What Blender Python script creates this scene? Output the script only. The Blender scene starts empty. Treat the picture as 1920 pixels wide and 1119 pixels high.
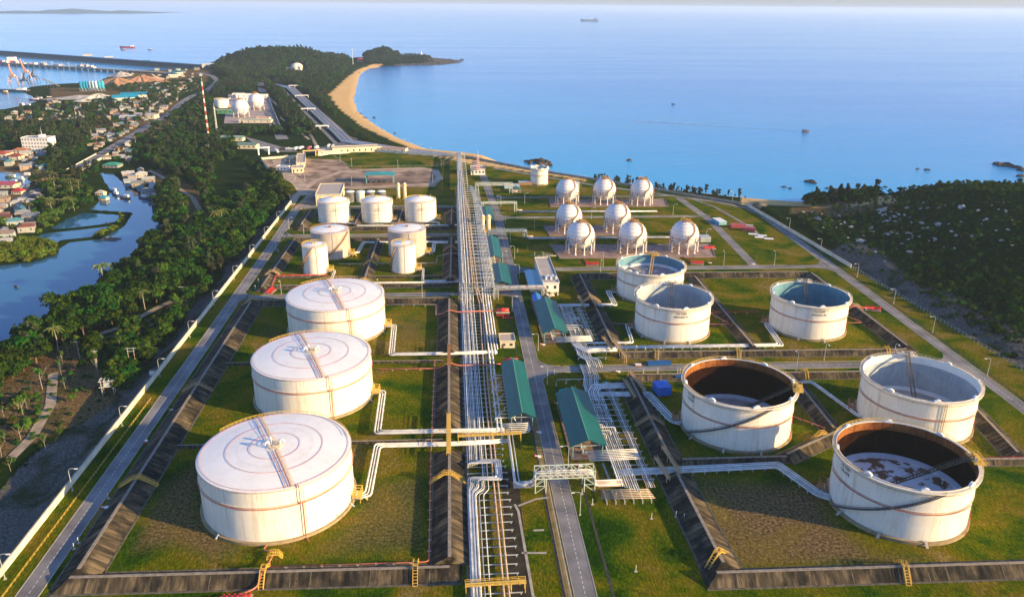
import bpy, math, random
import numpy as np
from mathutils import Vector, Matrix
random.seed(7); rng = np.random.default_rng(7)
S = bpy.context.scene
rad = math.radians
# ---------------------------------------------------------------- camera
CAM_H = 170.0; FPX = 1461.0; PITCH = rad(20.57); ROLL = rad(.5); YAW = rad(-4.5)
cam = bpy.data.cameras.new('camera'); co = bpy.data.objects.new('camera', cam); S.collection.objects.link(co); S.camera = co
cam.sensor_width = 36.0; cam.lens = 36.0*FPX/1920.0; cam.clip_start = 1.0; cam.clip_end = 90000.0
co.matrix_world = Matrix.Translation((0,0,CAM_H)) @ Matrix.Rotation(YAW,4,'Z') @ Matrix.Rotation(math.pi/2-PITCH,4,'X') @ Matrix.Rotation(ROLL,4,'Z')
# ---------------------------------------------------------------- light
SUN_EL = rad(15); SX, SY = .914, -.407
w = bpy.data.worlds.new('World'); S.world = w; w.use_nodes = True
nt = w.node_tree; bg = nt.nodes['Background']; sky = nt.nodes.new('ShaderNodeTexSky'); sky.sky_type = 'NISHITA'; sky.sun_disc = False
sky.sun_elevation = SUN_EL; sky.sun_rotation = math.atan2(SX, SY); sky.altitude = 100; sky.air_density = 1.0; sky.dust_density = .6; sky.ozone_density = 2.5
tn = nt.nodes.new('ShaderNodeMix'); tn.data_type = 'RGBA'; tn.blend_type = 'MULTIPLY'; tn.inputs['Factor'].default_value = 1.0; tn.inputs['B'].default_value = (.72,.90,1.36,1)
# the sky low over the sea is lilac rather than yellow
tc = nt.nodes.new('ShaderNodeTexCoord'); sz = nt.nodes.new('ShaderNodeSeparateXYZ'); nt.links.new(tc.outputs['Generated'], sz.inputs[0]); cr_ = nt.nodes.new('ShaderNodeValToRGB'); nt.links.new(sz.outputs[2], cr_.inputs[0]); cr_.color_ramp.elements[0].position = 0.0; cr_.color_ramp.elements[0].color = (.53,.58,.90,1); cr_.color_ramp.elements[1].position = .25; cr_.color_ramp.elements[1].color = (.60,.70,.90,1)
sc_ = nt.nodes.new('ShaderNodeMix'); sc_.data_type = 'RGBA'; sc_.blend_type = 'MULTIPLY'; sc_.inputs['Factor'].default_value = 1.0; sc_.inputs['B'].default_value = (1.4,1.4,1.4,1); nt.links.new(cr_.outputs[0], sc_.inputs['A']); nt.links.new(sc_.outputs['Result'], tn.inputs['B'])
nt.links.new(sky.outputs[0], tn.inputs['A']); nt.links.new(tn.outputs['Result'], bg.inputs[0]); bg.inputs[1].default_value = .10
sl = bpy.data.lights.new('sun', 'SUN'); sl.energy = 4.8; sl.angle = rad(.5); sl.color = (1.0,.70,.30)
so = bpy.data.objects.new('sun', sl); S.collection.objects.link(so)
so.rotation_euler = Vector((-SX*math.cos(SUN_EL), -SY*math.cos(SUN_EL), -math.sin(SUN_EL))).to_track_quat('-Z','Y').to_euler()
S.view_settings.view_transform = 'Standard'; S.view_settings.look = 'None'; S.view_settings.gamma = 1.0; S.view_settings.exposure = 1.22
S.cycles.use_denoising = True; S.cycles.max_bounces = 6; S.cycles.diffuse_bounces = 3; S.cycles.glossy_bounces = 2; S.cycles.transmission_bounces = 2; S.cycles.volume_bounces = 1
S.cycles.use_adaptive_sampling = True; S.cycles.adaptive_threshold = .02
try: S.cycles.denoiser = 'OPENIMAGEDENOISE'
except Exception: pass
# ---------------------------------------------------------------- survey of the ground: a sight line meets the plane z
def P(px, py, z=0.0):
    dx, dy = px-960.0, py-559.5
    a = dx*math.cos(ROLL)+dy*math.sin(ROLL); b = -dx*math.sin(ROLL)+dy*math.cos(ROLL)
    X = a; Y = FPX*math.cos(PITCH)-b*math.sin(PITCH); Z = -FPX*math.sin(PITCH)-b*math.cos(PITCH)
    t = (z-CAM_H)/Z; X *= t; Y *= t; c, s = math.cos(YAW), math.sin(YAW)
    return (X*c-Y*s, X*s+Y*c)
def PX(x, y, z):
    c, s = math.cos(-YAW), math.sin(-YAW); X = x*c-y*s; Y = x*s+y*c; Z = z-CAM_H
    d = Y*math.cos(PITCH)-Z*math.sin(PITCH); u = Y*math.sin(PITCH)+Z*math.cos(PITCH)
    d = np.maximum(d, 1e-3); a = FPX*X/d; b = -FPX*u/d
    return 960+a*math.cos(ROLL)-b*math.sin(ROLL), 559.5+a*math.sin(ROLL)+b*math.cos(ROLL)
# ---------------------------------------------------------------- materials
def new_mat(name):
    m = bpy.data.materials.new(name); m.use_nodes = True; n = m.node_tree; return m, n, n.nodes['Principled BSDF']
def noise(n, scale, detail=4, vec=None, rough=.55, dist=0):
    t = n.nodes.new('ShaderNodeTexNoise'); t.inputs['Scale'].default_value = scale; t.inputs['Detail'].default_value = detail; t.inputs['Roughness'].default_value = rough; t.inputs['Distortion'].default_value = dist
    if vec: n.links.new(vec, t.inputs['Vector'])
    return t.outputs['Fac']
def ramp(n, fac, stops):
    r = n.nodes.new('ShaderNodeValToRGB'); e = r.color_ramp.elements
    while len(e) < len(stops): e.new(.5)
    for k, (p, c) in enumerate(stops):
        e[k].position = p; e[k].color = tuple(c)+(1,) if len(c) == 3 else c
    n.links.new(fac, r.inputs[0]); return r.outputs[0]
def mix(n, f, a, b, mode='MIX'):
    x = n.nodes.new('ShaderNodeMix'); x.data_type = 'RGBA'; x.blend_type = mode
    for sock, v in ((x.inputs['Factor'], f), (x.inputs['A'], a), (x.inputs['B'], b)):
        if isinstance(v, (int, float)): sock.default_value = v
        elif isinstance(v, tuple): sock.default_value = v+(1,) if len(v) == 3 else v
        else: n.links.new(v, sock)
    return x.outputs['Result']
def coords(n, kind='Object', scale=(1,1,1)):
    t = n.nodes.new('ShaderNodeTexCoord'); m = n.nodes.new('ShaderNodeMapping'); m.inputs['Scale'].default_value = scale
    n.links.new(t.outputs[kind], m.inputs[0]); return m.outputs[0]
def bump(n, b, h, strength=.5, dist=1.0):
    k = n.nodes.new('ShaderNodeBump'); k.inputs['Strength'].default_value = strength; k.inputs['Distance'].default_value = dist
    n.links.new(h, k.inputs['Height']); n.links.new(k.outputs[0], b.inputs['Normal'])
_M = {}
def M(name, c1, c2=None, scale=.5, rough=.8, metal=0.0, lo=.35, hi=.65, stretch=(1,1,1), bmp=0, spec=None, world=False, rnd=0):
    if name in _M: return _M[name]
    m, n, b = new_mat(name)
    col = None
    if c2:
        v = coords(n, 'Object', stretch)
        if world:
            g = n.nodes.new('ShaderNodeNewGeometry'); mp = n.nodes.new('ShaderNodeMapping'); mp.inputs['Scale'].default_value = stretch; n.links.new(g.outputs['Position'], mp.inputs[0]); v = mp.outputs[0]
        f = noise(n, scale, 6, v); col = ramp(n, f, [(lo, c1), (hi, c2)])
        if bmp: bump(n, b, f, bmp)
    if rnd:
        oi = n.nodes.new('ShaderNodeObjectInfo'); hs = n.nodes.new('ShaderNodeHueSaturation'); mr = n.nodes.new('ShaderNodeMapRange'); mr.inputs[3].default_value = 1-rnd; mr.inputs[4].default_value = 1+rnd
        n.links.new(oi.outputs['Random'], mr.inputs[0]); n.links.new(mr.outputs[0], hs.inputs['Value'])
        if col: n.links.new(col, hs.inputs['Color'])
        else: hs.inputs['Color'].default_value = tuple(c1)+(1,)
        col = hs.outputs[0]
    if col: n.links.new(col, b.inputs['Base Color'])
    else: b.inputs['Base Color'].default_value = tuple(c1)+(1,)
    b.inputs['Roughness'].default_value = rough; b.inputs['Metallic'].default_value = metal
    if spec is None and rough >= .75: spec = .12
    if spec is not None: b.inputs['Specular IOR Level'].default_value = spec
    _M[name] = m; return m
# ---------------------------------------------------------------- mesh building
class MB:
    def __init__(s): s.v = []; s.f = []
    def add(s, vs, fs):
        o = len(s.v); s.v += [tuple(p) for p in vs]; s.f += [tuple(i+o for i in f) for f in fs]; return s
    def box(s, x0, y0, z0, x1, y1, z1, rz=0, c=None):
        vs = [(x,y,z) for z in (z0,z1) for x,y in ((x0,y0),(x1,y0),(x1,y1),(x0,y1))]
        if rz:
            cx, cy = c or ((x0+x1)/2, (y0+y1)/2); co_, si = math.cos(rz), math.sin(rz)
            vs = [(cx+(x-cx)*co_-(y-cy)*si, cy+(x-cx)*si+(y-cy)*co_, z) for x,y,z in vs]
        return s.add(vs, [(3,2,1,0),(4,5,6,7),(0,1,5,4),(1,2,6,5),(2,3,7,6),(3,0,4,7)])
    def lathe(s, prof, n=48, cx=0, cy=0, a0=0, a1=2*math.pi, cap=False):
        full = abs(a1-a0-2*math.pi) < 1e-6; m = n if full else n+1
        vs = [(cx+r*math.cos(a0+(a1-a0)*k/n), cy+r*math.sin(a0+(a1-a0)*k/n), z) for r,z in prof for k in range(m)]
        fs = [(j*m+k, j*m+(k+1)%m, (j+1)*m+(k+1)%m, (j+1)*m+k) for j in range(len(prof)-1) for k in range(m if full else m-1)]
        if cap and full: fs += [tuple(range((len(prof)-1)*m, len(prof)*m)), tuple(reversed(range(m)))]
        return s.add(vs, fs)
    def cyl(s, x, y, z0, z1, r, r1=None, n=12): return s.lathe([(r,z0),(r if r1 is None else r1,z1)], n, x, y, cap=True)
    def tube(s, pts, r, n=8, caps=True):
        pts = [Vector(p) for p in pts]; N = len(pts); up = Vector((0,0,1)); vs = []
        for i, p in enumerate(pts):
            a = (pts[i]-pts[i-1]).normalized() if i else (pts[1]-pts[0]).normalized()
            b = (pts[i+1]-pts[i]).normalized() if i < N-1 else a
            t = a+b; t = t.normalized() if t.length > 1e-4 else a
            sc = 1/max(.4, t.dot(a)); side = t.cross(up)
            if side.length < 1e-3: side = Vector((1,0,0)) if not i else side_p
            side.normalize(); side_p = side; u2 = side.cross(t).normalized()
            flat = a.cross(b); 
            for k in range(n):
                an = 2*math.pi*k/n; off = side*math.cos(an)+u2*math.sin(an)
                if sc > 1.01 and flat.length > 1e-4:
                    m_ = flat.normalized().cross(t); off = off+m_*(off.dot(m_))*(sc-1)
                vs.append(p+off*r)
        fs = [(i*n+k, i*n+(k+1)%n, (i+1)*n+(k+1)%n, (i+1)*n+k) for i in range(N-1) for k in range(n)]
        if caps: fs += [tuple(reversed(range(n))), tuple(range((N-1)*n, N*n))]
        return s.add(vs, fs)
    def bar(s, a, b, w_, h_=None): # square bar between two points
        h_ = h_ or w_; a = Vector(a); b = Vector(b); t = (b-a)
        if t.length < 1e-6: return s
        t.normalize(); side = t.cross(Vector((0,0,1)))
        if side.length < 1e-3: side = Vector((1,0,0))
        side.normalize(); u = side.cross(t)
        vs = [p+side*(i*w_/2)+u*(j*h_/2) for p in (a,b) for i,j in ((-1,-1),(1,-1),(1,1),(-1,1))]
        return s.add(vs, [(3,2,1,0),(4,5,6,7),(0,1,5,4),(1,2,6,5),(2,3,7,6),(3,0,4,7)])
    def strip(s, pts, wd, z0, z1=None, prof=None): # sweep a cross-section (list of (offset,z)) along a plan polyline
        pts = [Vector((p[0],p[1])) for p in pts]; closed = (pts[0]-pts[-1]).length < 1e-3
        if closed: pts = pts[:-1]
        prof = prof or ([(-wd/2,z0),(-wd/2,z1),(wd/2,z1),(wd/2,z0)] if z1 is not None else [(-wd/2,z0),(wd/2,z0)])
        N = len(pts); k = len(prof); vs = []
        for i, p in enumerate(pts):
            a = (pts[i]-pts[i-1]) if (i or closed) else pts[1]-pts[0]; b = (pts[(i+1)%N]-pts[i]) if (i < N-1 or closed) else a
            a.normalize(); b.normalize(); t = (a+b).normalized(); nn = Vector((t.y,-t.x)); sc = 1/max(.35, t.dot(a))
            for o, z in prof: vs.append((p.x+nn.x*o*sc, p.y+nn.y*o*sc, z))
        fs = []
        for i in range(N if closed else N-1):
            j = (i+1)%N
            for q in range(k-1): fs.append((i*k+q, j*k+q, j*k+q+1, i*k+q+1))
            if k > 2 and False: pass
        if not closed and k > 2: fs += [tuple(range(k)), tuple(reversed(range((N-1)*k, N*k)))]
        return s.add(vs, fs)
    def poly(s, pts, z): return s.add([(p[0],p[1],z) for p in pts], [tuple(range(len(pts)))])
    def gable(s, x0, y0, x1, y1, ze, zr, th=.25, axis='y'):
        if axis == 'y':
            xm = (x0+x1)/2; pr = [(x0,ze),(xm,zr),(x1,ze),(x1,ze-th),(xm,zr-th),(x0,ze-th)]; vs = [(x,y,z) for y in (y0,y1) for x,z in pr]
        else:
            ym = (y0+y1)/2; pr = [(y0,ze),(ym,zr),(y1,ze),(y1,ze-th),(ym,zr-th),(y0,ze-th)]; vs = [(x,y,z) for x in (x1,x0) for y,z in pr]
        fs = [(0,1,7,6),(1,2,8,7),(2,3,9,8),(3,4,10,9),(4,5,11,10),(5,0,6,11),(0,5,4,1),(1,4,3,2),(6,7,10,11),(7,8,9,10)]
        return s.add(vs, fs)
def mesh(name, mb, mats, smooth=False, mi=None):
    me = bpy.data.meshes.new(name); me.from_pydata(mb.v, [], mb.f); me.validate()
    for m in (mats if isinstance(mats, (list,tuple)) else [mats]): me.materials.append(m)
    if mi is not None and len(mi) == len(me.polygons): me.polygons.foreach_set('material_index', np.array(mi, np.int32))
    if smooth: me.polygons.foreach_set('use_smooth', np.ones(len(me.polygons), bool))
    me.update(); return me
def obj(name, mb, mats, parent=None, smooth=False, mi=None, label=None):
    o = bpy.data.objects.new(name, mb if isinstance(mb, bpy.types.Mesh) else mesh(name, mb, mats, smooth, mi)); S.collection.objects.link(o)
    if parent: o.parent = parent
    if label: o['label'] = label
    return o
def tag(o, label=None, cat=None, group=None, kind=None):
    if label:
        o['label'] = label
        if len(label.split()) > 16: print('LONG', len(label.split()), label)
    if cat: o['category'] = cat
    if group: o['group'] = group
    if kind: o['kind'] = kind
    return o
def thing(name, label, cat, loc=(0,0,0), rz=0, group=None):
    o = bpy.data.objects.new(name, None); S.collection.objects.link(o); o.empty_display_size = 1; o.location = loc; o.rotation_euler = (0,0,rz)
    return tag(o, label, cat, group)
KIDS = {}
def dup(root, loc, rz=0, label=None, group=None, scale=None):
    if root.name not in KIDS: KIDS[root.name] = [(ch, list(ch.children)) for ch in root.children]
    r = root.copy(); S.collection.objects.link(r); r.location = loc; r.rotation_euler = (0,0,rz)
    if scale: r.scale = scale if isinstance(scale, tuple) else (scale,)*3
    if label: r['label'] = label
    if group: r['group'] = group
    for ch, gs in KIDS[root.name]:
        c = ch.copy(); S.collection.objects.link(c); c.parent = r
        for g in gs:
            d = g.copy(); S.collection.objects.link(d); d.parent = c
    return r
def inpoly(x, y, poly):
    x = np.asarray(x, float); y = np.asarray(y, float); r = np.zeros(x.shape, bool); n = len(poly); j = n-1
    for i in range(n):
        xi, yi = poly[i]; xj, yj = poly[j]
        if yi != yj: r ^= ((yi > y) != (yj > y)) & (x < (xj-xi)*(y-yi)/(yj-yi)+xi)
        j = i
    return r
def dist(x, y, pl, closed=True):
    d = np.full(np.shape(x), 1e18); n = len(pl)
    for i in range(n if closed else n-1):
        ax, ay = pl[i]; bx, by = pl[(i+1)%n]; dx, dy = bx-ax, by-ay; t = np.clip(((x-ax)*dx+(y-ay)*dy)/(dx*dx+dy*dy+1e-9), 0, 1)
        d = np.minimum(d, (x-ax-t*dx)**2+(y-ay-t*dy)**2)
    return np.sqrt(d)
def sdist(x, y, pl): return np.where(inpoly(x, y, pl), 1, -1)*dist(x, y, pl)
def sstep(t): t = np.clip(t, 0, 1); return t*t*(3-2*t)
# ================================================================ terrain and water
SEA = -9.0
def PW(l, z=SEA): return [P(a, b, z) for a, b in l]
COAST = [(2600,420),(1930,374),(1700,374),(1560,380),(1480,378),(1400,372),(1300,361),(1200,350),(1100,335),(1020,319),(960,310),(870,296),(800,281),(745,260),(700,234),(668,209),(662,186),(668,160),(674,140),(690,129),(725,124.5),(770,123.5),(830,122),(864,118),(864,114.5),(815,109),(780,105),(740,105),(700,107),(660,109),(560,106),(470,110),(410,122),(395,129)]
HARB = [(330,131),(250,133),(232,137),(212,143),(205,151),(190,156),(130,157),(100,159),(60,163),(40,171),(62,181),(70,191),(40,199),(0,207),(-500,225),(-500,1500),(2600,1500)]
LAND = PW(COAST+HARB)
RIVER = PW([(185,324),(213,326),(240,350),(280,375),(303,405),(301,435),(265,478),(243,512),(205,537),(155,568),(85,603),(62,640),(0,672),(-400,790),(-400,520),(0,497),(60,492),(105,478),(113,463),(104,455),(62,448),(80,438),(120,412),(160,398),(172,390),(190,375),(210,360),(198,345)])
INLET = PW([(-60,328),(8,321),(45,326),(62,338),(50,350),(20,353),(-60,366)])
DYKES = [PW([(120,404),(160,396),(238,401),(222,425),(180,447),(122,452),(108,462)]), PW([(88,434),(150,428),(215,420)]), PW([(110,415),(60,440)])]
PAD = [(-145,90),(-145.5,400),(-147,715),(-221,924),(-157,950),(-107,982),(8,936),(89,852),(188,762),(270,684),(286,331),(288,90)]
CORR = [(8,948),(-60,985),(-142,1060),(-175,1170),(-345,1768),(-375,1835)]
LPG = [P(400,245,-3),P(520,245,-3),P(505,175,-3),P(425,172,-3)]
PARK = [P(440,290,-3),P(700,288,-3),P(660,262,-3),P(480,255,-3)]
hn = [(rng.uniform(0,6.28), 10**rng.uniform(-2.2,-1.2), rng.uniform(0,6.28)) for _ in range(14)]
def wob(x, y, lo=0, hi=14):
    s = 0
    for a, f, p in hn[lo:hi]: s = s+np.sin((x*math.cos(a)+y*math.sin(a))*f*6.28/3+p)
    return s/math.sqrt(hi-lo)
HC = P(528,122,-3); H2 = P(640,130,-3); IS1 = P(715,113,-5); IS2 = P(790,114,-6)
def height(x, y):
    x = np.asarray(x, float); y = np.asarray(y, float)
    dl = sdist(x, y, LAND); dr = -sdist(x, y, RIVER); di = -sdist(x, y, INLET); dd = np.minimum(dl, np.minimum(dr, di))
    for k in DYKES: dd = np.maximum(dd, np.minimum(4.5-dist(x, y, k, False), dl))
    h = SEA+np.where(dd > 0, 1.6*(1-np.exp(-dd/3.5))+1.8*sstep(dd/60)+2.6*sstep(dd/260), dd*.12)
    h = np.maximum(h, SEA-7)
    inl = sstep(dd/40)
    h = h+inl*wob(x, y)*.5
    # wooded hill on the headland, its shoulder and the two knolls of the cape
    g = lambda c, sx, sy, a, r=0.: a*np.exp(-((((x-c[0])*math.cos(r)+(y-c[1])*math.sin(r))/sx)**2+((-(x-c[0])*math.sin(r)+(y-c[1])*math.cos(r))/sy)**2))
    far = sstep(dl/25)
    hd = g(HC,120,130,35)+g((HC[0]+105,HC[1]-10),85,100,14)+g((HC[0]-110,HC[1]+20),85,100,16)+g(IS1,55,60,26)+g(IS2,36,36,15)
    h = h+far*hd*(1+.06*wob(x,y,4,12))
    # boulder hill east of the plant
    e = 36*np.exp(-(((x-455)/105)**2+((y-480)/190)**2))+13*np.exp(-(((x-560)/170)**2+((y-640)/95)**2))+20*np.exp(-(((x-480)/90)**2+((y-300)/150)**2))
    e = e*(1+.07*wob(x,y,2,14))
    cut = np.maximum(0,(x-289+np.maximum(0,y-500)*.12)/1.75)
    e = np.minimum(e, cut)
    h = np.where(x > 280, h+(e+3)*sstep(dl/60)*sstep((x-284)/8), h)
    # plant platform with its banks, pipe corridor, small gas yard, lorry park
    dp = -sdist(x, y, PAD)
    bank = np.where(x < 0, .62, .5)
    h = np.where(dp < 0, 0., np.where(dp < 40, np.maximum(h, np.where(x > 280, np.where(y < 700, 0, -dp*.5), -np.maximum(0,dp-3)*bank)), h))
    dc = dist(x, y, CORR, False)-24
    h = np.where((dc < 30) & (dp > 0), h+(-1.5-h)*sstep(1-dc/30), h)
    for q in (LPG, PARK):
        dq = -sdist(x, y, q); h = np.where((dq < 20) & (dp > 0), h+(-2.0-h)*sstep(1-dq/20), h)
    return h
def PT(px, py):
    z = -3.0
    for _ in range(4):
        x, y = P(px, py, z); z = float(height(np.array([x]), np.array([y]))[0])
    return (x, y, z)
def H1(x, y): return float(height(np.array([float(x)]), np.array([float(y)]))[0])
na, nr = 520, 400
ang = np.radians(np.linspace(-52, 52, na))-math.radians(-4.5)*1.0; rr = 110*np.exp(np.linspace(0, math.log(3600/110), nr))
A, R_ = np.meshgrid(ang, rr); TX = R_*np.sin(A); TY = R_*np.cos(A); TZ = height(TX, TY)
me = bpy.data.meshes.new('terrain'); V = np.stack([TX, TY, TZ], -1).reshape(-1,3)
me.vertices.add(len(V)); me.vertices.foreach_set('co', V.ravel())
idx = np.arange(na*nr).reshape(nr, na); Q = np.stack([idx[:-1,:-1], idx[:-1,1:], idx[1:,1:], idx[1:,:-1]], -1).reshape(-1,4)
# cells well under the water are left to the water sheet
zq = V[:,2][Q].max(1); Q = Q[zq > SEA-2.5]
me.loops.add(Q.size); me.loops.foreach_set('vertex_index', Q.ravel().astype(np.int32)); me.polygons.add(len(Q)); me.polygons.foreach_set('loop_start', np.arange(0, Q.size, 4, dtype=np.int32))
me.update(calc_edges=True); me.polygons.foreach_set('use_smooth', np.ones(len(Q), bool))
# land cover: r = sand, g = bare soil, b = stone pitching, a = mown grass of the plant
fx, fy = V[:,0], V[:,1]; ppx, ppy = PX(fx, fy, V[:,2])
SAND = [(700,120),(668,133),(648,148),(632,163),(617,177),(622,186),(640,207),(680,238),(740,266),(800,289),(870,305),(960,318),(1030,328),(1100,340),(1100,325),(1000,300),(870,285),(760,250),(700,205),(690,150),(720,118)]
SAND2 = [(1390,384),(1480,387),(1580,391),(1680,383),(1680,368),(1390,365)]
cov = np.zeros((len(V),4)); soft = 0
cov[:,0] = inpoly(ppx, ppy, SAND)|inpoly(ppx, ppy, SAND2)
DIRT = [[(278,318),(300,318),(345,340),(375,360),(385,425),(362,424),(340,372),(300,345)],[(-50,690),(60,655),(170,640),(255,610),(300,585),(380,520),(395,530),(320,600),(250,640),(250,700),(200,790),(130,800),(60,830),(0,860),(-50,880)],
  [(180,132),(400,128),(380,165),(330,178),(250,186),(200,196),(90,196),(95,165),(160,165)],[(150,250),(210,240),(215,262),(170,268)],[(0,300),(60,296),(95,330),(60,360),(90,385),(40,440),(-40,440),(-40,300)],[(60,225),(330,180),(340,225),(240,265),(120,265)],[(1560,388),(1700,380),(1640,398),(1560,402)],[(1480,388),(1560,390),(1640,398),(1560,408),(1480,400)]]
for d in DIRT: cov[:,1] = np.maximum(cov[:,1], inpoly(ppx, ppy, d))
dpv = -sdist(fx, fy, PAD)
for d, k in ((([(300,905),(375,850),(385,960),(470,1035),(400,1060),(330,1030),(240,1040),(270,960)]),.9),(([(1300,890),(1540,905),(1570,970),(1640,1030),(1760,1040),(1720,1062),(1380,1070),(1320,980)]),1.),(([(500,600),(560,620),(530,640),(460,640)]),.7),(([(730,590),(800,590),(800,650),(740,655)]),.7),(([(560,560),(610,500),(640,540)]),.6),(([(1830,790),(1900,820),(1880,850)]),.8),(([(700,900),(800,880),(800,1040),(560,1050),(640,980)]),.55),(([(1230,800),(1300,850),(1420,870),(1260,860)]),.7)): cov[:,1] = np.maximum(cov[:,1], k*sstep((sdist(ppx, ppy, d)+10)/45))
cov[:,2] = inpoly(ppx, ppy, [(735,130),(890,127),(890,108),(815,104),(790,118),(740,121)]) | ((dpv > 0) & (dpv < 15+np.maximum(0,360-fy)*.16+3*np.sin(fy*.07)) & (fx < -120) & (fy < 720)) | ((dpv > 1.5) & (dpv < 26+4*np.sin(fy*.05)) & (fx > 250) & (fy < 545)) | ((dpv > 0) & (dpv < 18) & (fy > 690) & (fx > 8))
cov[:,3] = dpv < 1
ca = me.color_attributes.new('cover', 'FLOAT_COLOR', 'POINT'); ca.data.foreach_set('color', cov.ravel())
m, n, b = new_mat('terrain_ground'); _M['terrain'] = m
att = n.nodes.new('ShaderNodeAttribute'); att.attribute_name = 'cover'; sp = n.nodes.new('ShaderNodeSeparateColor'); n.links.new(att.outputs['Color'], sp.inputs[0])
v = coords(n)
n1 = noise(n,.9,8,v,.7); n2 = noise(n,.035,5,v,.6,.6); n3 = noise(n,.012,4,v,.6,1.); n4 = noise(n,4.,3,v,.7); vst = coords(n,'Object',(1,.18,1)); n5 = noise(n,.6,6,vst,.7)
def addf(a, k, c_, kk):
    x = n.nodes.new('ShaderNodeMath'); x.operation = 'MULTIPLY_ADD'; n.links.new(a, x.inputs[0]); x.inputs[1].default_value = k
    y_ = n.nodes.new('ShaderNodeMath'); y_.operation = 'MULTIPLY'; n.links.new(c_, y_.inputs[0]); y_.inputs[1].default_value = kk; n.links.new(y_.outputs[0], x.inputs[2]); return x.outputs[0]
wild = ramp(n, addf(n1,.6,n2,.4), [(.34,(.004,.013,.003)),(.5,(.012,.03,.004)),(.6,(.028,.038,.008)),(.74,(.07,.055,.03))])
lawn = ramp(n, addf(n2,.75,n1,.25), [(.36,(.008,.038,.001)),(.43,(.030,.075,.001)),(.49,(.095,.115,.001)),(.56,(.165,.125,.008)),(.66,(.25,.175,.07))])
lawn = mix(n, ramp(n, n5, [(.45,(0,0,0)),(.8,(.55,)*3)]), lawn, (.045,.075,.008))
lawn = mix(n, ramp(n, n4, [(.3,(.7,)*3),(.58,(0,0,0))]), lawn, mix(n, .7, lawn, (.008,.022,.001)))
n6 = noise(n,1.3,6,coords(n,'Object',(1.6,.35,1)),.75); lawn = mix(n, 1.0, lawn, ramp(n, n6, [(.32,(.42,.45,.4)),(.5,(.95,.95,.95)),(.7,(2.4,2.3,1.7))]), 'MULTIPLY')
sand = ramp(n, n1, [(.3,(.52,.34,.15)),(.7,(.72,.48,.22))]); dirt = ramp(n, n1, [(.38,(.045,.032,.014)),(.5,(.13,.088,.040)),(.62,(.26,.18,.09))]); dirt = mix(n, ramp(n, n2, [(.52,(0,0,0)),(.68,(.8,)*3)]), dirt, mix(n, att.outputs['Alpha'], wild, lawn))
br = n.nodes.new('ShaderNodeTexVoronoi'); br.inputs['Scale'].default_value = 1.1; n.links.new(v, br.inputs['Vector'])
pit = ramp(n, addf(br.outputs['Distance'],.5,n1,.5), [(.2,(.035,.033,.03)),(.5,(.11,.1,.09)),(.75,(.2,.18,.15))]); pit = mix(n, ramp(n, n2, [(.5,(0,0,0)),(.62,(.8,)*3)]), pit, wild)
c = mix(n, att.outputs['Alpha'], wild, lawn); c = mix(n, sp.outputs[0], c, sand); c = mix(n, sp.outputs[1], c, dirt); c = mix(n, sp.outputs[2], c, pit)
n.links.new(c, b.inputs['Base Color']); b.inputs['Roughness'].default_value = 1; b.inputs['Specular IOR Level'].default_value = 0; bump(n, b, n1, .6, .5)
me.materials.append(m)
tag(obj('terrain', me, None), kind='structure')
# ---------------------------------------------------------------- water
mb = MB(); mb.lathe([(1e-3,SEA),(400,SEA),(1500,SEA),(6000,SEA),(20000,SEA),(60000,SEA)], 96)
m, n, b = new_mat('sea_water'); v = coords(n)
g = n.nodes.new('ShaderNodeCameraData')
w1 = noise(n,.5,4,coords(n,'Object',(1,1.6,1)),.6); w2 = noise(n,.05,4,coords(n,'Object',(.7,1.8,1)),.6,.5); w3 = noise(n,.004,4,coords(n,'Object',(.35,1.6,1)),.55,.8)
# shallow water over sand near the beach is paler: depends on the distance from the plant's shore line (y + x/1.1)
sepx = n.nodes.new('ShaderNodeSeparateXYZ'); n.links.new(v, sepx.inputs[0])
d_ = n.nodes.new('ShaderNodeMath'); d_.operation = 'MULTIPLY_ADD'; n.links.new(sepx.outputs[0], d_.inputs[0]); d_.inputs[1].default_value = .93; n.links.new(sepx.outputs[1], d_.inputs[2])
mr = n.nodes.new('ShaderNodeMapRange'); mr.inputs[1].default_value = 930; mr.inputs[2].default_value = 2300; n.links.new(d_.outputs[0], mr.inputs[0])
sea = mix(n, mr.outputs[0], (.003,.34,.66), (.008,.17,.60))
wv = ramp(n, addf(w3,.6,w2,.4), [(.4,(0,0,0)),(.62,(.5,)*3)]); sea = mix(n, wv, sea, (.03,.25,.52))
mr2 = n.nodes.new('ShaderNodeMapRange'); mr2.inputs[1].default_value = 850; mr2.inputs[2].default_value = 900; n.links.new(d_.outputs[0], mr2.inputs[0])
sea = mix(n, mr2.outputs[0], (.008,.06,.14), sea)
n.links.new(sea, b.inputs['Base Color']); b.inputs['IOR'].default_value = 1.33
rg = n.nodes.new('ShaderNodeMapRange'); rg.inputs[1].default_value = .42; rg.inputs[2].default_value = .6; rg.inputs[3].default_value = .125; rg.inputs[4].default_value = .155; n.links.new(noise(n,.0022,5,coords(n,'Object',(.3,1.9,1)),.6,1.2), rg.inputs[0]); n.links.new(rg.outputs[0], b.inputs['Roughness'])
bump(n, b, addf(w1,.35,w2,1.0), .35, 1.5)
tag(obj('sea', mb, m), kind='structure')
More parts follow.
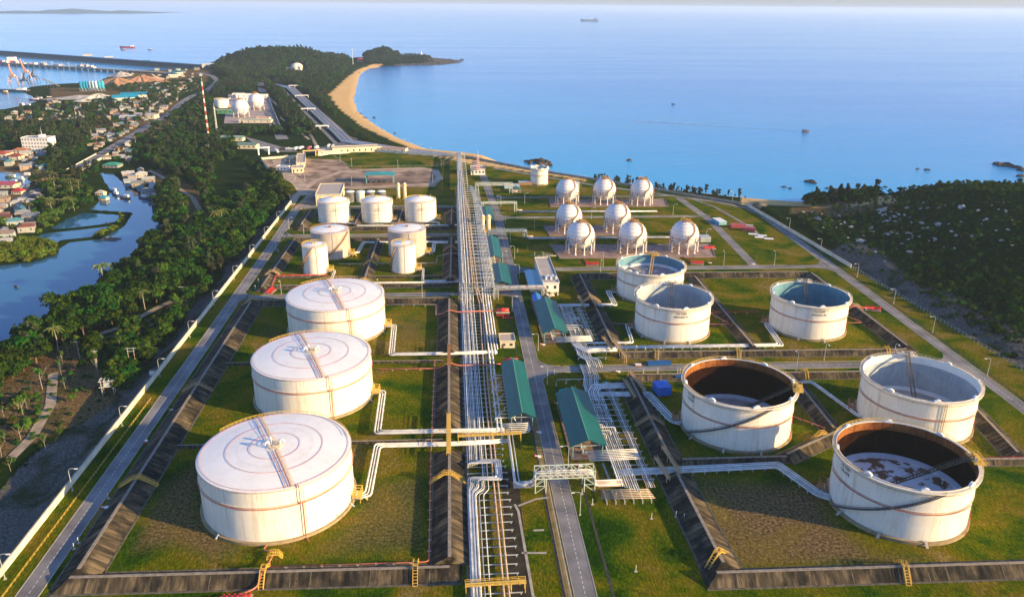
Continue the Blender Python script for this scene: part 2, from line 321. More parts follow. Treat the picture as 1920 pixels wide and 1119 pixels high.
# broken lines of surf along the beach
mb = MB(); sp_ = PW([(1400,372),(1300,361),(1200,350),(1100,335),(1020,319),(960,310),(870,296),(800,281),(745,260),(700,234),(668,209),(662,186),(668,160),(674,140),(690,129),(725,124.5)])
for (ax,ay),(bx,by) in zip(sp_, sp_[1:]):
    L = math.hypot(bx-ax,by-ay); u = ((bx-ax)/L,(by-ay)/L); nx_, ny_ = u[1], -u[0]; s_ = 0
    if float(sdist(np.array([(ax+bx)/2+nx_*30]), np.array([(ay+by)/2+ny_*30]), LAND)[0]) > 0: nx_, ny_ = -nx_, -ny_
    while s_ < L:
        ln = rng.uniform(8,34)
        for row in (rng.uniform(.5,2.5), rng.uniform(5,11)):
            if row > 4 and rng.random() < .6: continue
            k = 6; pts = []
            for i in range(k+1): q = min(L,s_+ln*i/k); o_ = row+.9*math.sin(q*.21+row)+.5*math.sin(q*.53); wd_ = (.15+1.1*math.sin(math.pi*i/k))*(.55 if row > 4 else 1); pts += [(ax+u[0]*q+nx_*o_, ay+u[1]*q+ny_*o_, SEA+.06), (ax+u[0]*q+nx_*(o_+wd_), ay+u[1]*q+ny_*(o_+wd_), SEA+.06)]
            mb.add(pts, [(2*i,2*i+1,2*i+3,2*i+2) for i in range(k)])
        s_ += ln+rng.uniform(1,12)
tag(obj('surf', mb, M('surf_foam',(.62,.68,.72),(.80,.82,.84),.5,.7)), 'broken white surf along the beach', None, None, 'stuff')
for nm, pl_ in (('river',RIVER),('lagoon_water',INLET)):
    m2, n2_, b2 = new_mat(nm); v2 = coords(n2_); b2.inputs['Base Color'].default_value = (.02,.10,.20,1); b2.inputs['Roughness'].default_value = .08; b2.inputs['IOR'].default_value = 1.33; bump(n2_, b2, noise(n2_,.25,3,v2), .05, .4)
    mb = MB(); mb.poly(pl_, SEA+.03); tag(obj(nm, mb, m2), kind='structure')
# far shore on the left, faint in the haze
mb = MB(); x0, y0 = P(-60,26,SEA); x1, y1 = P(275,26,SEA)
N = 40
for k in range(N):
    t0, t1 = k/N, (k+1)/N; hh = lambda t: 8+62*max(0,math.sin(math.pi*min(1,t*1.02)))**.8*(.75+.25*math.sin(t*17)+.1*math.sin(t*41))
    a = (x0+(x1-x0)*t0, y0+(y1-y0)*t0); c_ = (x0+(x1-x0)*t1, y0+(y1-y0)*t1)
    mb.add([(a[0],a[1],SEA-1),(c_[0],c_[1],SEA-1),(c_[0],c_[1]+400,hh(t1)-9),(a[0],a[1]+400,hh(t0)-9),(c_[0],c_[1]+2500,SEA-1),(a[0],a[1]+2500,SEA-1)], [(0,1,2,3),(3,2,4,5)])
tag(obj('hills', mb, M('far_hill',(.03,.06,.03),(.05,.08,.04),.01,.9)), kind='structure')
# ================================================================ roads, walls, bunds
white = M('white_paint',(.74,.73,.68),(.82,.81,.77),.3,.45); wht2 = M('pipe_silver',(.30,.32,.35),(.60,.62,.64),.25,.35,.25,world=True)
wht3 = M('pipe_white',(.52,.52,.51),(.80,.79,.77),.3,.45,world=True); brn = M('pipe_brown',(.34,.24,.18),(.50,.37,.29),.5,.55,world=True); steel = M('galvanised',(.42,.46,.46),(.58,.61,.60),.4,.5,.3,world=True)
red = M('red_paint',(.50,.018,.015),(.66,.04,.025),.6,.45); orange = M('faded_red_pipe',(.48,.10,.06),(.62,.22,.13),.7,.5,world=True); yellow = M('yellow_paint',(.62,.38,.05),(.74,.50,.09),.8,.5,world=True)
blue = M('blue_sheet',(.01,.12,.55),(.02,.18,.68),.6,.5); green = M('green_sheet',(.002,.075,.055),(.004,.105,.078),.15,.42,stretch=(3,.4,1)); teal = M('teal_paint',(.02,.28,.30)); ltblue = M('light_blue_roof',(.25,.45,.52),(.32,.52,.58),.5,.5)
conc = M('concrete',(.30,.27,.23),(.44,.40,.34),.35,.9,world=True); rustc = M('rusty_steel',(.22,.10,.045),(.40,.22,.10),1.2,.8,world=True); dark = M('dark_steel',(.05,.05,.055),(.10,.10,.11),.5,.6); creamw = M('cream_wall',(.62,.55,.40),(.72,.65,.50),.25,.8,stretch=(1,1,.2)); glass = M('window_glass',(.03,.04,.05),rough=.15)
asph = M('asphalt',(.14,.135,.14),(.26,.25,.25),.08,.9,bmp=.1); kerbm = M('kerb_stone',(.36,.33,.28),(.48,.45,.40),.5,.9); line = M('road_line',(.6,.6,.57),rough=.7)
CR = [(38.6,90),(38.4,650),(33,824),(26,905)]; LR = [(-131.2,90),(-133.5,400),(-135.5,560),(-138.5,690)]; RR = [(248,90),(258.5,305),(265,480),(271,650),(266,668)]
COASTR = [P(1415,393),P(1340,378),P(1280,370),P(1215,361),P(1100,345),P(1000,328),P(925,315)]
ROADS = [(CR,6.6,.07,1),(LR,6.6,.07,1),(RR,6.2,.06,1),(COASTR,6,.05,0),([P(1272,371),P(1330,412),P(1418,502)],7,.045,0),
 ([(-134,463),(38,461)],5.2,.03,0),([(-137,600),(38,598)],5,.03,0),([(-138,694),(38,690)],5.2,.03,0),([(38,507.5),(262,504)],6,.03,0),([(38,350),(258,345)],6.4,.03,0),([(38,648),(224,646)],4.6,.03,0),([(35,722),(205,724)],4.5,.03,0),([P(1300,374),P(1340,388),P(1388,415),P(1410,428),P(1430,447)],3,.035,0)]
mb = MB()
for pl, wd, z, k in ROADS: mb.strip([(a,b) for a,b in pl], wd, z)
def flare(x, y, sx, sy, z, r=7): # rounded corner between two crossing roads
    pts = [(x,y)]+[(x+sx*r*(1-math.sin(t)), y+sy*r*(1-math.cos(t))) for t in [math.pi/2*k/6 for k in range(7)]]
    if sx*sy < 0: pts.reverse()
    mb.poly(pts, z)
for yy, hw in ((350,3.3),(507.5,3.1),(648,2.4),(722,2.4)):
    for sy in (1,-1): flare(41.5, yy+sy*hw, 1, sy, .02, 11)
for yy, hw in ((461,2.7),(598,2.6),(690,2.7)):
    for sy in (1,-1): flare(35.5, yy+sy*hw, -1, sy, .02, 7)
for yy, hw in ((463,2.7),(600,2.6),(694,2.7)):
    for sy in (1,-1): flare(-131.5, yy+sy*hw, 1, sy, .02, 9)
for yy, hw, xx in ((504,3.1,262.5),(345,3.3,257)):
    for sy in (1,-1): flare(xx, yy+sy*hw, -1, sy, .02, 12)
yard = [P(547,395),P(575,366),P(560,350),P(500,320),P(492,301),P(545,297),P(640,300),P(655,316),P(700,317),P(790,314),P(822,318),P(831,334),P(815,350),P(740,353),P(625,356),P(600,388)]
my = MB(); my.poly(yard, .012)
mb.poly([P(700,286,-2),P(660,262,-2),P(560,285,-2),P(480,262,-2),P(455,255,-2),P(500,285,-2)], -1.9)
tag(obj('road', mb, asph), kind='structure')
yd = M('bare_yard',(.17,.11,.075),(.44,.32,.23),.06,.95,lo=.38,hi=.62); tag(obj('yard_ground', my, yd), kind='structure')
my = MB(); my.strip([P(a,b) for a,b in ((545,385),(556,366),(590,340),(640,322),(700,318),(790,315),(818,322),(824,335),(808,345),(740,349),(640,352),(600,352))], 7, .03); my.strip([P(a,b) for a,b in ((575,366),(560,345),(530,318),(520,300))], 12, .028); tag(obj('pavement', my, M('worn_track',(.34,.25,.18),(.52,.41,.31),.1,.95)), kind='structure')
for mat_, pts, z in ((M('worn_yard',(.10,.07,.055),(.34,.24,.18),.07,.95),[P(600,338),P(700,334),P(812,322),P(820,336),P(800,348),P(700,352),P(610,352)],.02),):
    mb = MB(); mb.poly(pts, z); tag(obj('pavement', mb, mat_), kind='structure')
mb = MB()
def offs(pl, o):
    v = [Vector(p) for p in pl]; r = []
    for i, p in enumerate(v):
        a = (v[min(i+1,len(v)-1)]-v[max(i-1,0)]).normalized(); r.append((p.x+a.y*o, p.y-a.x*o))
    return r
def seg(pl, y0, y1):
    out = []
    for (ax,ay),(bx,by) in zip(pl, pl[1:]):
        lo, hi = max(ay,y0), min(by,y1)
        if hi > lo:
            f = lambda y: (ax+(bx-ax)*(y-ay)/(by-ay), y)
            if not out: out.append(f(lo))
            out.append(f(hi))
    return out
gaps = {1:[350,507.5,648,722], -1:[461,598,690]}
for sgn in (1,-1):
    ys = [90]+[v_ for g_ in gaps[sgn] for v_ in (g_-15,g_+15)]+[880]
    for a, b_ in zip(ys[::2], ys[1::2]):
        s_ = seg(CR, a, b_)
        if len(s_) > 1: mb.strip(offs(s_, 3.5*sgn), .25, 0, .15)
ys = [90,450,476,587,613,680]
for a, b_ in zip(ys[::2], ys[1::2]): mb.strip(offs(seg(LR, a, b_), 3.5), .25, 0, .15)
mb.strip(offs(seg(LR, 90, 690), -3.5), .25, 0, .15)
for a, b_ in ((90,330),(360,488),(520,640)): mb.strip(offs(seg(RR, a, b_), -3.4), .25, 0, .14)
mb.strip(offs(seg(RR, 90, 640), 3.4), .25, 0, .14)
def arcpts(cx, cy, r, a0, a1, k=8): return [(cx+r*math.cos(rad(a0+(a1-a0)*i/k)), cy+r*math.sin(rad(a0+(a1-a0)*i/k))) for i in range(k+1)]
for pl in ([(54,511),(235,508)],[(54,504.1),(245,500.5)],[(54,353.6),(240,350)],[(54,346.3),(240,342)],[(-120,466),(-4,464.6)],[(-120,460),(-4,458.3)],[(-124,603),(-4,601.3)],[(-124,597),(-4,595.6)],[(54,650.8),(205,648.8)],[(54,645.3),(210,643.3)],[(-124,697),(-4,693.5)]): mb.strip(pl, .22, 0, .13)
for cx, cy, a0, a1 in ((52.6,364.3,180,270),(52.6,335.6,180,90),(52.6,521.7,180,270),(52.6,493.3,180,90)): mb.strip(arcpts(cx, cy, 10.9, a0, a1), .25, 0, .15)
tag(obj('kerb', mb, kerbm), kind='structure')
mb = MB()
for pl, wd, z, k in ROADS[:3]:
    tot = 0
    for (ax,ay),(bx,by) in zip(pl, pl[1:]):
        L = math.hypot(bx-ax,by-ay); u = ((bx-ax)/L,(by-ay)/L); s_ = 0
        while s_ < L-1.4: mb.strip([(ax+u[0]*s_,ay+u[1]*s_),(ax+u[0]*(s_+1.3),ay+u[1]*(s_+1.3))], .2, z+.006); s_ += 2.3
for s_ in range(60): mb.strip([(56+s_*3.2,349.7-s_*.07),(57.8+s_*3.2,349.66-s_*.07)], .16, .05)
for yy, x0, x1 in ((352.9,42.5,44),(352.9,46,49)): mb.box(x0, yy, .074, x1, yy+.25, .08)
tag(obj('road_markings', mb, line), kind='structure')
# drains beside the roads
mb = MB()
for pl, o in ((seg(LR,90,690),6.2),(seg(CR,90,440),-6.6),(seg(CR,90,330),8.6),(seg(RR,90,640),5.8)): mb.strip(offs(pl, o), .9, .02, .035)
tag(obj('path', mb, M('drain_channel',(.035,.035,.033),(.07,.068,.06),.6,.9)), kind='structure')
mb = MB()
for q in ([P(965,945),P(972,958),P(1000,1119),P(1004,1119)],[P(972,948),P(1005,935),P(1030,932)],[P(1000,994),P(1020,993)],[P(978,1036),P(1025,1036)],[P(1130,868),P(1145,905),P(1165,912)],[P(1000,757),P(1025,755)]):
    mb.strip(q, .9, .03, .08)
tag(obj('footpath', mb, conc), kind='structure')
# sandy footpath, pads
mb = MB(); mb.strip([(17.5,90),(18.5,200),(19.8,250),(20.3,262)], 6.5, .022); tag(obj('pavement', mb, M('damp_strip',(.022,.02,.013),(.055,.045,.03),.4,.95)), kind='structure')
mb = MB(); mb.strip([(3.2,90),(3.2,700)], 2.2, .02); mb.strip([(33.6,100),(33.6,330)],2.4,.02); tag(obj('path', mb, M('dry_verge',(.20,.15,.045),(.30,.22,.10),.35,.95)), kind='structure')
# ---------------------------------------------------------------- perimeter walls
def wall_run(name, label, pts, h, th, mat_, cat='wall', step=0, z0=-.5, cap=True):
    t = thing(name, label, cat, (pts[0][0],pts[0][1],0))
    lo = [(x-pts[0][0],y-pts[0][1]) for x,y in pts]
    mb = MB(); mb.strip(lo, th, z0, h); obj('panel', mb, mat_, t)
    if cap: mb = MB(); mb.strip(lo, th+.16, h, h+.14); obj('coping', mb, conc, t)
    if step:
        mb = MB()
        for (ax,ay),(bx,by) in zip(lo, lo[1:]):
            L = math.hypot(bx-ax,by-ay); k = max(1,int(L/step)); an = math.atan2(by-ay,bx-ax)
            for i in range(k+1): x = ax+(bx-ax)*i/k; y = ay+(by-ay)*i/k; mb.box(x-th*.75, y-th*.75, z0, x+th*.75, y+th*.75, h+.2, an)
        p = obj('pier', mb, mat_, t); p['kind'] = 'stuff'
    return t
lw = M('pale_perimeter_wall',(.55,.49,.36),(.76,.70,.55),.5,.85,lo=.3,hi=.6,stretch=(1,.35,.25),world=True)
wall_run('perimeter_wall','long pale plastered perimeter wall beside the straight road, dropping to the woods',[(-144.2,90),(-145.2,400),(-147,715)],2.7,.35,lw,step=0)
wall_run('perimeter_wall','pale perimeter wall slanting above the grey bank, from the yard gate to the wall corner',[(-147,715.3),(-221,924)],2.4,.3,lw)
wall_run('perimeter_wall','cream wall beside the entrance gate and lorry park',[(-221,924.3),(-190,937),(-176,943)],2.6,.3,lw,step=6)
wall_run('perimeter_wall','cream wall closing the grass field behind the long low gate building',[(-160,950),(-107,982),(-60,962),(8,936)],2.2,.3,lw,step=8)
wall_run('perimeter_wall','grey sea wall between the tank field and the beach',[(16,935),(89,852),(188,762),(266,686)],2.0,.3,conc,step=9)
wall_run('perimeter_wall','bright white wall at the foot of the boulder hill',[(268.5,683),(277.6,500)],2.6,.3,lw,step=6)
def mesh_fence(label, pts, h, step, mat_):
    t = thing('chain_link_fence', label, 'fence', (pts[0][0],pts[0][1],0)); lo = [(x-pts[0][0],y-pts[0][1]) for x,y in pts]
    a, b_ = MB(), MB()
    for (ax,ay),(bx,by) in zip(lo, lo[1:]):
        L = math.hypot(bx-ax,by-ay); k = max(1,int(L/step))
        for i in range(k): x = ax+(bx-ax)*i/k; y = ay+(by-ay)*i/k; a.cyl(x, y, 0, h, .06, n=5)
        for z in (h*.35,h*.7,h): b_.tube([(ax,ay,z),(bx,by,z)], .035, 4)
    o = obj('post', a, mat_, t); o['kind'] = 'stuff'; obj('rail', b_, mat_, t); return t
mesh_fence('grey post fence along the foot of the stone-pitched slope',[(277.8,497),(284,331),(286,100)],2.4,3.2,steel)
mesh_fence('yellow guard railing on the verge inside the long perimeter wall',[(-138.6,95),(-139.5,330)],1.0,2.4,yellow)
mesh_fence('thin wire fence round the grass field by the gate',[P(625,293),P(655,314),P(820,313),P(845,305)],2.0,6,steel)
mesh_fence('pale guard rail along the verge of the central road',[(33.9,100),(34.1,262)],.9,2.5,steel)
# ---------------------------------------------------------------- bunds
def bund_mat():
    m, n, b = new_mat('bund_concrete'); v = coords(n)
    f = noise(n,.45,4,coords(n,'Object',(1,.16,.16)),.65); f2 = noise(n,.09,5,v,.65)
    c = mix(n, ramp(n, f2, [(.42,(0,0,0)),(.56,(.85,)*3)]), ramp(n, f, [(.36,(.013,.012,.011)),(.5,(.028,.025,.021)),(.64,(.055,.046,.034))]), ramp(n, f, [(.36,(.035,.03,.023)),(.5,(.085,.068,.045)),(.64,(.19,.145,.09))]))
    sx = n.nodes.new('ShaderNodeSeparateXYZ'); n.links.new(v, sx.inputs[0])
    md = n.nodes.new('ShaderNodeMath'); md.operation = 'PINGPONG'; n.links.new(sx.outputs[0], md.inputs[0]); md.inputs[1].default_value = 3.1
    lt = n.nodes.new('ShaderNodeMath'); lt.operation = 'LESS_THAN'; n.links.new(md.outputs[0], lt.inputs[0]); lt.inputs[1].default_value = .11
    k = noise(n,.2,2,v); k2 = ramp(n, k, [(.46,(0,0,0)),(.62,(.6,)*3)]); mm = n.nodes.new('ShaderNodeMath'); mm.operation = 'MULTIPLY'; n.links.new(lt.outputs[0], mm.inputs[0]); n.links.new(k2, mm.inputs[1])
    n.links.new(mix(n, mm.outputs[0], c, (.26,.22,.16)), b.inputs['Base Color']); b.inputs['Roughness'].default_value = .95; b.inputs['Specular IOR Level'].default_value = .05; bump(n, b, f, .3, .3)
    return m
bm_ = bund_mat(); crest = M('bund_crest',(.20,.17,.14),(.32,.28,.23),.6,.9); kerbd = M('bund_toe',(.07,.065,.055),(.16,.14,.11),.6,.9)
NB = [0]
def bund(label, a, b, wd=12, h=3.2, e0=0, e1=0, cat='bund', name='bund'):
    NB[0] += 1; h += .013*(NB[0]%9); L = math.hypot(b[0]-a[0],b[1]-a[1]); an = math.atan2(b[1]-a[1],b[0]-a[0])
    t = thing(name, label, cat, (a[0],a[1],0), an); cw = .5 if wd > 4 else .25
    mb = MB(); y = wd/2; s = y if h > 2 else 0
    mb.add([(0-e0,-y,0),(L+e1,-y,0),(L+e1,y,0),(-e0,y,0),(0,-cw,h),(L,-cw,h),(L,cw,h),(0,cw,h)], [(0,1,5,4),(1,2,6,5),(2,3,7,6),(3,0,4,7)])
    obj('slope', mb, bm_, t); mb = MB(); mb.box(.02,-cw-.05,h-.02,L-.02,cw+.05,h+.12); obj('crest', mb, crest, t)
    if wd > 4: mb = MB(); mb.box(-e0,-y-.5,0,L+e1,-y+.15,.22); mb.box(-e0,y-.15,0,L+e1,y+.5,.22); obj('toe_kerb', mb, kerbd, t)
    return t
bund('concrete bund running beside the road left of the three big white dome tanks',(-119.5,209),(-121.5,446),13,3.4,5,5)
bund('concrete bund across the front of the nearest white dome tank',(-121,206),(-3.2,203.2),9.5,2.8,4,4)
bund('sunlit concrete bund between the nearest dome tank and the pipe rack',(-3.2,207),(-3.2,272),12.5,3.5,0,3)
bund('concrete bund between the middle dome tank and the pipe rack',(-3.4,293),(-3.4,352),12.5,3.4,3,2)
bund('concrete bund between the far dome tank and the pipe rack',(-3.4,369),(-3.2,444),12.5,3.5,2,4)
bund('concrete bund behind the farthest big dome tank',(-121,450),(-3,448.5),9,2.6,3,3)
LWALL = 1.0
def lowwall(label, a, b): return bund(label, a, b, 1.6, 1.1, 0, 0, 'dividing wall', 'dividing_wall')
lowwall('low dividing wall between the nearest and middle dome tanks',(-114,286),(-6,284.2)); lowwall('low dividing wall between the middle and far dome tanks',(-115.5,364.5),(-6,361.5))
bund('short bund in shade at the left end of the yard with the narrow tanks',(-121.5,474),(-121.5,500),8,2.6,3,3); bund('dark bund beside the left grey tank',(-121,505),(-120.5,582),9,2.8,3,4)
bund('dark bund midway between the left and right grey tanks',(-58.5,478),(-57.5,581),8,2.6,3,4); bund('long front bund of the yard with the two slim white tanks',(-119,478.5),(-4,477),5,1.8,2,2); bund('long low bund behind the grey tanks',(-121,586),(-3,584.5),6,2.2,2,2)
bund('bund beside the right grey tank and the pipe rack',(-2.5,482),(-1.5,582),11,3.1,3,3); lowwall('low wall between slim white tanks and grey tanks',(-116,497.5),(-8,494.5))
bund('front bund below the three banded tanks',(-123,616),(-3,614),6,2.2,2,2); bund('dark bund left of the three banded tanks',(-123,622),(-123,672),9,2.7,3,3); bund('short bund between the left and middle banded tanks',(-80,622),(-79,672),8,2.6,3,3)
bund('short bund between the middle and right banded tanks',(-45,622),(-44,672),8,2.6,3,3); bund('bund between the right banded tank and the pipe rack',(-1.5,618),(-1,676),10,3,3,3); bund('long low bund behind the three banded tanks',(-123,678),(-3,676),6,2,2,2)
bund('tall bund left of the nearest rusty tank, up to the pipe crossing',(84.5,199),(83.6,251),13,3.3,5,2); bund('long front bund at the bottom right corner',(81,194.8),(330,190),8.5,2.9,4,0)
bund('bund left of the middle rusty open tank',(84,263),(83.5,333),11.5,3.2,2,2); bund('narrow bund wall in front of the middle rusty open tank',(89,262),(132,261.5),4.4,1.7,0,0); bund('slanting bund between the two rusty tanks',(132,262),(160,278),8,2.4,1,2)
bund('dark bund between the middle rusty tank and the grey open tank',(160.5,281),(163.5,333),9,2.7,2,2); bund('bund behind the middle rusty tank',(87,337.5),(236,333),7,2.3,2,2); bund('bund on the far side of the large grey open tank',(239,331),(226,257),10,2.9,2,2)
bund('dark wall bund at the right edge beside the red pipe',(208,254.5),(330,250),4.5,1.8,0,0)
bund('dark bund left of the farthest open tank',(83.5,433),(83.5,487),11,3,2,3); bund('sunlit bund left of the near open tank',(83.5,374),(83.5,424),11.5,3.1,3,2); bund('long bund with pipes in front of the two clean open tanks',(86,363.5),(237,358.5),6,2.4,2,2)
bund('long dark bund behind the farthest open tank',(84,489.5),(240,485.5),9,2.7,3,3); bund('dark bund right of the clean open tank',(241,483),(239.5,362),10,2.8,3,3); bund('dark bund between the two clean open tanks',(160,481),(157.5,367),8,2.5,2,2); lowwall('low wall under the near clean open tank',(89,405),(150,401))
# ================================================================ tanks
def paint(name, c1, c2, stain, amt=.5, ss=.35, spec=.35):
    m, n, b = new_mat(name); _M[name] = m; v = coords(n); f = noise(n,.12,5,v,.6); c = ramp(n, f, [(.35,c1),(.65,c2)])
    st = noise(n,ss,5,coords(n,'Object',(2.2,2.2,.12)),.7); k = ramp(n, st, [(.50,(0,0,0)),(.66,(amt,)*3)]); s2 = noise(n,1.4,4,v,.7); k3 = ramp(n, s2, [(.58,(0,0,0)),(.7,(amt*.7,)*3)])
    c = mix(n, k, c, stain); c = mix(n, k3, c, stain)
    sx = n.nodes.new('ShaderNodeSeparateXYZ'); n.links.new(v, sx.inputs[0]); md = n.nodes.new('ShaderNodeMath'); md.operation = 'PINGPONG'; n.links.new(sx.outputs[2], md.inputs[0]); md.inputs[1].default_value = 1.2
    lt = n.nodes.new('ShaderNodeMath'); lt.operation = 'LESS_THAN'; n.links.new(md.outputs[0], lt.inputs[0]); lt.inputs[1].default_value = .03
    ml = n.nodes.new('ShaderNodeMath'); ml.operation = 'MULTIPLY'; n.links.new(lt.outputs[0], ml.inputs[0]); ml.inputs[1].default_value = .12; c = mix(n, ml.outputs[0], c, stain)
    n.links.new(c, b.inputs['Base Color']); b.inputs['Roughness'].default_value = .45; b.inputs['Specular IOR Level'].default_value = spec; bump(n, b, noise(n,.25,3,v), .08, .6); return m
shell_w = paint('tank_white',(.78,.73,.62),(.86,.83,.74),(.45,.30,.16),.38); shell_g = paint('tank_grey',(.40,.35,.32),(.52,.46,.42),(.25,.17,.12),.5,.6); roof_w = paint('roof_white',(.80,.79,.76),(.86,.85,.83),(.48,.40,.34),.18,.12)
in_grey = paint('inner_grey',(.30,.36,.42),(.44,.50,.55),(.16,.15,.14),.5,1.0); in_blue = paint('inner_blue',(.07,.19,.27),(.13,.28,.36),(.2,.3,.35),.4,.8); in_rust_shade = paint('inner_rust_shade',(.006,.003,.002),(.022,.008,.004),(.10,.035,.012),.35,1.3,.02)  # rusty lining painted near black, shade inside the tank put into its colour
in_rust_lit = paint('inner_rust_lit',(.16,.05,.015),(.38,.15,.045),(.03,.014,.01),1.0,1.3,.05)  # same rust painted brighter orange as the sunlit band under the rim
deck = M('floating_deck',(.34,.30,.29),(.46,.42,.40),.15,.8); deckr = M('stained_deck',(.80,.78,.78),(.20,.10,.045),.2,.6,lo=.485,hi=.54); pont = M('pontoon',(.72,.74,.78),(.80,.80,.82),.3,.6); band = M('girder',(.50,.36,.26),(.62,.50,.38),.8,.6); foundm = M('tank_plinth',(.26,.20,.12),(.38,.30,.18),.5,.9)
def ring(mb, R, z, r=.12, n=72, a0=0, a1=2*math.pi, s=4):
    full = abs(a1-a0-2*math.pi) < 1e-6; prof = [(R+r*math.cos(2*math.pi*k/s+.7), z+r*math.sin(2*math.pi*k/s+.7)) for k in range(s+1)]
    return mb.lathe(prof, n, a0=a0, a1=a1)
def railing(mb, R, z, h=1.1, a0=0, a1=2*math.pi, step=1.8, q=1):
    k = max(2,int(R*(a1-a0)/step))
    for i in range(k+1): a = a0+(a1-a0)*i/k; mb.bar((R*math.cos(a),R*math.sin(a),z),(R*math.cos(a),R*math.sin(a),z+h),.09*q)
    n = max(8,int(72*(a1-a0)/6.28)); ring(mb, R, z+h, .075*q, n, a0, a1); ring(mb, R, z+h*.5, .05*q, n, a0, a1)
def spiral(t, R, H, a0, a1, mat_, z0=.6):
    st, rl = MB(), MB(); k = 56; W = 1.1
    for i in range(k):
        a = a0+(a1-a0)*i/k; z = z0+(H-z0)*i/k; da = (a1-a0)/k*.95
        p = [((R+q)*math.cos(a+e), (R+q)*math.sin(a+e)) for q,e in ((.15,0),(.15+W,0),(.15+W,da),(.15,da))]
        if a1 < a0: p.reverse()
        st.add([(x,y,z) for x,y in p]+[(x,y,z+.16) for x,y in p], [(3,2,1,0),(4,5,6,7),(0,1,5,4),(1,2,6,5),(2,3,7,6),(3,0,4,7)])
    pts = lambda dz, q: [((R+q)*math.cos(a0+(a1-a0)*i/k), (R+q)*math.sin(a0+(a1-a0)*i/k), z0+(H-z0)*i/k+dz) for i in range(0,k+1,4)]
    for dz, q in ((0,.15+W),(0,.12),(1.05,.15+W),(.55,.15+W)): rl.tube(pts(dz,q), .09 if dz else .14, 4)
    s = obj('stairway', st, mat_, t); obj('handrail', rl, mat_, s)
def text(t, words, R, az, z, size, mat_, col=None):
    for i, wd in enumerate(words):
        cu = bpy.data.curves.new('lettering','FONT'); cu.body = wd; cu.size = size; cu.align_x = 'CENTER'; cu.extrude = .02; cu.materials.append(mat_)
        tmp = bpy.data.objects.new('tmp', cu); me_ = bpy.data.meshes.new_from_object(tmp); bpy.data.objects.remove(tmp); bpy.data.curves.remove(cu)
        if not me_.materials: me_.materials.append(mat_)
        for v_ in me_.vertices: v_.co.z -= v_.co.x**2/(2*R)
        o = bpy.data.objects.new('lettering', me_); S.collection.objects.link(o); o.parent = t
        # bend the line of letters round the shell: one letter row per object set just proud of it
        o.matrix_local = Matrix.Rotation(az,4,'Z') @ Matrix.Translation((R+.12,0,z-i*size*1.15)) @ Matrix.Rotation(math.pi/2,4,'Z') @ Matrix.Rotation(math.pi/2,4,'X')
def nozzles(t, R, az, mat_=yellow):
    mb = MB(); c, s = math.cos(az), math.sin(az); tx, ty = -s, c
    for k in (-2.2,2.2):
        for q in (.8,3.4): x, y = (R+q)*c+k*tx, (R+q)*s+k*ty; mb.bar((x,y,0),(x,y,4.6),.25)
    for z in (2.2,3.4,4.6):
        for k in (-2.2,2.2): mb.bar(((R+.4)*c+k*tx,(R+.4)*s+k*ty,z),((R+3.5)*c+k*tx,(R+3.5)*s+k*ty,z),.2)
        for q in (.8,3.4): mb.bar(((R+q)*c-2.3*tx,(R+q)*s-2.3*ty,z),((R+q)*c+2.3*tx,(R+q)*s+2.3*ty,z),.16)
    x, y = (R+2.1)*c, (R+2.1)*s; mb.box(x-1.6,y-2.3,2.25,x+1.6,y+2.3,2.4,az)
    mb.bar(((R+3.4)*c,(R+3.4)*s,2.3),((R+5.6)*c,(R+5.6)*s,0),.9,.12)
    obj('valve_platform', mb, mat_, t)
    mb = MB()
    for k in (-1.3,0,1.3): mb.tube([((R-.3)*c+k*tx,(R-.3)*s+k*ty,1.3),((R+4)*c+k*tx,(R+4)*s+k*ty,1.3)], .32, 8); mb.cyl((R+1.6)*c+k*tx,(R+1.6)*s+k*ty,1.3,2.6,.28,n=8)
    obj('nozzle', mb, wht3, t)
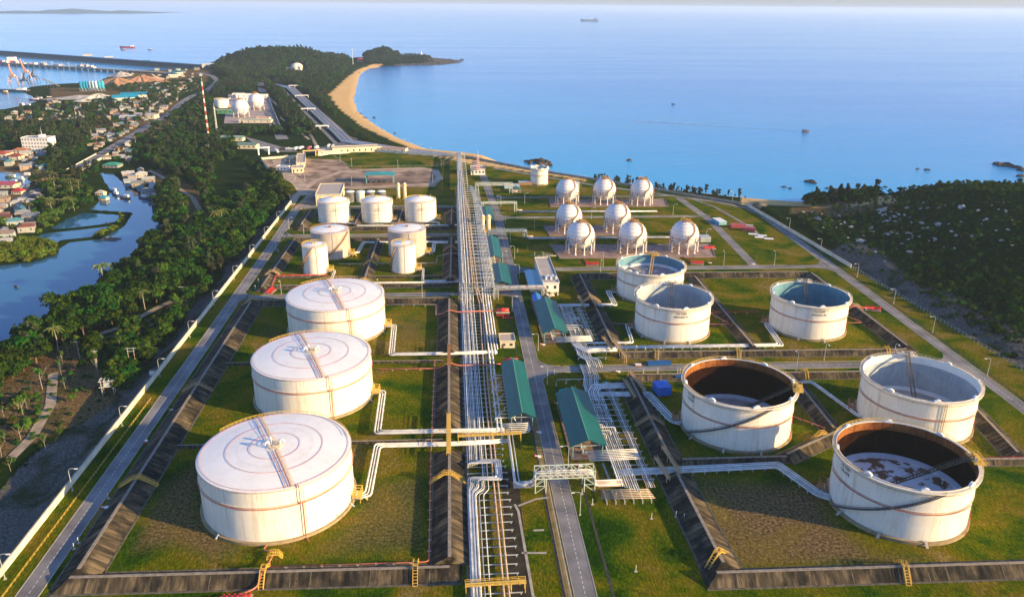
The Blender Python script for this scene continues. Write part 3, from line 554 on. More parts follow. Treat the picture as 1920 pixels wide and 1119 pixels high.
def dome_tank(name, label, x, y, R, H, rise=1.6, cam_az=None, big=True):
    t = thing(name, label, 'storage tank', (x,y,0)); fa = math.atan2(-y,-x) # towards the open front side
    mb = MB(); mb.lathe([(R+1.1,0),(R+1.1,.9),(R-.2,.9)], 96); obj('plinth', mb, foundm, t)
    mb = MB(); mb.lathe([(R,.9),(R,H)], 128); s = obj('shell', mb, shell_w, t, True)
    prof = [(R+.05,H+.02)]+[(R*k, H+rise*(1-k*k)) for k in (.97,.85,.7,.55,.4,.25,.1,.0005)]
    mb = MB(); mb.lathe(prof, 128); rf = obj('roof', mb, roof_w, t, True)
    mb = MB()
    for z, r in ((H-.25,.22),(H*.70,.26),(H*.685,.12)): ring(mb, R+.1, z, r, 96)
    obj('wind_girder', mb, band, t)
    mb = MB(); railing(mb, R-.15, H+.1, 1.1, fa+math.pi*.5, fa+math.pi*1.25); obj('railing', mb, yellow, t)
    zr = lambda r: H+rise*(1-(r/R)**2)
    mb = MB()
    for k in (.33,.63,.965): ring(mb, R*k, zr(R*k)+.16, .06, 72)
    ux, uy = math.cos(fa+.16), math.sin(fa+.16); px_, py_ = -uy, ux
    for q in (-.9,-2.2):
        pl = [(ux*r+px_*(q if r > 0 else q-1.), uy*r+py_*(q if r > 0 else q-1.), zr(abs(r))+.3) for r in (R-.2,R*.6,R*.36,R*.33,3.2)]; mb.tube(pl, .10, 5)
    pl = [(-ux*r-px_*2, -uy*r-py_*2, zr(r)+.3) for r in (3.2,R*.45,R*.46,R-.2)]; mb.tube(pl, .10, 5)
    ring(mb, R+.45, H*.70-.5, .12, 96); obj('foam_pipe', mb, M('foam_red',(.42,.07,.05),(.55,.15,.10),.5,.5), t)
    mb = MB()
    for sd in (-1,1): mb.tube([(ux*r+px_*sd*.55, uy*r+py_*sd*.55, zr(abs(r))+1.25) for r in (-R+.2,-R*.5,0,R*.5,R-.2)], .045, 4)
    for k in range(29):
        r = -R+.5+(2*R-1)*k/28
        for sd in (-1,1): mb.bar((ux*r+px_*sd*.55,uy*r+py_*sd*.55,zr(abs(r))+.1),(ux*r+px_*sd*.55,uy*r+py_*sd*.55,zr(abs(r))+1.25),.045)
    o = obj('roof_walkway', mb, M('walkway_orange',(.62,.36,.10),(.72,.48,.18),.6,.6), t)
    mb = MB(); mb.strip([(ux*r, uy*r) for r in (-R+.2,R-.2)], .9, 0); mb.v = [(a,b_,zr(math.hypot(a,b_))+.2) for a,b_,_ in mb.v]
    vs, fs = [], []
    K = 16
    for k in range(K+1):
        r = -R+.3+(2*R-.6)*k/K
        for sd in (-.45,.45): vs.append((ux*r+px_*sd, uy*r+py_*sd, zr(abs(r))+.18))
    mb = MB(); mb.add(vs, [(2*k,2*k+1,2*k+3,2*k+2) for k in range(K)]); obj('tread_plate', mb, M('tread',(.60,.50,.36),(.70,.60,.46),.7,.7), o)
    if big:
        mb = MB(); railing(mb, 2.6, H+rise+.15, 1.0, step=1.2); mb.lathe([(1e-3,H+rise+.14),(2.7,H+rise+.14),(2.7,H+rise-.1)], 20); obj('centre_platform', mb, M('platform_cream',(.62,.52,.36),(.7,.6,.44),1,.6), t)
        for a in (fa+1.3, fa-1.2, fa-2.6):
            mb = MB(); q = 2.0; cx, cy = q*math.cos(a), q*math.sin(a); mb.tube([(cx,cy,H+rise)]+[(cx+.75*math.cos(a)*(1-math.cos(b_)), cy+.75*math.sin(a)*(1-math.cos(b_)), H+rise+1.7+.75*math.sin(b_)) for b_ in np.linspace(0,3.4,8)], .33, 8); obj('gooseneck_vent', mb, white, t)
    ra = fa+.22; mb = MB(); c, s_ = math.cos(ra), math.sin(ra)
    mb.tube([((R-.4)*c,(R-.4)*s_,H+.4),((R+.9)*c,(R+.9)*s_,H+.3),((R+.9)*c,(R+.9)*s_,H*.7),((R+.9)*math.cos(ra+.03),(R+.9)*math.sin(ra+.03),H*.69),((R+.9)*math.cos(ra+.03),(R+.9)*math.sin(ra+.03),.4),((R+4)*math.cos(ra+.03),(R+4)*math.sin(ra+.03),.4)], .17, 6)
    mb.tube([((R+.75)*math.cos(ra+.05),(R+.75)*math.sin(ra+.05),H*.97),((R+.75)*math.cos(ra+.05),(R+.75)*math.sin(ra+.05),.4)], .09, 5)
    obj('riser_pipe', mb, M('foam_red',(.4,.1,.1)), t)
    nozzles(t, R, rad(-6))
    mb = MB(); a = fa-.9; mb.bar(((R+.6)*math.cos(a),(R+.6)*math.sin(a),1.2),((R+2)*math.cos(a),(R+2)*math.sin(a),0),.5); obj('access_step', mb, steel, t); mb = MB(); a = fa+1.05; mb.bar(((R+.6)*math.cos(a),(R+.6)*math.sin(a),1.2),((R+2)*math.cos(a),(R+2)*math.sin(a),0),.5); obj('access_step', mb, steel, t); mb = MB(); mb.cyl((R+.2)*math.cos(fa+.75),(R+.2)*math.sin(fa+.75),1.4,2.2,.5,n=10); obj('manhole', mb, steel, t)
    return t
dome_tank('storage_tank','nearest of the three huge white dome-roofed tanks, by the front bund',-65.2,248.5,26.6,20.4)
dome_tank('storage_tank','middle one of the three huge white dome-roofed tanks in the left column',-65.6,330.5,26.6,20.2)
dome_tank('storage_tank','farthest of the three huge white dome-roofed tanks, beside the cross road',-65.8,411.0,26.6,20.0)
def open_tank(label, x, y, R, H, inner, deckm, dz, stair=False, gantry=None, txt=None, top=None, plat=None, lader=False, noz=None):
    t = thing('storage_tank', label, 'open-topped tank', (x,y,0)); fa = math.atan2(-y,-x)
    mb = MB(); mb.lathe([(R+1.0,0),(R+1.0,1.1),(R-.2,1.1)], 96); obj('plinth', mb, foundm, t)
    mb = MB(); mb.lathe([(R,1.1),(R,H)], 128); obj('shell', mb, shell_w, t, True)
    Ri = R-.12; zt = H-3.2
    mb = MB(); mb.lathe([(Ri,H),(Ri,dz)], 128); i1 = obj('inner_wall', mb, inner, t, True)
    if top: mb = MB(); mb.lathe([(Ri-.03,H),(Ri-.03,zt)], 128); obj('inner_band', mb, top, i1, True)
    mb = MB(); mb.lathe([(Ri-.02,H+.02),(R+1.35,H+.02),(R+1.35,H-.45),(R+.03,H-.5)], 96); mb.lathe([(Ri-.02,H+.02),(Ri-.02,H+.3),(R+.15,H+.3),(R+.15,H+.03)], 96); obj('rim_walkway', mb, M('rim_cream',(.62,.54,.42),(.74,.68,.58),.6,.6), t)
    mb = MB(); ring(mb, R+.12, H*.60, .2, 96); ring(mb, R+.2, H*.575, .1, 96); ring(mb, R+1.0, H-1.3, .12, 96); obj('wind_girder', mb, band, t)
    mb = MB(); mb.lathe([(Ri-.25,dz),(Ri-.25,dz+1.3),(Ri-2.6,dz+1.1),(Ri-2.6,dz+.25)], 96); fr = obj('floating_roof', mb, pont, t, False)
    mb = MB(); mb.lathe([(Ri-2.6,dz+.28),(1e-3,dz+.3)], 64); obj('deck', mb, deckm, fr)
    mb = MB()
    for k in range(11):
        a = rng.uniform(0,6.28); r = rng.uniform(.15,.8)*R; mb = MB(); mb.cyl(r*math.cos(a), r*math.sin(a), dz+.28, dz+1.1, .3 if k else 1.4, n=8); obj('deck_fitting', mb, white, fr)
    mb = MB(); railing(mb, R+1.2, H, 1.1, fa+math.pi*.45, fa+math.pi*1.85); obj('railing', mb, yellow if stair else M('rail_cream',(.55,.47,.33)), t)
    for k in range(8):
        a = fa+.35+k*math.pi/4; mb = MB(); c, s_ = math.cos(a), math.sin(a)
        mb.add(*dome(1.5,.55,(R*c,R*s_,H+.1),a)); obj('foam_chamber', mb, white, t)
    if gantry is not None:
        a = gantry; c, s_ = math.cos(a), math.sin(a); A0 = Vector(((R-.2)*c,(R-.2)*s_,H+1.1)); B0 = Vector((-(R*.18)*c,-(R*.18)*s_,dz+1.2)); mb = MB(); sd = Vector((-s_,c,0))
        for k in (-.75,.75): mb.bar(A0+sd*k, B0+sd*k, .22,.5); mb.bar(A0+sd*k+Vector((0,0,1.1)), B0+sd*k+Vector((0,0,1.1)), .1)
        K = 26
        for i in range(K+1):
            p = A0+(B0-A0)*i/K; mb.bar(p-sd*.75, p+sd*.75, .4,.1)
            for k in (-.75,.75): mb.bar(p+sd*k, p+sd*k+Vector((0,0,1.1)), .07)
        obj('rolling_ladder', mb, yellow if plat and R < 21.5 else M('ladder_dark',(.10,.075,.05),(.2,.15,.1)), t)
        mb = MB(); m0 = Vector(((R+.6)*c,(R+.6)*s_,H)); ax = Vector((c,s_,0))
        def pb(a_, b_, z0, z1):
            vs = [m0+ax*q+sd*k+Vector((0,0,z)) for z in (z0,z1) for q,k in ((a_[0],a_[1]),(b_[0],a_[1]),(b_[0],b_[1]),(a_[0],b_[1]))]; mb.add(vs, [(3,2,1,0),(4,5,6,7),(0,1,5,4),(1,2,6,5),(2,3,7,6),(3,0,4,7)])
        pb((-2,-4),(2,4),.05,.25)
        for q in (-2,2): pb((q-.06,-4),(q+.06,4),1.2,1.32)
        for k in np.linspace(-4,4,9):
            for q in (-2,2): pb((q-.06,k-.06),(q+.06,k+.06),.25,1.25)
        for k in (-4,4): pb((-2,k-.06),(2,k+.06),1.2,1.32)
        pb((-.8,-2.6),(.4,-1.6),.25,2.0); pb((-.8,1.2),(.2,2.2),.25,1.7)
        obj('gauge_platform', mb, yellow if plat else M('rim_cream',(.6,.5,.4)), t)
    if stair: spiral(t, R, H-.4, fa-.95, fa+.62, dark)
    if lader:
        a = fa+.50; mb = MB()
        for k in (-.02,.02): mb.tube([((R+.5)*math.cos(a+k),(R+.5)*math.sin(a+k),1),((R+.5)*math.cos(a+k),(R+.5)*math.sin(a+k),H-.6)], .1, 5)
        for i in range(30): z = 1.3+i*(H-2)/30; mb.bar(((R+.5)*math.cos(a-.02),(R+.5)*math.sin(a-.02),z),((R+.5)*math.cos(a+.02),(R+.5)*math.sin(a+.02),z),.07)
        obj('ladder', mb, dark, t)
    if txt: text(t, txt[0], R, fa+txt[1], H*.84, 1.6, dark)
    nozzles(t, R, fa-1.35 if noz is None else noz, rustc)
    mb = MB()
    for a in (fa-.75, fa-.12, fa+.5): mb = MB(); mb.bar(((R+.3)*math.cos(a),(R+.3)*math.sin(a),1.7),((R+2.4)*math.cos(a),(R+2.4)*math.sin(a),.1),1.0,.15); obj('access_step', mb, conc, t)
    mb = MB(); a = fa+1.25; ring(mb, R+.75, H*.585, .13, 90, fa-1.2, a); mb.tube([((R+.75)*math.cos(a),(R+.75)*math.sin(a),H*.585),((R+1.2)*math.cos(a),(R+1.2)*math.sin(a),H*.3),((R+1.2)*math.cos(a),(R+1.2)*math.sin(a),.4)], .14, 6); obj('fire_main', mb, M('foam_red',(.4,.1,.1)), t)
    return t
def dome(r, th, c, a, n=10): # half disc standing on the rim, facing outwards
    ax = Vector((math.cos(a),math.sin(a),0)); sd = Vector((-math.sin(a),math.cos(a),0)); c = Vector(c); vs = []
    for q in (-.35,th):
        for k in range(n+1): b_ = math.pi*k/n; vs.append(c+ax*q+sd*r*math.cos(b_)+Vector((0,0,r*.75*math.sin(b_))))
    m_ = n+1; fs = [tuple(range(m_)), tuple(reversed(range(m_,2*m_)))]+[(k+1,k,m_+k,m_+k+1) for k in range(n)]
    return vs, fs
open_tank('nearest rust-lined open tank at bottom right, its stained white floating roof showing',160,230.3,23.1,20.9,in_rust_shade,deckr,6.3,True,rad(-12),(('TK-5201','CRUDE'),-.85),in_rust_lit,True)
open_tank('middle rust-lined open tank, almost black inside, with dark spiral stair',120.3,290,22.9,20.8,in_rust_shade,deck,2.2,True,rad(-18),(('TK-5202','CRUDE'),-.95),in_rust_lit,True)
open_tank('large grey-lined open tank at the right edge with a tall inside ladder',201.5,291,23.1,20.2,in_grey,deck,3.5,False,rad(74),None,white,False,True)
open_tank('clean open tank with blue-grey inside and sunlit right flank, front of its pair',121.4,397.7,20.5,20.0,in_grey,deck,1.6,False,rad(78),(('TK-5203','MOGAS 92'),.25))
open_tank('clean blue-lined open tank standing alone beside the hill road',199.5,396.8,20.6,19.8,in_blue,deck,1.6,False,rad(75),(('TK-5204','MOGAS 95'),.30))
open_tank('farthest open tank, its floating roof high and a yellow ladder across it',123.2,456.6,20.6,18.8,in_blue,M('patched_deck',(.30,.26,.27),(.62,.62,.66),.35,.7,lo=.6,hi=.64),12.3,False,rad(72),None,None,True)
def plain_tank(label, x, y, R, H, mat_, rise=1.2, bands=(), rail=yellow, stair=None, brace=False, txt=None, name='storage_tank', cols=None):
    t = thing(name, label, 'storage tank', (x,y,0)); fa = math.atan2(-y,-x)
    mb = MB(); mb.lathe([(R+.7,0),(R+.7,.5),(R-.1,.5)], 48); obj('plinth', mb, foundm, t)
    mb = MB(); mb.lathe([(R,.5),(R,H)], 72); obj('shell', mb, mat_, t, True)
    mb = MB(); mb.lathe([(R+.04,H+.01)]+[(R*k,H+rise*(1-k*k)) for k in (.95,.8,.6,.4,.2,.0005)], 72); obj('roof', mb, roof_w, t, True)
    mb = MB(); ring(mb, R+.05, H-.15, .2, 60)
    for z in bands: ring(mb, R+.08, H*z, .16, 60)
    obj('stiffening_ring', mb, band, t)
    mb = MB(); railing(mb, R-.1, H, 1.2, q=1.8); mb.box(-1,-1,H+rise-.1,1,1,H+rise+.9); obj('railing', mb, rail, t)
    if stair is not None: spiral(t, R, H, fa+stair[0], fa+stair[1], stair[2])
    if txt: text(t, txt, R, fa+.05, H*.72, 1.3, M('label_brown',(.30,.16,.08)))
    nozzles(t, R, rad(-15)); mb = MB(); mb.tube([((R+.3)*math.cos(fa+.1),(R+.3)*math.sin(fa+.1),.5),((R+.3)*math.cos(fa+.1),(R+.3)*math.sin(fa+.1),H)], .12, 5); obj('drain_pipe', mb, conc, t)
    return t
plain_tank('left one of the two slim white tanks, dark stair winding up its left side',-93.2,510.5,8.3,19,shell_w,1.0,stair=(-1.7,-.2,rustc)); plain_tank('right one of the two slim white tanks, just ahead of a grey tank',-34.0,510.5,8.3,19,shell_w,1.0,stair=(-1.5,-.6,rustc))
plain_tank('left pinkish grey tank with a white roof and a brown stair on its side',-88.5,549.5,13.7,18.8,shell_g,1.4,rail=rustc,stair=(-.3,1.05,rustc)); plain_tank('right pinkish grey tank with a white roof, half hidden by a slim tank',-33.5,549.5,13.7,18.8,shell_g,1.4,rail=rustc)
for x, lb in ((-99,'left'),(-63.3,'middle'),(-27.2,'right')): plain_tank('%s one of the row of three white tanks with brown bands%s'%(lb,{'left':', by the flat-roofed warehouse','middle':'','right':', streaked with rust'}[lb]),x,645,13.2,17.2,shell_w,3.0,(.88,.76,.66,.48),txt=('TK-5305','KEROSENE'))
# far open white tank behind the sphere field
t = open_tank('lone small open white tank beside the sea wall, behind the spheres',88.3,783,8.8,16.5,in_grey,deck,11,False,None,None); 
# small cluster behind the banded tanks
for x, w_, lb in ((-94,0,'dark hooped squat tank nearest the warehouse'),(-84.3,1,'plain white squat tank among dark ones behind the banded tanks'),(-75.2,0,'dark hooped squat tank third from the warehouse'),(-65.4,0,'dark hooped squat tank beside the twin vessels')):
    t = thing('squat_tank', lb, 'small tank', (x,713,0)); mb = MB(); mb.lathe([(4.2,0),(4.2,9.2)], 28); obj('shell', mb, white if w_ else dark, t, True); mb = MB(); mb.lathe([(4.3,9.2),(3,9.9),(1e-3,10.2)], 28); obj('roof', mb, roof_w, t)
    mb = MB(); [ring(mb, 4.25, z, .15, 28) for z in (1.5,3.5,5.5,7.5)]; obj('hoop', mb, steel, t); mb = MB(); mb.tube([(0,-4.2,1),(0,-7,1),(3,-7,1)], .2, 6); obj('outlet', mb, wht3, t)
for x, y, lb in ((-50.5,722,'left of two slim upright vessels with yellow tops behind the banded tanks'),(-44.6,722,'right of two slim upright vessels with yellow tops behind the banded tanks'),(23.6,604,'left silver vessel with an orange top beside the central road'),(28.2,604,'right silver vessel with an orange top beside the central road')):
    t = thing('upright_vessel', lb, 'vessel', (x,y,0)); hh = 14 if y > 700 else 13; mb = MB(); mb.lathe([(1.5,1),(1.6,hh),(1.0,hh+1.1),(1e-3,hh+1.3)], 20); obj('column', mb, M('vessel_cream',(.66,.58,.42),(.75,.68,.52),.5,.4), t, True)
    mb = MB(); railing(mb, 2.3, hh-1.2, 1.2, step=1.2); mb.lathe([(1.6,hh-1.3),(2.4,hh-1.3),(2.4,hh-1.1),(1.6,hh-1.1)], 16); [mb.bar((2*math.cos(a),2*math.sin(a),0),(1.6*math.cos(a),1.6*math.sin(a),3),.3) for a in (0.5,2.1,3.7,5.3)]; obj('service_platform', mb, yellow, t)
# ---------------------------------------------------------------- gas spheres
sph_m = paint('sphere_white',(.70,.66,.66),(.80,.77,.76),(.45,.36,.34),.3,.5); padm = M('sphere_pad',(.20,.14,.13),(.34,.25,.22),.2,.9)
def sphere_tank(label, x, y, R, zc, loc=None, stair=True, small=False, nleg=10):
    t = thing('spherical_tank', label, 'gas sphere', (x,y,H1(x,y) if small else 0)); fa = math.atan2(-y,-x)
    n_ = 40; mb = MB(); mb.lathe([(max(1e-3,R*math.sin(a)), zc-R*math.cos(a)) for a in np.linspace(0,math.pi,25)], n_); obj('shell', mb, sph_m, t, True)
    mb = MB()
    for k in (-.62,-.38,-.12,.14,.4,.64,.83): ring(mb, R*math.sqrt(1-k*k)+.1, zc+k*R, .09, 48)
    obj('spray_ring', mb, M('ring_grey',(.42,.36,.36)), t)
    mb = MB(); mb.lathe([(R*.22,zc+R*.985),(R*.36,zc+R*.985),(R*.36,zc+R*1.0),(R*.22,zc+R)], 24); 
    m2 = MB(); railing(m2, R*.35, zc+R*1.0, 1.3, step=1.1); m2.cyl(0,0,zc+R,zc+R*1.12,.8,n=10); m2.cyl(-1.2,.8,zc+R,zc+R*1.22,.4,n=8); m2.box(.6,-1.4,zc+R,2.2,.2,zc+R*1.1); p_ = obj('top_platform', mb, rustc, t); obj('top_railing', m2, M('rail_gold',(.55,.33,.08),(.45,.2,.06),1,.6), p_)
    for k in range(nleg):
        a = fa+2*math.pi*(k+.5)/nleg; c, s_ = math.cos(a)*R*.985, math.sin(a)*R*.985; mb = MB(); mb.cyl(c,s_,0,zc*.62,.46,n=10); mb.cyl(c,s_,0,.5,.9,n=10); l_ = obj('leg', mb, white, t)
        mb = MB(); mb.cyl(c,s_,zc*.62,zc*1.02,.42,n=10); obj('upper_leg', mb, M('leg_grey',(.30,.34,.38)), l_)
    mb = MB()
    for k in range(nleg):
        a, b_ = fa+2*math.pi*(k+.5)/nleg, fa+2*math.pi*(k+1.5)/nleg; q = R*.985
        p0, p1 = (q*math.cos(a),q*math.sin(a)), (q*math.cos(b_),q*math.sin(b_)); mb.bar((*p0,.6),(*p1,zc*.62),.16); mb.bar((*p1,.6),(*p0,zc*.62),.16)
    obj('bracing', mb, M('leg_grey',(.3,.34,.38)), t)
    mb = MB(); ring(mb, R*.5, .9, .12, 30); ring(mb, R+.9, zc*.9, .1, 40); [mb.tube([((R+.9)*math.cos(a),(R+.9)*math.sin(a),.3),((R+.9)*math.cos(a),(R+.9)*math.sin(a),zc*.9+2),(R*.75*math.cos(a),R*.75*math.sin(a),zc+R*.68)], .13, 6) for a in (fa+1.45,fa-1.5)]; obj('fire_main', mb, M('foam_red',(.4,.1,.1)), t)
    if stair:
        P0 = Vector((math.cos(fa-.75)*(R+7), math.sin(fa-.75)*(R+7), .2)); P1 = Vector((math.cos(fa+.25)*(R+1.2), math.sin(fa+.25)*(R+1.2), zc-R*.1)); pts = [P0+(P1-P0)*k/6 for k in range(7)]
        pts += [Vector((math.cos(fa+.25+b_*1.1)*(R+.8)*math.cos(e), math.sin(fa+.25+b_*1.1)*(R+.8)*math.cos(e), zc+(R+.8)*math.sin(e))) for b_, e in ((.3,.2),(.5,.45),(.65,.75),(.75,1.05),(.8,1.25))]
        mb, m2 = MB(), MB()
        for a, b_ in zip(pts, pts[1:]): mb.bar(a, b_, 1.0, .25); m2.bar(a+Vector((0,0,1.1)), b_+Vector((0,0,1.1)), .12); m2.bar(a, a+Vector((0,0,1.1)), .1)
        s_ = obj('stairway', mb, rustc, t); obj('handrail', m2, M('rail_gold',(.55,.33,.08)), s_)
    if not small: text(t, ('TK-5209','LPG'), R+.1, fa+.2, zc+R*.08, 1.1, dark)
    return t
SPH = [(93.3,548,'front left white gas sphere'),(132,547,'front middle white gas sphere, under the farthest open tank'),(171,546.5,'front right white gas sphere, standing alone on its dark pad'),(92.9,604,'left sphere of the middle pair, partly behind another'),(132.2,603,'right sphere of the middle pair, beside empty grass'),
 (104.9,698,'left of the three far gas spheres'),(139.6,699,'centre of the three far gas spheres, rust-tinged top'),(173.5,695,'right of the three far gas spheres by the coast road')]
for x, y, lb in SPH: sphere_tank(lb, x, y, 10.4, 12.6)
for pts, lb in (([(76,531),(190,528.5),(196,561),(73,565)],'front'),([(76,590),(150,588),(150,618),(74,620)],'middle'),([(88,684),(196,681),(200,710),(90,713)],'far')):
    t = thing('paved_pad','pinkish paved pad under the %s row of spheres'%lb,'concrete pad',(pts[0][0],pts[0][1],0)); o = pts[0]; mb = MB(); q = [(a-o[0],b_-o[1]) for a,b_ in pts]; mb.strip(q+[q[0]], .3, 0, .5); mb.poly(q, .06); obj('slab', mb, padm, t)
for px, py, lb in ((453,219,'left of two spheres in the small gas yard across the woods'),(482,206,'right of two spheres in the small gas yard across the woods')):
    x, y, z = PT(px, py); sphere_tank(lb, x, y, 13, 15, stair=False, small=True, nleg=8)
# ================================================================ pipes, racks, crossings
def pipe(label, pts, r, mat_, group=None, name='pipe', cat='pipe', n=7, posts=0, flange=True):
    o0 = Vector(pts[0]); t = thing(name, label, cat, o0, 0, group); q = [Vector(p)-o0 for p in pts]
    pp = [q[0]] # soften the corners
    for i in range(1,len(q)-1):
        a, b = (q[i-1]-q[i]), (q[i+1]-q[i]); c = min(1.2+r, a.length*.4, b.length*.4); a.normalize(); b.normalize(); pp += [q[i]+a*c, q[i]+(a+b)*c*.28, q[i]+b*c]
    pp.append(q[-1]); mb = MB(); mb.tube(pp, r, n); obj('run', mb, mat_, t, True)
    mb, fl = MB(), MB()
    for a, b in zip(q, q[1:]):
        L = (b-a).length; k = int(L/(posts or 14)); u = (b-a).normalized()
        for i in range(1,k+1):
            p = a+u*(L*i/(k+1)); z = p.z+o0.z
            if posts and z > .4: mb.box(p.x-.12,p.y-.12,-o0.z,p.x+.12,p.y+.12,p.z-r*.8); mb.box(p.x-.4-r,p.y-.15,p.z-r-.15,p.x+.4+r,p.y+.15,p.z-r)
            if flange and L > 25 and i%3 == 0: fl.tube([p-u*.15,p+u*.15], r*1.45, n)
    if mb.v: o = obj('support', mb, steel, t); o['kind'] = 'stuff'
    if fl.v: o = obj('flange', fl, mat_, t); o['kind'] = 'stuff'
    return t
G1 = 'parallel pipes running the length of the central rack'
mats_ = [wht3,wht2,wht2,wht3,wht2,wht3,wht2,wht2,wht3,wht2,wht3]
xs = [3.9,4.7,5.5,6.3,6.9,7.5,8.1,8.9,9.6,10.4,11.3]; rs = [.26,.34,.30,.2,.16,.28,.14,.2,.26,.16,.2]
for i, (x, r) in enumerate(zip(xs, rs)):
    z = 1.25+(.2 if i%3 == 1 else 0); up = 6.4 if i%2 else 4.2
    xn = (3.5+(x-3.9)*.5) if i < 9 else (7.6,9.2)[i-9]; L1 = [(xn,90,z),(xn,247-i*.35,z),(x,250-i*.35,z),(x,252-i*.35,z)]
    if i < 8: L1 += [(x+(0 if i > 5 else 0),252-i*.35,z+2.2),(14.5+i*.3,252-i*.35,z+1.9),(14.5+i*.3,262+i*.3,z+1.9),(x,262+i*.3,z+1.9),(x,262+i*.3,z)]
    L1 += [(x,440,z),(x,444,up),(x+.35*(i>4),640,up),(x*.6+4.1,905,up),(x*.6+4.1,934,up-2)]
    pipe('white pipe in the bundle along the bund, %s'%('with a square loop beside the nearest tank' if i < 8 else 'running straight past the square loops'), L1, r, mats_[i], G1)
for x, lb in ((13.3,'left brownish pipe of the pair standing clear over the bare sleepers'),(14.9,'right brownish pipe of the pair standing clear over the bare sleepers')): pipe(lb, [(x,90,1.4),(x+.1,330,1.4),(x+1.6,440,1.4),(x-.6,452,7.2),(x-2.2,640,7.2),(x-4.4,820,7)], .36, brn, n=8)
for i, (x, y0, r) in enumerate(((17.2,288,.42),(18.9,283,.42),(20.4,366,.5),(21.9,372,.34))): pipe('stout white pipe %s of the four beside the long green pump shelter'%('leftmost','second','third','rightmost')[i] if False else 'stout white pipe beside the long green shelter, %s'%('first from the bund','second from the bund','third from the bund','closest to the road')[i], [(x,y0,1.9),(x,450,1.9),(x,455,5.2),(x,640,5.2)], r, wht3, n=9)
pipe('fat white pipe running down from the yellow gangway towards the road bridge',[(21.3,286,2.7),(21.3,248.5,2.7),(24,246.5,2.7),(28.5,246.5,5.2),(28.5,246.5,7)], .52, wht3, n=10)
pipe('thinner white pipe beside the fat one below the yellow gangway',[(22.9,290,2.4),(22.9,249,2.4),(27.5,249,2.4)], .22, wht3)
for i, (x, r) in enumerate(((19,.2),(20,.3),(20.9,.22),(21.8,.3),(22.7,.2),(23.6,.26),(24.5,.18))): pipe('silver pipe in the upper right bundle of the rack beside the small shelters', [(x,456,6.2),(x,560,6.2),(x-.5,700,6.2),(x-2.5,745,6.2)], r, wht2 if i%2 else wht3, 'silver pipes in the upper right bundle of the rack')
for i, x in enumerate((5.3,7.5,9.2,11.2)): pipe('high level pipe on the tall far half of the rack', [(x,458,8.6),(x,700,8.6),(x*.5+4.5,925,7.8)], (.4,.3,.45,.3)[i], (wht2,wht3,wht2,brn)[i], 'high level pipes on the tall far half of the rack', n=8)
# low sleepers and tall frames
def frame(name, label, group, w_, h, tiers, x0, post=.3):
    t = thing(name, label, 'pipe support', (0,0,-100), 0, group); mb = MB()
    for z in tiers: mb.box(0,-.17,z-.22,w_,.17,z)
    obj('beam', mb, steel, t)
    for x in ([.3,w_-.5] if w_ < 18 else [.3,w_*.5,w_-.5]): mb = MB(); mb.box(x-post/2,-post/2,0,x+post/2,post/2,h-.22); obj('post', mb, steel, t)
    return t
t0 = frame('pipe_sleeper','low steel sleeper under the pipes on the near half of the rack','low sleepers under the central rack',15.5,.9,[.92],0)
KIDS.clear(); first = True; y = 100.0
while y < 440:
    loc = (3.0+(0 if int(y)%2 else .5),y,0)
    if first: t0.location = loc; first = False
    else: dup(t0, loc, 0, scale=(1 if y > 262 else 1.02,1,1))
    y += 4.4
t1 = frame('rack_trestle','tall blue-grey steel frame carrying the far half of the rack','tall frames of the far rack half',22.2,8.2,[4.0,6.1,8.2],0,.35); t1.location = (3,450,0); y = 458.5
while y < 740: dup(t1, (3,y,0), 0, scale=(1 if y < 640 else 1-(y-640)*.003,1,1)); y += 8.5
t2 = frame('rack_trestle','narrow steel frame where the rack tapers towards the beach','narrow frames at the beach end of the rack',10.5,7.4,[5.4,7.2],0,.3); t2.location = (5,752,0); y = 764
while y < 934: dup(t2, (5,y,0)); y += 12
def beam_lines(label, x0, y0, x1, y1, z):
    t = thing('rack_girder', label, 'girder', (x0,y0,z)); mb = MB(); mb.bar((0,0,0),(x1-x0,y1-y0,0),.22,.45); obj('girder', mb, steel, t)
    mb = MB(); k = int(abs(y1-y0)/5); [mb.bar((0,(y1-y0)*i/k,0),(0,(y1-y0)*i/k,-1.6),.14) for i in range(k+1)]; o = obj('hanger', mb, steel, t); o['kind'] = 'stuff'
for x in (3.2,14,25): beam_lines('long grey girder along the %s of the tall rack'%{3.2:'bund edge',14:'middle',25:'road edge'}[x], x, 450, x, 735, 5.9)
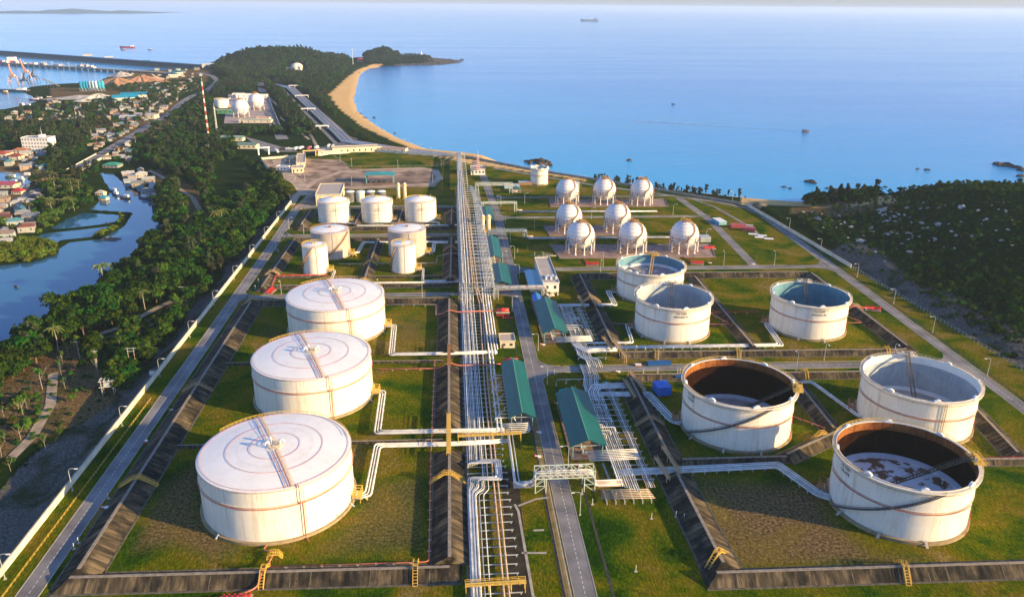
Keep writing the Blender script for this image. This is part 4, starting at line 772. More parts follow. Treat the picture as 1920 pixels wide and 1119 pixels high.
# yellow gangways over the pipes
def gangway(label, x0, y0, x1, y1, z, wd=1.5, mat_=yellow, legs=True, stairs=(0,0), cat='gangway'):
    L = math.hypot(x1-x0,y1-y0); t = thing('gangway', label, cat, (x0,y0,0), math.atan2(y1-y0,x1-x0)); mb = MB(); mb.box(0,-wd/2,z-.12,L,wd/2,z); obj('tread', mb, mat_, t)
    mb = MB(); k = max(2,int(L/1.9))
    for sd in (-1,1):
        for h in (.5,1.1): mb.bar((0,sd*wd/2,z+h),(L,sd*wd/2,z+h),.1)
        for i in range(k+1): mb.bar((L*i/k,sd*wd/2,z-.1),(L*i/k,sd*wd/2,z+1.1),.1)
    for e, x in ((stairs[0],0),(stairs[1],L)):
        if e:
            s_ = -1 if x == 0 else 1
            for sd in (-1,1): mb.bar((x,sd*wd/2,z),(x+s_*e,sd*wd/2,.05),.16,.3); mb.bar((x,sd*wd/2,z+1.1),(x+s_*e,sd*wd/2,1.1),.09)
            for i in range(int(z/.3)): q = (i+1)/(int(z/.3)+1); mb.box(x+s_*e*q-.16,-wd/2,z*(1-q)-.04,x+s_*e*q+.16,wd/2,z*(1-q)+.02)
    obj('handrail', mb, mat_, t)
    if legs:
        mb = MB()
        for i in range(int(L/7)+2):
            q = min(L-.2,.2+i*7); [mb.bar((q,sd*wd/2,0),(q,sd*wd/2,z-.12),.18) for sd in (-1,1)]
        obj('leg', mb, mat_, t)
    return t
gangway('long yellow gangway over the rack at the bottom edge',1.6,193.6,20.3,194.0,3.6,1.9); gangway('long yellow gangway over the rack by the near end of the long green shelter',.2,281,26.5,281.8,4.4,2.0)
gangway('yellow gangway running lengthwise over the gap in the bund, left of the rack',-3.5,268,-3.5,300,4.4,1.7,stairs=(0,0)); gangway('brown gangway along the bund top above the upper pipe crossing',-3.4,349,-3.4,374,4.4,1.5,rustc)
def stile(label, x, y, an, span, h, mat_=yellow, wd=1.5): # stair crossing over a bund: up, over, down
    t = thing('crossover_stair', label, 'crossover stair', (x,y,0), an); tr, hr = MB(), MB(); a = span/2; pts = [(-a,.1),(-1.2,h),(1.2,h),(a,.1)]
    for (p0,z0),(p1,z1) in zip(pts, pts[1:]):
        for sd in (-1,1): tr.bar((p0,sd*wd/2,z0),(p1,sd*wd/2,z1),.14,.32); hr.bar((p0,sd*wd/2,z0+1.1),(p1,sd*wd/2,z1+1.1),.1); hr.bar((p0,sd*wd/2,z0+.55),(p1,sd*wd/2,z1+.55),.07)
        k = max(2,int(abs(p1-p0)/.7))
        for i in range(k+1):
            p, z = p0+(p1-p0)*i/k, z0+(z1-z0)*i/k; tr.box(p-.16,-wd/2,z,p+.16,wd/2,z+.06)
            if i%2 == 0: [hr.bar((p,sd*wd/2,z),(p,sd*wd/2,z+1.1),.09) for sd in (-1,1)]
    o = obj('flight', tr, mat_, t); obj('handrail', hr, mat_, t); return t
for lb, x, y, an, sp, h in (('yellow crossover stair on the long bund by the road, level with the nearest tank',-119.6,259,0,14,3.9),('brown crossover stair on the long bund by the road, level with the middle tank',-120.6,336,0,14,3.9),('yellow crossover stair over the front bund below the nearest white tank',-61.6,205,90,11,3.4),('small yellow stair over the red pipe in front of the nearest white tank',-60.4,214.5,5,5,1.8),
 ('narrow yellow stair down the front bund near its corner by the rack',-14,204,90,12,3.4),('yellow crossover stair on the sunlit bund beside the rack',-4,254,0,13.5,4.2),('yellow crossover stair at the big bund corner, bottom right',84,203,40,12,3.9),('yellow crossover stair on the long front bund at bottom right',142,193.5,80,11,3.5),('brown crossover stair on the bund left of the middle rusty tank',83.5,292,0,13,3.8),
 ('yellow crossover stair in front of the near clean tank',104,362.5,80,9,2.8),('yellow crossover stair in front of the gap between clean tanks',147,361.3,80,9,2.8),('yellow crossover stair at the right end of the clean tank bund',227,359.5,80,9,2.8),('yellow crossover stair behind the middle rusty tank',172,336,85,9,2.7),('yellow crossover stair on the short slanting bund between rusty tanks',153,276,10,9,3),
 ('brown stair on the far dark bund left of the farthest open tank',83.5,441,0,12,3.6),('brown stair on the bund right of the alone clean tank, by red skid',240,420,5,11,3.4),('brown stair on the upper bund right of the alone clean tank',240.2,449,5,11,3.4),('yellow crossover stair on the bund between the grey tanks',-58,522,0,10,3.2),('yellow crossover stair at the near end of that same bund',-58.5,483,0,10,3.2),
 ('yellow crossover stair at the rear left of the far dome tank',-83,450,80,11,3.1),('brown crossover stair on the rack side bund by the grey tank',-2,553,0,12,3.6),('brown crossover stair on the rack side bund by slim tank',-2.2,486,0,12,3.6),('brown crossover stair on the bund beside the right banded tank',-1.3,660,0,12,3.5),('rusty stair on the bund corner behind the far dome tank',-121.5,449,30,13,3.9),('brown stair on the left bund beside the red manifold',-121,503,5,10,3.2)): stile(lb, x, y, rad(an), sp, h, yellow if lb.startswith(('yellow','small','narrow')) else M('stair_tan',(.36,.25,.13),(.48,.34,.18),.8,.7))
# pipes from the dome tanks to the rack
def group_run(label, group, pts, k, r, gap, mat_=wht3, z=1.6, posts=7, zs=None):
    for i in range(k):
        o = (i-(k-1)/2)*gap; q = offs(pts, o)
        q = []
        P_ = [Vector(p) for p in pts]
        for j, p in enumerate(P_):
            a = (P_[j]-P_[j-1]).normalized() if j else (P_[1]-P_[0]).normalized(); b = (P_[j+1]-P_[j]).normalized() if j < len(P_)-1 else a; t = (a+b).normalized(); s_ = 1/max(.4,t.dot(a)); q.append((p.x+t.y*o*s_, p.y-t.x*o*s_, z if zs is None else zs[j]))
        pipe(label, q, r*(1,.8,1.1,.7)[i%4], mat_, group, posts=posts if i == 0 else 0, n=8)
for lb, pts in (('nearest',[(-37.5,244.5),(-33,245.5),(-32.5,279.8),(-3.5,279),(21,280)]),('middle',[(-37.8,327),(-34,327),(-33.5,290.2),(-3.5,289.6),(20,288.5)]),('farthest',[(-38,407),(-34,407),(-33,368.6),(-3.5,368),(21.5,368.5)])):
    group_run('white pipe bending from the %s dome tank across the bund to the rack'%lb, 'pipes from the %s dome tank to the rack'%lb, pts, 3, .36, 1.15, wht3, 1.9)
for lb, pts in (('left slim',[(-84,508),(-80.5,508),(-80,481.5),(3,479.8)]),('right slim',[(-25,508.5),(-21,508.5),(-20.6,483.2),(3,482.6)]),('left grey',[(-74,547),(-69.5,547.5),(-68,574),(3,572.4)]),('right grey',[(-19,547),(-15,547.5),(-14.6,570.4),(3,569.8)])):
    group_run('white pipe bending from the %s tank towards the rack'%lb, 'pipes from the %s tank'%lb, pts, 3 if 'grey' in lb else 2, .3, 1.0, wht3, 1.6)
group_run('white pipe along the foot of the three banded tanks','pipes below the banded tanks',[(-100,631),(-80,630.5),(-79,622.5),(4,621)],3,.28,.9,wht3,1.5)
for x in (-64,-29): group_run('white branch pipe from a banded tank to the pipes below it','branches of the banded tanks',[(x,631),(x+17,630.7),(x+17.3,623.5)],2,.25,.8,wht3,1.5)
pipe('pale pipe between the slim and grey tanks, ending in a square loop by the rack',[(-80,522,1.6),(-12,520.5,1.6),(-12,536,1.6),(-3,536,3.6),(3,536,3.6)],.25,conc,posts=8)
# red fire mains
pipe('thin red pipe round the inside of the nearest tank yard',[(-61.5,209.2,1),(-9.9,208.2,1),(-10.7,276,1),(-10.6,352,1),(-10.8,362,1)],.2,orange,posts=6); pipe('faded red pipe crossing the bund to the upper red foam skid',[(-11,438,1.4),(-10.8,424,1.4),(-7,424,1.6),(-3.4,424,4.3),(1,424,2.6),(24.5,424.6,2.8)],.32,orange,posts=9)
pipe('red pipe crossing the bund to the lower red foam skid',[(-38,352.5,1.2),(-11,352,1.2),(-7,352,1.6),(-3.4,352,4.5),(1,352,2.4),(24,352.8,2.4)],.32,orange,posts=8); pipe('pinkish pipe behind the far dome tank',[(-38,441.5,1.4),(-11,440,1.4),(-11,423,1.4)],.28,brn,posts=8)
pipe('red pipe zigzagging down from the nearest tank over the front bund',[(-64.2,220.5,.5),(-64.8,217.2,1.2),(-60.6,216.2,1.4),(-61.4,209,1.6),(-61.8,205,3.6),(-62.6,199.6,1),(-68,196.6,.8)],.26,orange)
pipe('bright red fire pipe running down the bund left of the slim tank',[(-84,499.6,1.4),(-118,499.4,1.4),(-116.3,478,1.2),(-116,472,1)],.24,red,posts=6); pipe('red pipe from between the grey tanks yards',[(-88,500.6,1.2),(-110,500.6,1.2)],.22,red)
pipe('red pipe running off the right edge behind the nearest rusty tank',[(183,256.3,1.4),(330,252,1.4)],.5,red,posts=7); pipe('thin red pipe slanting down from the middle rusty tank',[(143.5,300,1.1),(158,283.5,1.1),(160.5,276,1.1)],.22,orange,posts=6)
pipe('red pipe between the two clean open tanks',[(145,419,1.3),(180,418,1.3)],.3,red,posts=8); pipe('orange pipe returning to the near clean tank',[(142,401,1.1),(157,400.6,1.1),(150,418,1.1)],.24,orange,posts=7); pipe('red pipe crossing the bund to the red skid by the hill road',[(219,407,1.2),(226,418,1.4),(236,419,3.2),(242,419,2.4),(252,420,1.3)],.32,red,posts=8); pipe('orange pipe bending back to the clean tank alone by the hill',[(219.5,399,1.1),(234,398.6,1.1),(226,417,1.1)],.22,orange)
# pipes of the right-hand yard
for lb, pts, k, r in (('nearest rusty tank',[(137,233.5),(133.5,236),(126,256),(62,254.6)],4,.36),('middle rusty tank',[(97,291),(94,293),(89,318.5),(66,319.5)],4,.34),('near clean tank',[(101,401),(97,402.5),(94.5,377.2),(70,378)],2,.42),('tank alone by the hill',[(179.5,396),(177,397.5),(173.5,369.5),(70,371.4)],3,.4),('farthest open tank',[(102,456.5),(97,457),(96.5,433.5),(62,434.5)],3,.4),('large grey open tank, from the middle rusty tank',[(160,326.5),(171,325.5),(177,293),(179,291)],2,.4)):
    group_run('white pipe leading to the %s'%lb, 'white pipes to the %s'%lb, pts, k, r, 1.25, wht3, 1.5, posts=5)
group_run('white pipe of the fan of pipes by the two white tank yards','fan of pipes beside the road bend',[(84,368),(68,367.5),(64.5,373),(63.5,380)],4,.4,1.2,wht3,2.0); group_run('white pipe of the lower fan beside the blue box','lower fan of pipes',[(84,326.5),(66,326.5),(63.5,321),(63.2,312)],5,.34,1.05,wht3,2.0)
for i in range(9): x = 60.6+i*.85; pipe('pipe in the right-hand bundle beside the near right green shelter',[(x,246-.6*i,1.5),(x,330,1.5),(x+1.8,338,1.5),(x+1.8,352,1.2 if 1 else 1.5)],(.32,.34,.18,.2,.3,.16,.2,.28,.18)[i],wht2 if i%3 else wht3,'pipes in the right-hand bundle')
for i in range(8): x = 63.2+i*.9; pipe('pipe in the upper right-hand bundle beside the striped green shelter',[(x,434,1.5),(x,362-i*.4,1.5),(x+3+i*.1,357,1.5),(x+3+i*.1,349,1.2)],(.34,.32,.18,.2,.3,.16,.2,.28)[i],wht2 if i%3 else wht3,'pipes in the upper right-hand bundle')
for i in range(5): x = 70.6+i*.75; pipe('thin pipe in the outer right-hand bundle by the dark bund',[(x,244,1.5),(x-.3,332,1.5)],(.2,.14,.26,.14,.18)[i],(brn,wht2,wht3,wht2,brn)[i],'thin outer pipes of the right-hand bundle')
for i in range(5): x = 72+i*.75; pipe('thin pipe in the upper outer bundle by the dark bund',[(x,430,1.5),(x-.2,381,1.5)],(.2,.14,.22,.14,.18)[i],(brn,wht2,wht3,wht2,wht2)[i],'thin upper outer pipes')
t3_ = frame('pipe_sleeper','low steel sleeper under the right-hand pipe bundles','low sleepers of the right-hand bundles',15,1.3,[1.22],0); t3_.location = (60,250,0)
for y in list(np.arange(255,334,5.))+list(np.arange(360,432,6.)): dup(t3_, (60 if y < 340 else 62.5,y,0))
for y0, x0, n_, zz in ((281,56,7,3.2),(301,56,6,3.2),(393,60,6,3.2),(405,60,5,3.2)):
    for i in range(n_): yy = y0+i*(2.6 if y0 < 390 else 3.); pipe('short white branch looping from the pipe bundle into the green shelter beside it',[(x0,yy,1.3),(x0+.4,yy,zz),(x0+6+(i%3)*2.4,yy,zz),(x0+6+(i%3)*2.4,yy-1.2,1.6)],.2,wht3,'short branches into the right-hand green shelters')
for i in range(14): yy = 297.5+i*3.2; pipe('short white branch looping from the rack into the long green shelter',[(25.5,yy,1.2),(24.6,yy,2.9),(16.5+(i%4)*1.6,yy,2.9),(16.5+(i%4)*1.6,yy-.9,2.2)],.24,wht3,'short branches into the long green shelter')
for i in range(16): yy = 472+i*6.1; pipe('short pipe crossing the tall rack towards the small green shelters',[(9+(i%3)*2,yy,7.3),(25.3,yy,7.3),(26.5,yy,2)],.17,(wht3,wht2,brn)[i%3],'short crossing pipes of the tall rack')
for i in range(6): yy = 287+i*1.2; pipe('white pipe leaving the open end of the long green shelter',[(19,yy-1,2+i*.2),(24,yy-1,2+i*.2),(30,yy-1,2.+i*.2),(31,yy+2.5,1.6)],.2,wht3,'white pipes at the open end of the long green shelter')
for i in range(7): yy = 262.5+i*1.2; pipe('white pipe crossing the bundle at the open end of the near right shelter',[(52,yy,2.1),(72.5,yy+.4,2.1)],.18,wht3,'white pipes at the open end of the near right shelter')
for i in range(6): yy = 378.5+i*1.3; pipe('white pipe crossing the bundle at the open end of the striped shelter',[(54,yy,2.3),(73.5,yy+.3,2.3)],.2,wht3,'white pipes at the open end of the striped shelter')
for x0, y0, x1, y1, lb in ((79.5,382,81.5,366,'brown platform across the upper fan of pipes'),(83.6,376,86,354,'tan gangway over the bund at the upper pipe fan'),(80.3,331,81.5,313,'brown platform across the lower fan of pipes'),(84.3,338,87,317,'tan gangway over the bund at the lower pipe fan'),(78.3,262,79.6,247,'brown valve platform near the bottom pipe fan'),(82.7,268,84.4,249,'tan gangway over the bund at the bottom pipe fan'),(76,445,77,427,'brown valve platform at the topmost pipe fan'),(83,444,84,428,'brown gangway over the bund by the farthest open tank')):
    gangway(lb, x0, y0, x1, y1, 3.9 if 'gangway' in lb else 2.9, 1.2, M('stair_tan',(.3,.2,.1)))
# bridges that carry pipes over the roads
def truss_bridge(label, x0, x1, y, z, wd, hh, mat_, pipes_=6, bays=8, tower=4.5):
    t = thing('pipe_bridge', label, 'pipe bridge', (x0,y,0)); L = x1-x0; ch, br_ = MB(), MB()
    for sy in (-wd/2,wd/2):
        for q in (z,z+hh): ch.bar((0,sy,q),(L,sy,q),.3)
        for i in range(bays+1): br_.bar((L*i/bays,sy,z),(L*i/bays,sy,z+hh),.2)
        for i in range(bays): br_.bar((L*i/bays,sy,z+(hh if i%2 else 0)),(L*(i+1)/bays,sy,z+(0 if i%2 else hh)),.17)
    for i in range(bays+1): br_.bar((L*i/bays,-wd/2,z+hh),(L*i/bays,wd/2,z+hh),.17); br_.bar((L*i/bays,-wd/2,z),(L*i/bays,wd/2,z),.2)
    obj('chord', ch, mat_, t); obj('lattice', br_, mat_, t)
    for ex in (0,L):
        tw = MB(); s_ = 1 if ex == 0 else -1
        for sy in (-wd/2,wd/2):
            for q in (0,tower): tw.bar((ex+s_*q,sy,0),(ex+s_*q,sy,z),.32)
            for k in range(2): tw.bar((ex,sy,z*k/2),(ex+s_*tower,sy,z*(k+1)/2),.17); tw.bar((ex,sy,z*(k+1)/2),(ex+s_*tower,sy,z*(k+1)/2),.17)
        obj('tower', tw, mat_, t)
    for i in range(pipes_):
        yy = -wd/2+.6+(wd-1.2)*i/max(1,pipes_-1); pipe('pipe carried over the road by the %s'%label.split(' over')[0], [(x0-8,y+yy,2.2),(x0-.2,y+yy,2.4),(x0+.4,y+yy,z+.5),(x1-.4,y+yy,z+.5),(x1+.2,y+yy,1.6),(x1+(11 if bays > 6 else 5),y+yy,1.6)], .2+.06*(i%3), (brn,wht3,brn,wht2)[i%4], 'pipes on the '+label.split(' over')[0], n=6)
    return t
pgrn = M('pale_green_steel',(.48,.58,.50),(.60,.68,.60),.6,.5)
truss_bridge('big pale lattice bridge over the near road',28.6,51,247.5,6.2,5,2.6,pgrn,6,8,4); truss_bridge('grey pipe bridge over the road beside the white control building',24,57,452,6.5,4,1.0,steel,6,6,3)
truss_bridge('blue-grey pipe bridge over the road by the vessels',27,57,584,6,4,1.4,M('blue_steel',(.16,.26,.34),(.24,.34,.42),.5,.5),5,6,3); truss_bridge('pale portal carrying pipes over the road, level with the sphere field',25,56,668,8,3.4,1.0,pgrn,3,4,2); truss_bridge('far lattice bridge over the road by the small green hut',22,58,742,8,4,2,pgrn,4,6,3)
group_run('pipe running from the sphere field to the upper portal','pipes behind the middle spheres',[(58,664),(180,660)],3,.35,1.2,wht2,1.3); group_run('pipe running behind the front spheres','pipes behind the front spheres',[(58,580),(160,578),(186,577)],4,.32,1.1,wht2,1.3)
gangway('low rail and walkway frame on posts beside the front sphere pad',64,541,71,534,1.2,.8,conc,False)
for (x0,y0,x1,y1,lb) in ((55,536,74,534.5,'thin pale pipe on posts in the grass left of the front spheres'),(55,583,72,582,'thin pipe left of the middle spheres'),(48.5,336,70,336,'thin white pipe on posts crossing the grass by the small teal hut')): pipe(lb,[(x0,y0,1.2),(x1,y1,1.2)],.13,white,posts=7)
for i in range(6): pipe('dark pipe lying in the end section of the near right bundle',[(52+.2*i,238+i*1.1,1.5),(72-.2*i,237.4+i*1.1,1.5)],.2,(brn,conc)[i%2],'pipes at the foot of the big lattice bridge')
t4_ = frame('pipe_sleeper','short post frame under the pipes at the foot of the big lattice bridge','post frames by the big bridge',8,1.2,[1.3],0); t4_.location = (54,236,0); t4_.rotation_euler = (0,0,math.pi/2)
for i in range(1,6): dup(t4_, (54+i*3.3,236,0), math.pi/2)
# long corridor of pipes to the headland
GC = 'pipes of the corridor towards the headland'
def cz(x, y): return H1(x, y)+1.6
base = [(10,935),(-8,950),(-60,985),(-138,1058),(-170,1170),(-345,1768),(-400,1850)]
for i in range(9):
    q = []
    P_ = [Vector(p) for p in base]; o = (i-4)*2.1
    for j, p in enumerate(P_):
        a = (P_[j]-P_[j-1]).normalized() if j else (P_[1]-P_[0]).normalized(); b = (P_[j+1]-P_[j]).normalized() if j < len(P_)-1 else a; t = (a+b).normalized(); s_ = 1/max(.5,t.dot(a)); sh = 1 if j else .35; q.append((p.x+t.y*o*s_*sh, p.y-t.x*o*s_*sh, 4.5 if j == 0 else cz(p.x,p.y)+.4))
    pipe('pipe in the long band running from the rack past the beach to the headland', q, .55, (wht2,wht3,brn)[i%3] if i != 8 else rustc, GC, n=6, flange=False)
tf = frame('pipe_sleeper','low sleeper under the long pipe band to the headland','sleepers of the long pipe band',20,1.2,[1.2],0); tf.location = (0,0,-200); KIDS.pop(tf.name, None); fst = True
for (ax,ay),(bx,by) in zip(base[1:], base[2:]):
    L = math.hypot(bx-ax,by-ay); k = int(L/16); an = math.atan2(by-ay,bx-ax)-math.pi/2
    for i in range(k):
        x, y = ax+(bx-ax)*i/k, ay+(by-ay)*i/k; loc = (x-10*math.cos(an),y-10*math.sin(an),H1(x,y)-.1)
        if fst: tf.location = loc; tf.rotation_euler = (0,0,an); fst = False
        else: dup(tf, loc, an)
# ================================================================ shelters, buildings, lamps, skids
def shelter(label, x0, x1, y0, y1, he, hr, roofm=None, bays=5, ov=1.2, slabm=None, crates=True):
    t = thing('pump_shelter', label, 'open shelter', (x0,y0,0)); w_, L = x1-x0, y1-y0
    mb = MB(); mb.gable(-ov,-ov,w_+ov,L+ov,he,hr,.25); obj('roof', mb, roofm or green, t); mb = MB(); mb.box(w_/2-.2,-ov-.02,hr-.02,w_/2+.2,L+ov+.02,hr+.1); obj('ridge_cap', mb, M('ridge',(.10,.34,.22)), t)
    for i in range(bays+1):
        for x in (.2,w_-.2): mb = MB(); y = L*i/bays; mb.box(x-.2,y-.2,.3,x+.2,y+.2,he-.05); obj('post', mb, M('post_green',(.10,.26,.24),(.2,.36,.34),.5,.6), t)
    mb = MB()
    for i in range(bays+1): y = L*i/bays; mb.bar((0,y,he-.4),(w_,y,he-.4),.2,.3); mb.bar((0,y,he-.4),(w_/2,y,hr-.45),.15); mb.bar((w_,y,he-.4),(w_/2,y,hr-.45),.15)
    obj('truss', mb, steel, t); mb = MB(); mb.box(-.6,-1.8,0,w_+.6,L+.6,.3); obj('slab', mb, slabm or M('stained_slab',(.20,.13,.10),(.32,.22,.17),.5,.9), t); return t
shelter('long green gabled pump shelter between the rack and the road',23.2,32.6,293.5,346,5.6,8.2,bays=7); shelter('green pump shelter right of the road, nearest the big lattice bridge',46,58.4,268.5,312.5,5.8,8.8,bays=6); shelter('green pump shelter right of the road, striped with light, near the road bend',47.8,59.4,383.5,429.5,5.6,8.4,bays=6)
shelter('long green shelter by the rack, level with the front spheres',24.2,32.8,519,568,5,7.4,bays=6); shelter('short green shelter by the rack, nearest the control building',25.2,35.4,466,503,4.6,6.8,bays=4); shelter('small dark green shelter by the rack, behind the twin vessels',24,33,625,664,4.6,6.8,bays=4)
shelter('tiny teal hut in the grass between two shelters',48.2,53.4,318.5,322.5,2.6,3.3,teal,1,.5); shelter('small bright blue sheet cover beside the striped shelter',47.5,52.2,431.5,447,4,5.6,blue,2,.4)
t = shelter('big teal roofed lorry loading bay in the worn yard',-87,-59.5,787,801,9.4,9.9,M('teal_roof',(.02,.26,.25),(.03,.33,.31),.2,.5),5,1.4)
mb = MB(); [mb.box(3+i*5,1,2.2,5+i*5,13,2.5) for i in range(5)]; [mb.box(3.9+i*5,k,0,4.2+i*5,k+.3,2.2) for i in range(5) for k in (1,7,12)]; obj('loading_platform', mb, dark, t)
shelter('small green hut beside the far lattice bridge',59,66,744,753,3,4.4,green,2,.5)
def pump(x, y, a, lb, grp): 
    t = thing('pump', lb, 'pump', (x,y,.3), a, grp); mb = MB(); mb.box(-1.2,-.5,0,1.2,.5,.25); obj('base', mb, conc, t); mb = MB(); mb.tube([(-1.1,0,.7),(.1,0,.7)], .42, 10); obj('motor', mb, M('motor_blue',(.25,.45,.6)), t); mb = MB(); mb.tube([(.15,0,.7),(.5,0,.7)], .14, 6); mb.cyl(.8,0,.25,1.2,.4,n=10); mb.tube([(.8,0,1.1),(.8,0,2.0)], .16, 6); obj('casing', mb, wht3, t); return t
p0 = pump(27,296.5,0,'motor pump on the slab of the long green shelter','pumps of the long green shelter')
for i in range(11): dup(p0, (27.5,301+i*3.8,.3), 0)
for i in range(10): dup(p0, (51.5,271+i*4,.3), math.pi, 'motor pump on the slab of the near right green shelter', 'pumps of the near right shelter')
for i in range(10): dup(p0, (53.5,386+i*4,.3), math.pi, 'motor pump on the slab of the striped green shelter', 'pumps of the striped shelter')
for i in range(9): dup(p0, (28,522+i*5,.3), 0, 'motor pump under the green shelter level with the spheres', 'pumps of the sphere side shelter')
def building(name, label, cat, x, y, z, w_, d, h, rz=0, wall=None, roof=None, kind='flat', win=3, floors=1, plinth=0, door=True, parapet=True, rh=1.6, winc=None):
    t = thing(name, label, cat, (x,y,z), rz); wall = wall or creamw; roof = roof or M('flat_roof',(.36,.31,.28),(.46,.41,.37),.4,.9)
    mb = MB(); mb.box(-w_/2,-d/2,plinth,w_/2,d/2,h); obj('wall', mb, wall, t)
    mb = MB()
    if kind == 'gable': mb.gable(-w_/2-.6,-d/2-.5,w_/2+.6,d/2+.5,h+.1,h+rh,.2,'x' if w_ > d else 'y')
    elif kind == 'hip':
        a, b_ = w_/2+.7, d/2+.7; r = (w_-d)/2 if w_ > d else 0; r2 = (d-w_)/2 if d > w_ else 0; mb.add([(-a,-b_,h+.02),(a,-b_,h+.02),(a,b_,h+.02),(-a,b_,h+.02),(-r,-r2,h+rh),(r,-r2,h+rh) if r else (-r,r2,h+rh)], [(0,1,5,4),(1,2,5),(2,3,4,5),(3,0,4),(3,2,1,0)] if r else [(0,1,4),(1,2,5,4),(2,3,5),(3,0,4,5),(3,2,1,0)])
    else: mb.box(-w_/2-.3,-d/2-.3,h,w_/2+.3,d/2+.3,h+.3)
    obj('roof', mb, roof, t)
    if kind == 'flat' and parapet:
        mb = MB(); [mb.box(*q) for q in ((-w_/2-.3,-d/2-.3,h+.3,w_/2+.3,-d/2-.05,h+.8),(-w_/2-.3,d/2+.05,h+.3,w_/2+.3,d/2+.3,h+.8),(-w_/2-.3,-d/2-.05,h+.3,-w_/2-.05,d/2+.05,h+.8),(w_/2+.05,-d/2-.05,h+.3,w_/2+.3,d/2+.05,h+.8))]; obj('parapet', mb, wall, t)
    fh = (h-plinth)/floors
    for f_ in range(floors):
        for i in range(win):
            x_ = -w_/2+w_*(i+.5)/win; ww = min(1.6,w_/win*.5); mb = MB(); z0 = plinth+f_*fh+fh*.38; mb.box(x_-ww/2,-d/2-.06,z0,x_+ww/2,-d/2+.02,z0+fh*.36); obj('window', mb, glass, t)
    for i in range(max(1,int(d/6))): y_ = -d/2+d*(i+.5)/max(1,int(d/6)); mb = MB(); mb.box(w_/2-.02,y_-.7,plinth+(h-plinth)*.4,w_/2+.06,y_+.7,plinth+(h-plinth)*.7); obj('window', mb, glass, t)
    if door: mb = MB(); mb.box(-w_/2+w_*.1,-d/2-.08,plinth,-w_/2+w_*.1+1.1,-d/2+.02,plinth+2.1); obj('door', mb, M('door_brown',(.16,.09,.05)), t)
    return t
t = building('control_building','white two-level control building on stilts beside the pipe bridge','building',60.3,481,0,9.8,52,8.2,0,white,None,win=2,plinth=2.6)
for i in range(9):
    for x in (-4.4,4.4): mb = MB(); mb.box(x-.3,-25.5+i*6.3-.3,0,x+.3,-25.5+i*6.3+.3,2.6); obj('stilt', mb, white, t)
mb = MB(); mb.gable(-13.5,-20,-5,12,4.2,5,.2); obj('side_roof', mb, ltblue, t); mb = MB(); mb.box(-12.5,-19,0,-5.1,11,4.1); obj('annex', mb, creamw, t)
for i in range(5): mb = MB(); mb.box(-3+i*1.6,-20+(i%2)*3,8.5,-1.8+i*1.6,-17+(i%2)*3,10.2); obj('air_conditioner', mb, M('ac_white',(.6,.65,.7)), t)
mb = MB(); mb.bar((-3,-34,.2),(1,-26.5,2.7),1.4,.3); mb.box(-.5,-27.5,2.5,3,-26,2.7); [mb.bar((x,-27.3,2.7),(x,-27.3,3.7),.08) for x in (-.5,1,3)]; mb.bar((-.5,-27.3,3.7),(3,-27.3,3.7),.08); obj('outside_stair', mb, M('platform_cream',(.6,.5,.35)), t)
building('warehouse','cream flat-roofed warehouse beside the yard and the left banded tank','building',-113,722,0,22,46,9.5,rad(3),creamw,M('flat_roof',(.36,.31,.28)),win=3)
x, y = P(703,300); building('gatehouse','small cream gatehouse at the end of the weighbridge lane','building',-166.5,853,0,12,14,5,rad(8),creamw,None,win=3); building('gatehouse','little white hut on the lawn by the slanting wall','building',-184,864,0,12,8,3.6,rad(-18),white,M('grey_tin',(.4,.42,.42)),win=3)
building('entrance_canopy','flat cream canopy building over the yard entrance','building',-172,905,0,9,58,5,rad(9),creamw,M('roof_sand',(.42,.34,.27),(.5,.42,.34)),win=1,plinth=0); 
t = thing('entrance_gate','yellow gate frame across the entrance in the wall','gate',(-176,946,0),rad(14)); mb = MB(); [mb.box(x-.6,-.6,0,x+.6,.6,6) for x in (0,14)]; obj('pillar', mb, yellow, t); mb = MB(); mb.box(-1.4,-1,6,15.4,1,7); obj('beam', mb, yellow, t)
building('gate_office','long low cream office on the wall line beside the lorry park','building',-118,978,-1.5,58,13,7,rad(14),creamw,M('roof_sand',(.42,.34,.27)),win=8); building('gate_store','red-roofed low store next to the gate office','building',-72,978,-1.5,34,10,5,rad(-16),creamw,M('red_tin',(.36,.13,.10),(.45,.2,.16),.5,.7),win=4); building('gate_store','grey-roofed store between gate office and entrance','building',-150,968,-1.5,26,10,4.5,rad(16),creamw,M('grey_tin',(.4,.42,.42)),win=3)
building('substation','small cream box with a recessed roof on the verge beside the rack','building',27.5,382,0,7.8,10,3.6,0,creamw,M('roof_sand',(.42,.34,.27)),win=2); building('signal_house','white house below the red and white mast by the sea wall','building',27.5,838,0,15,20,6,0,white,M('roof_brownish',(.35,.27,.24)),win=4)
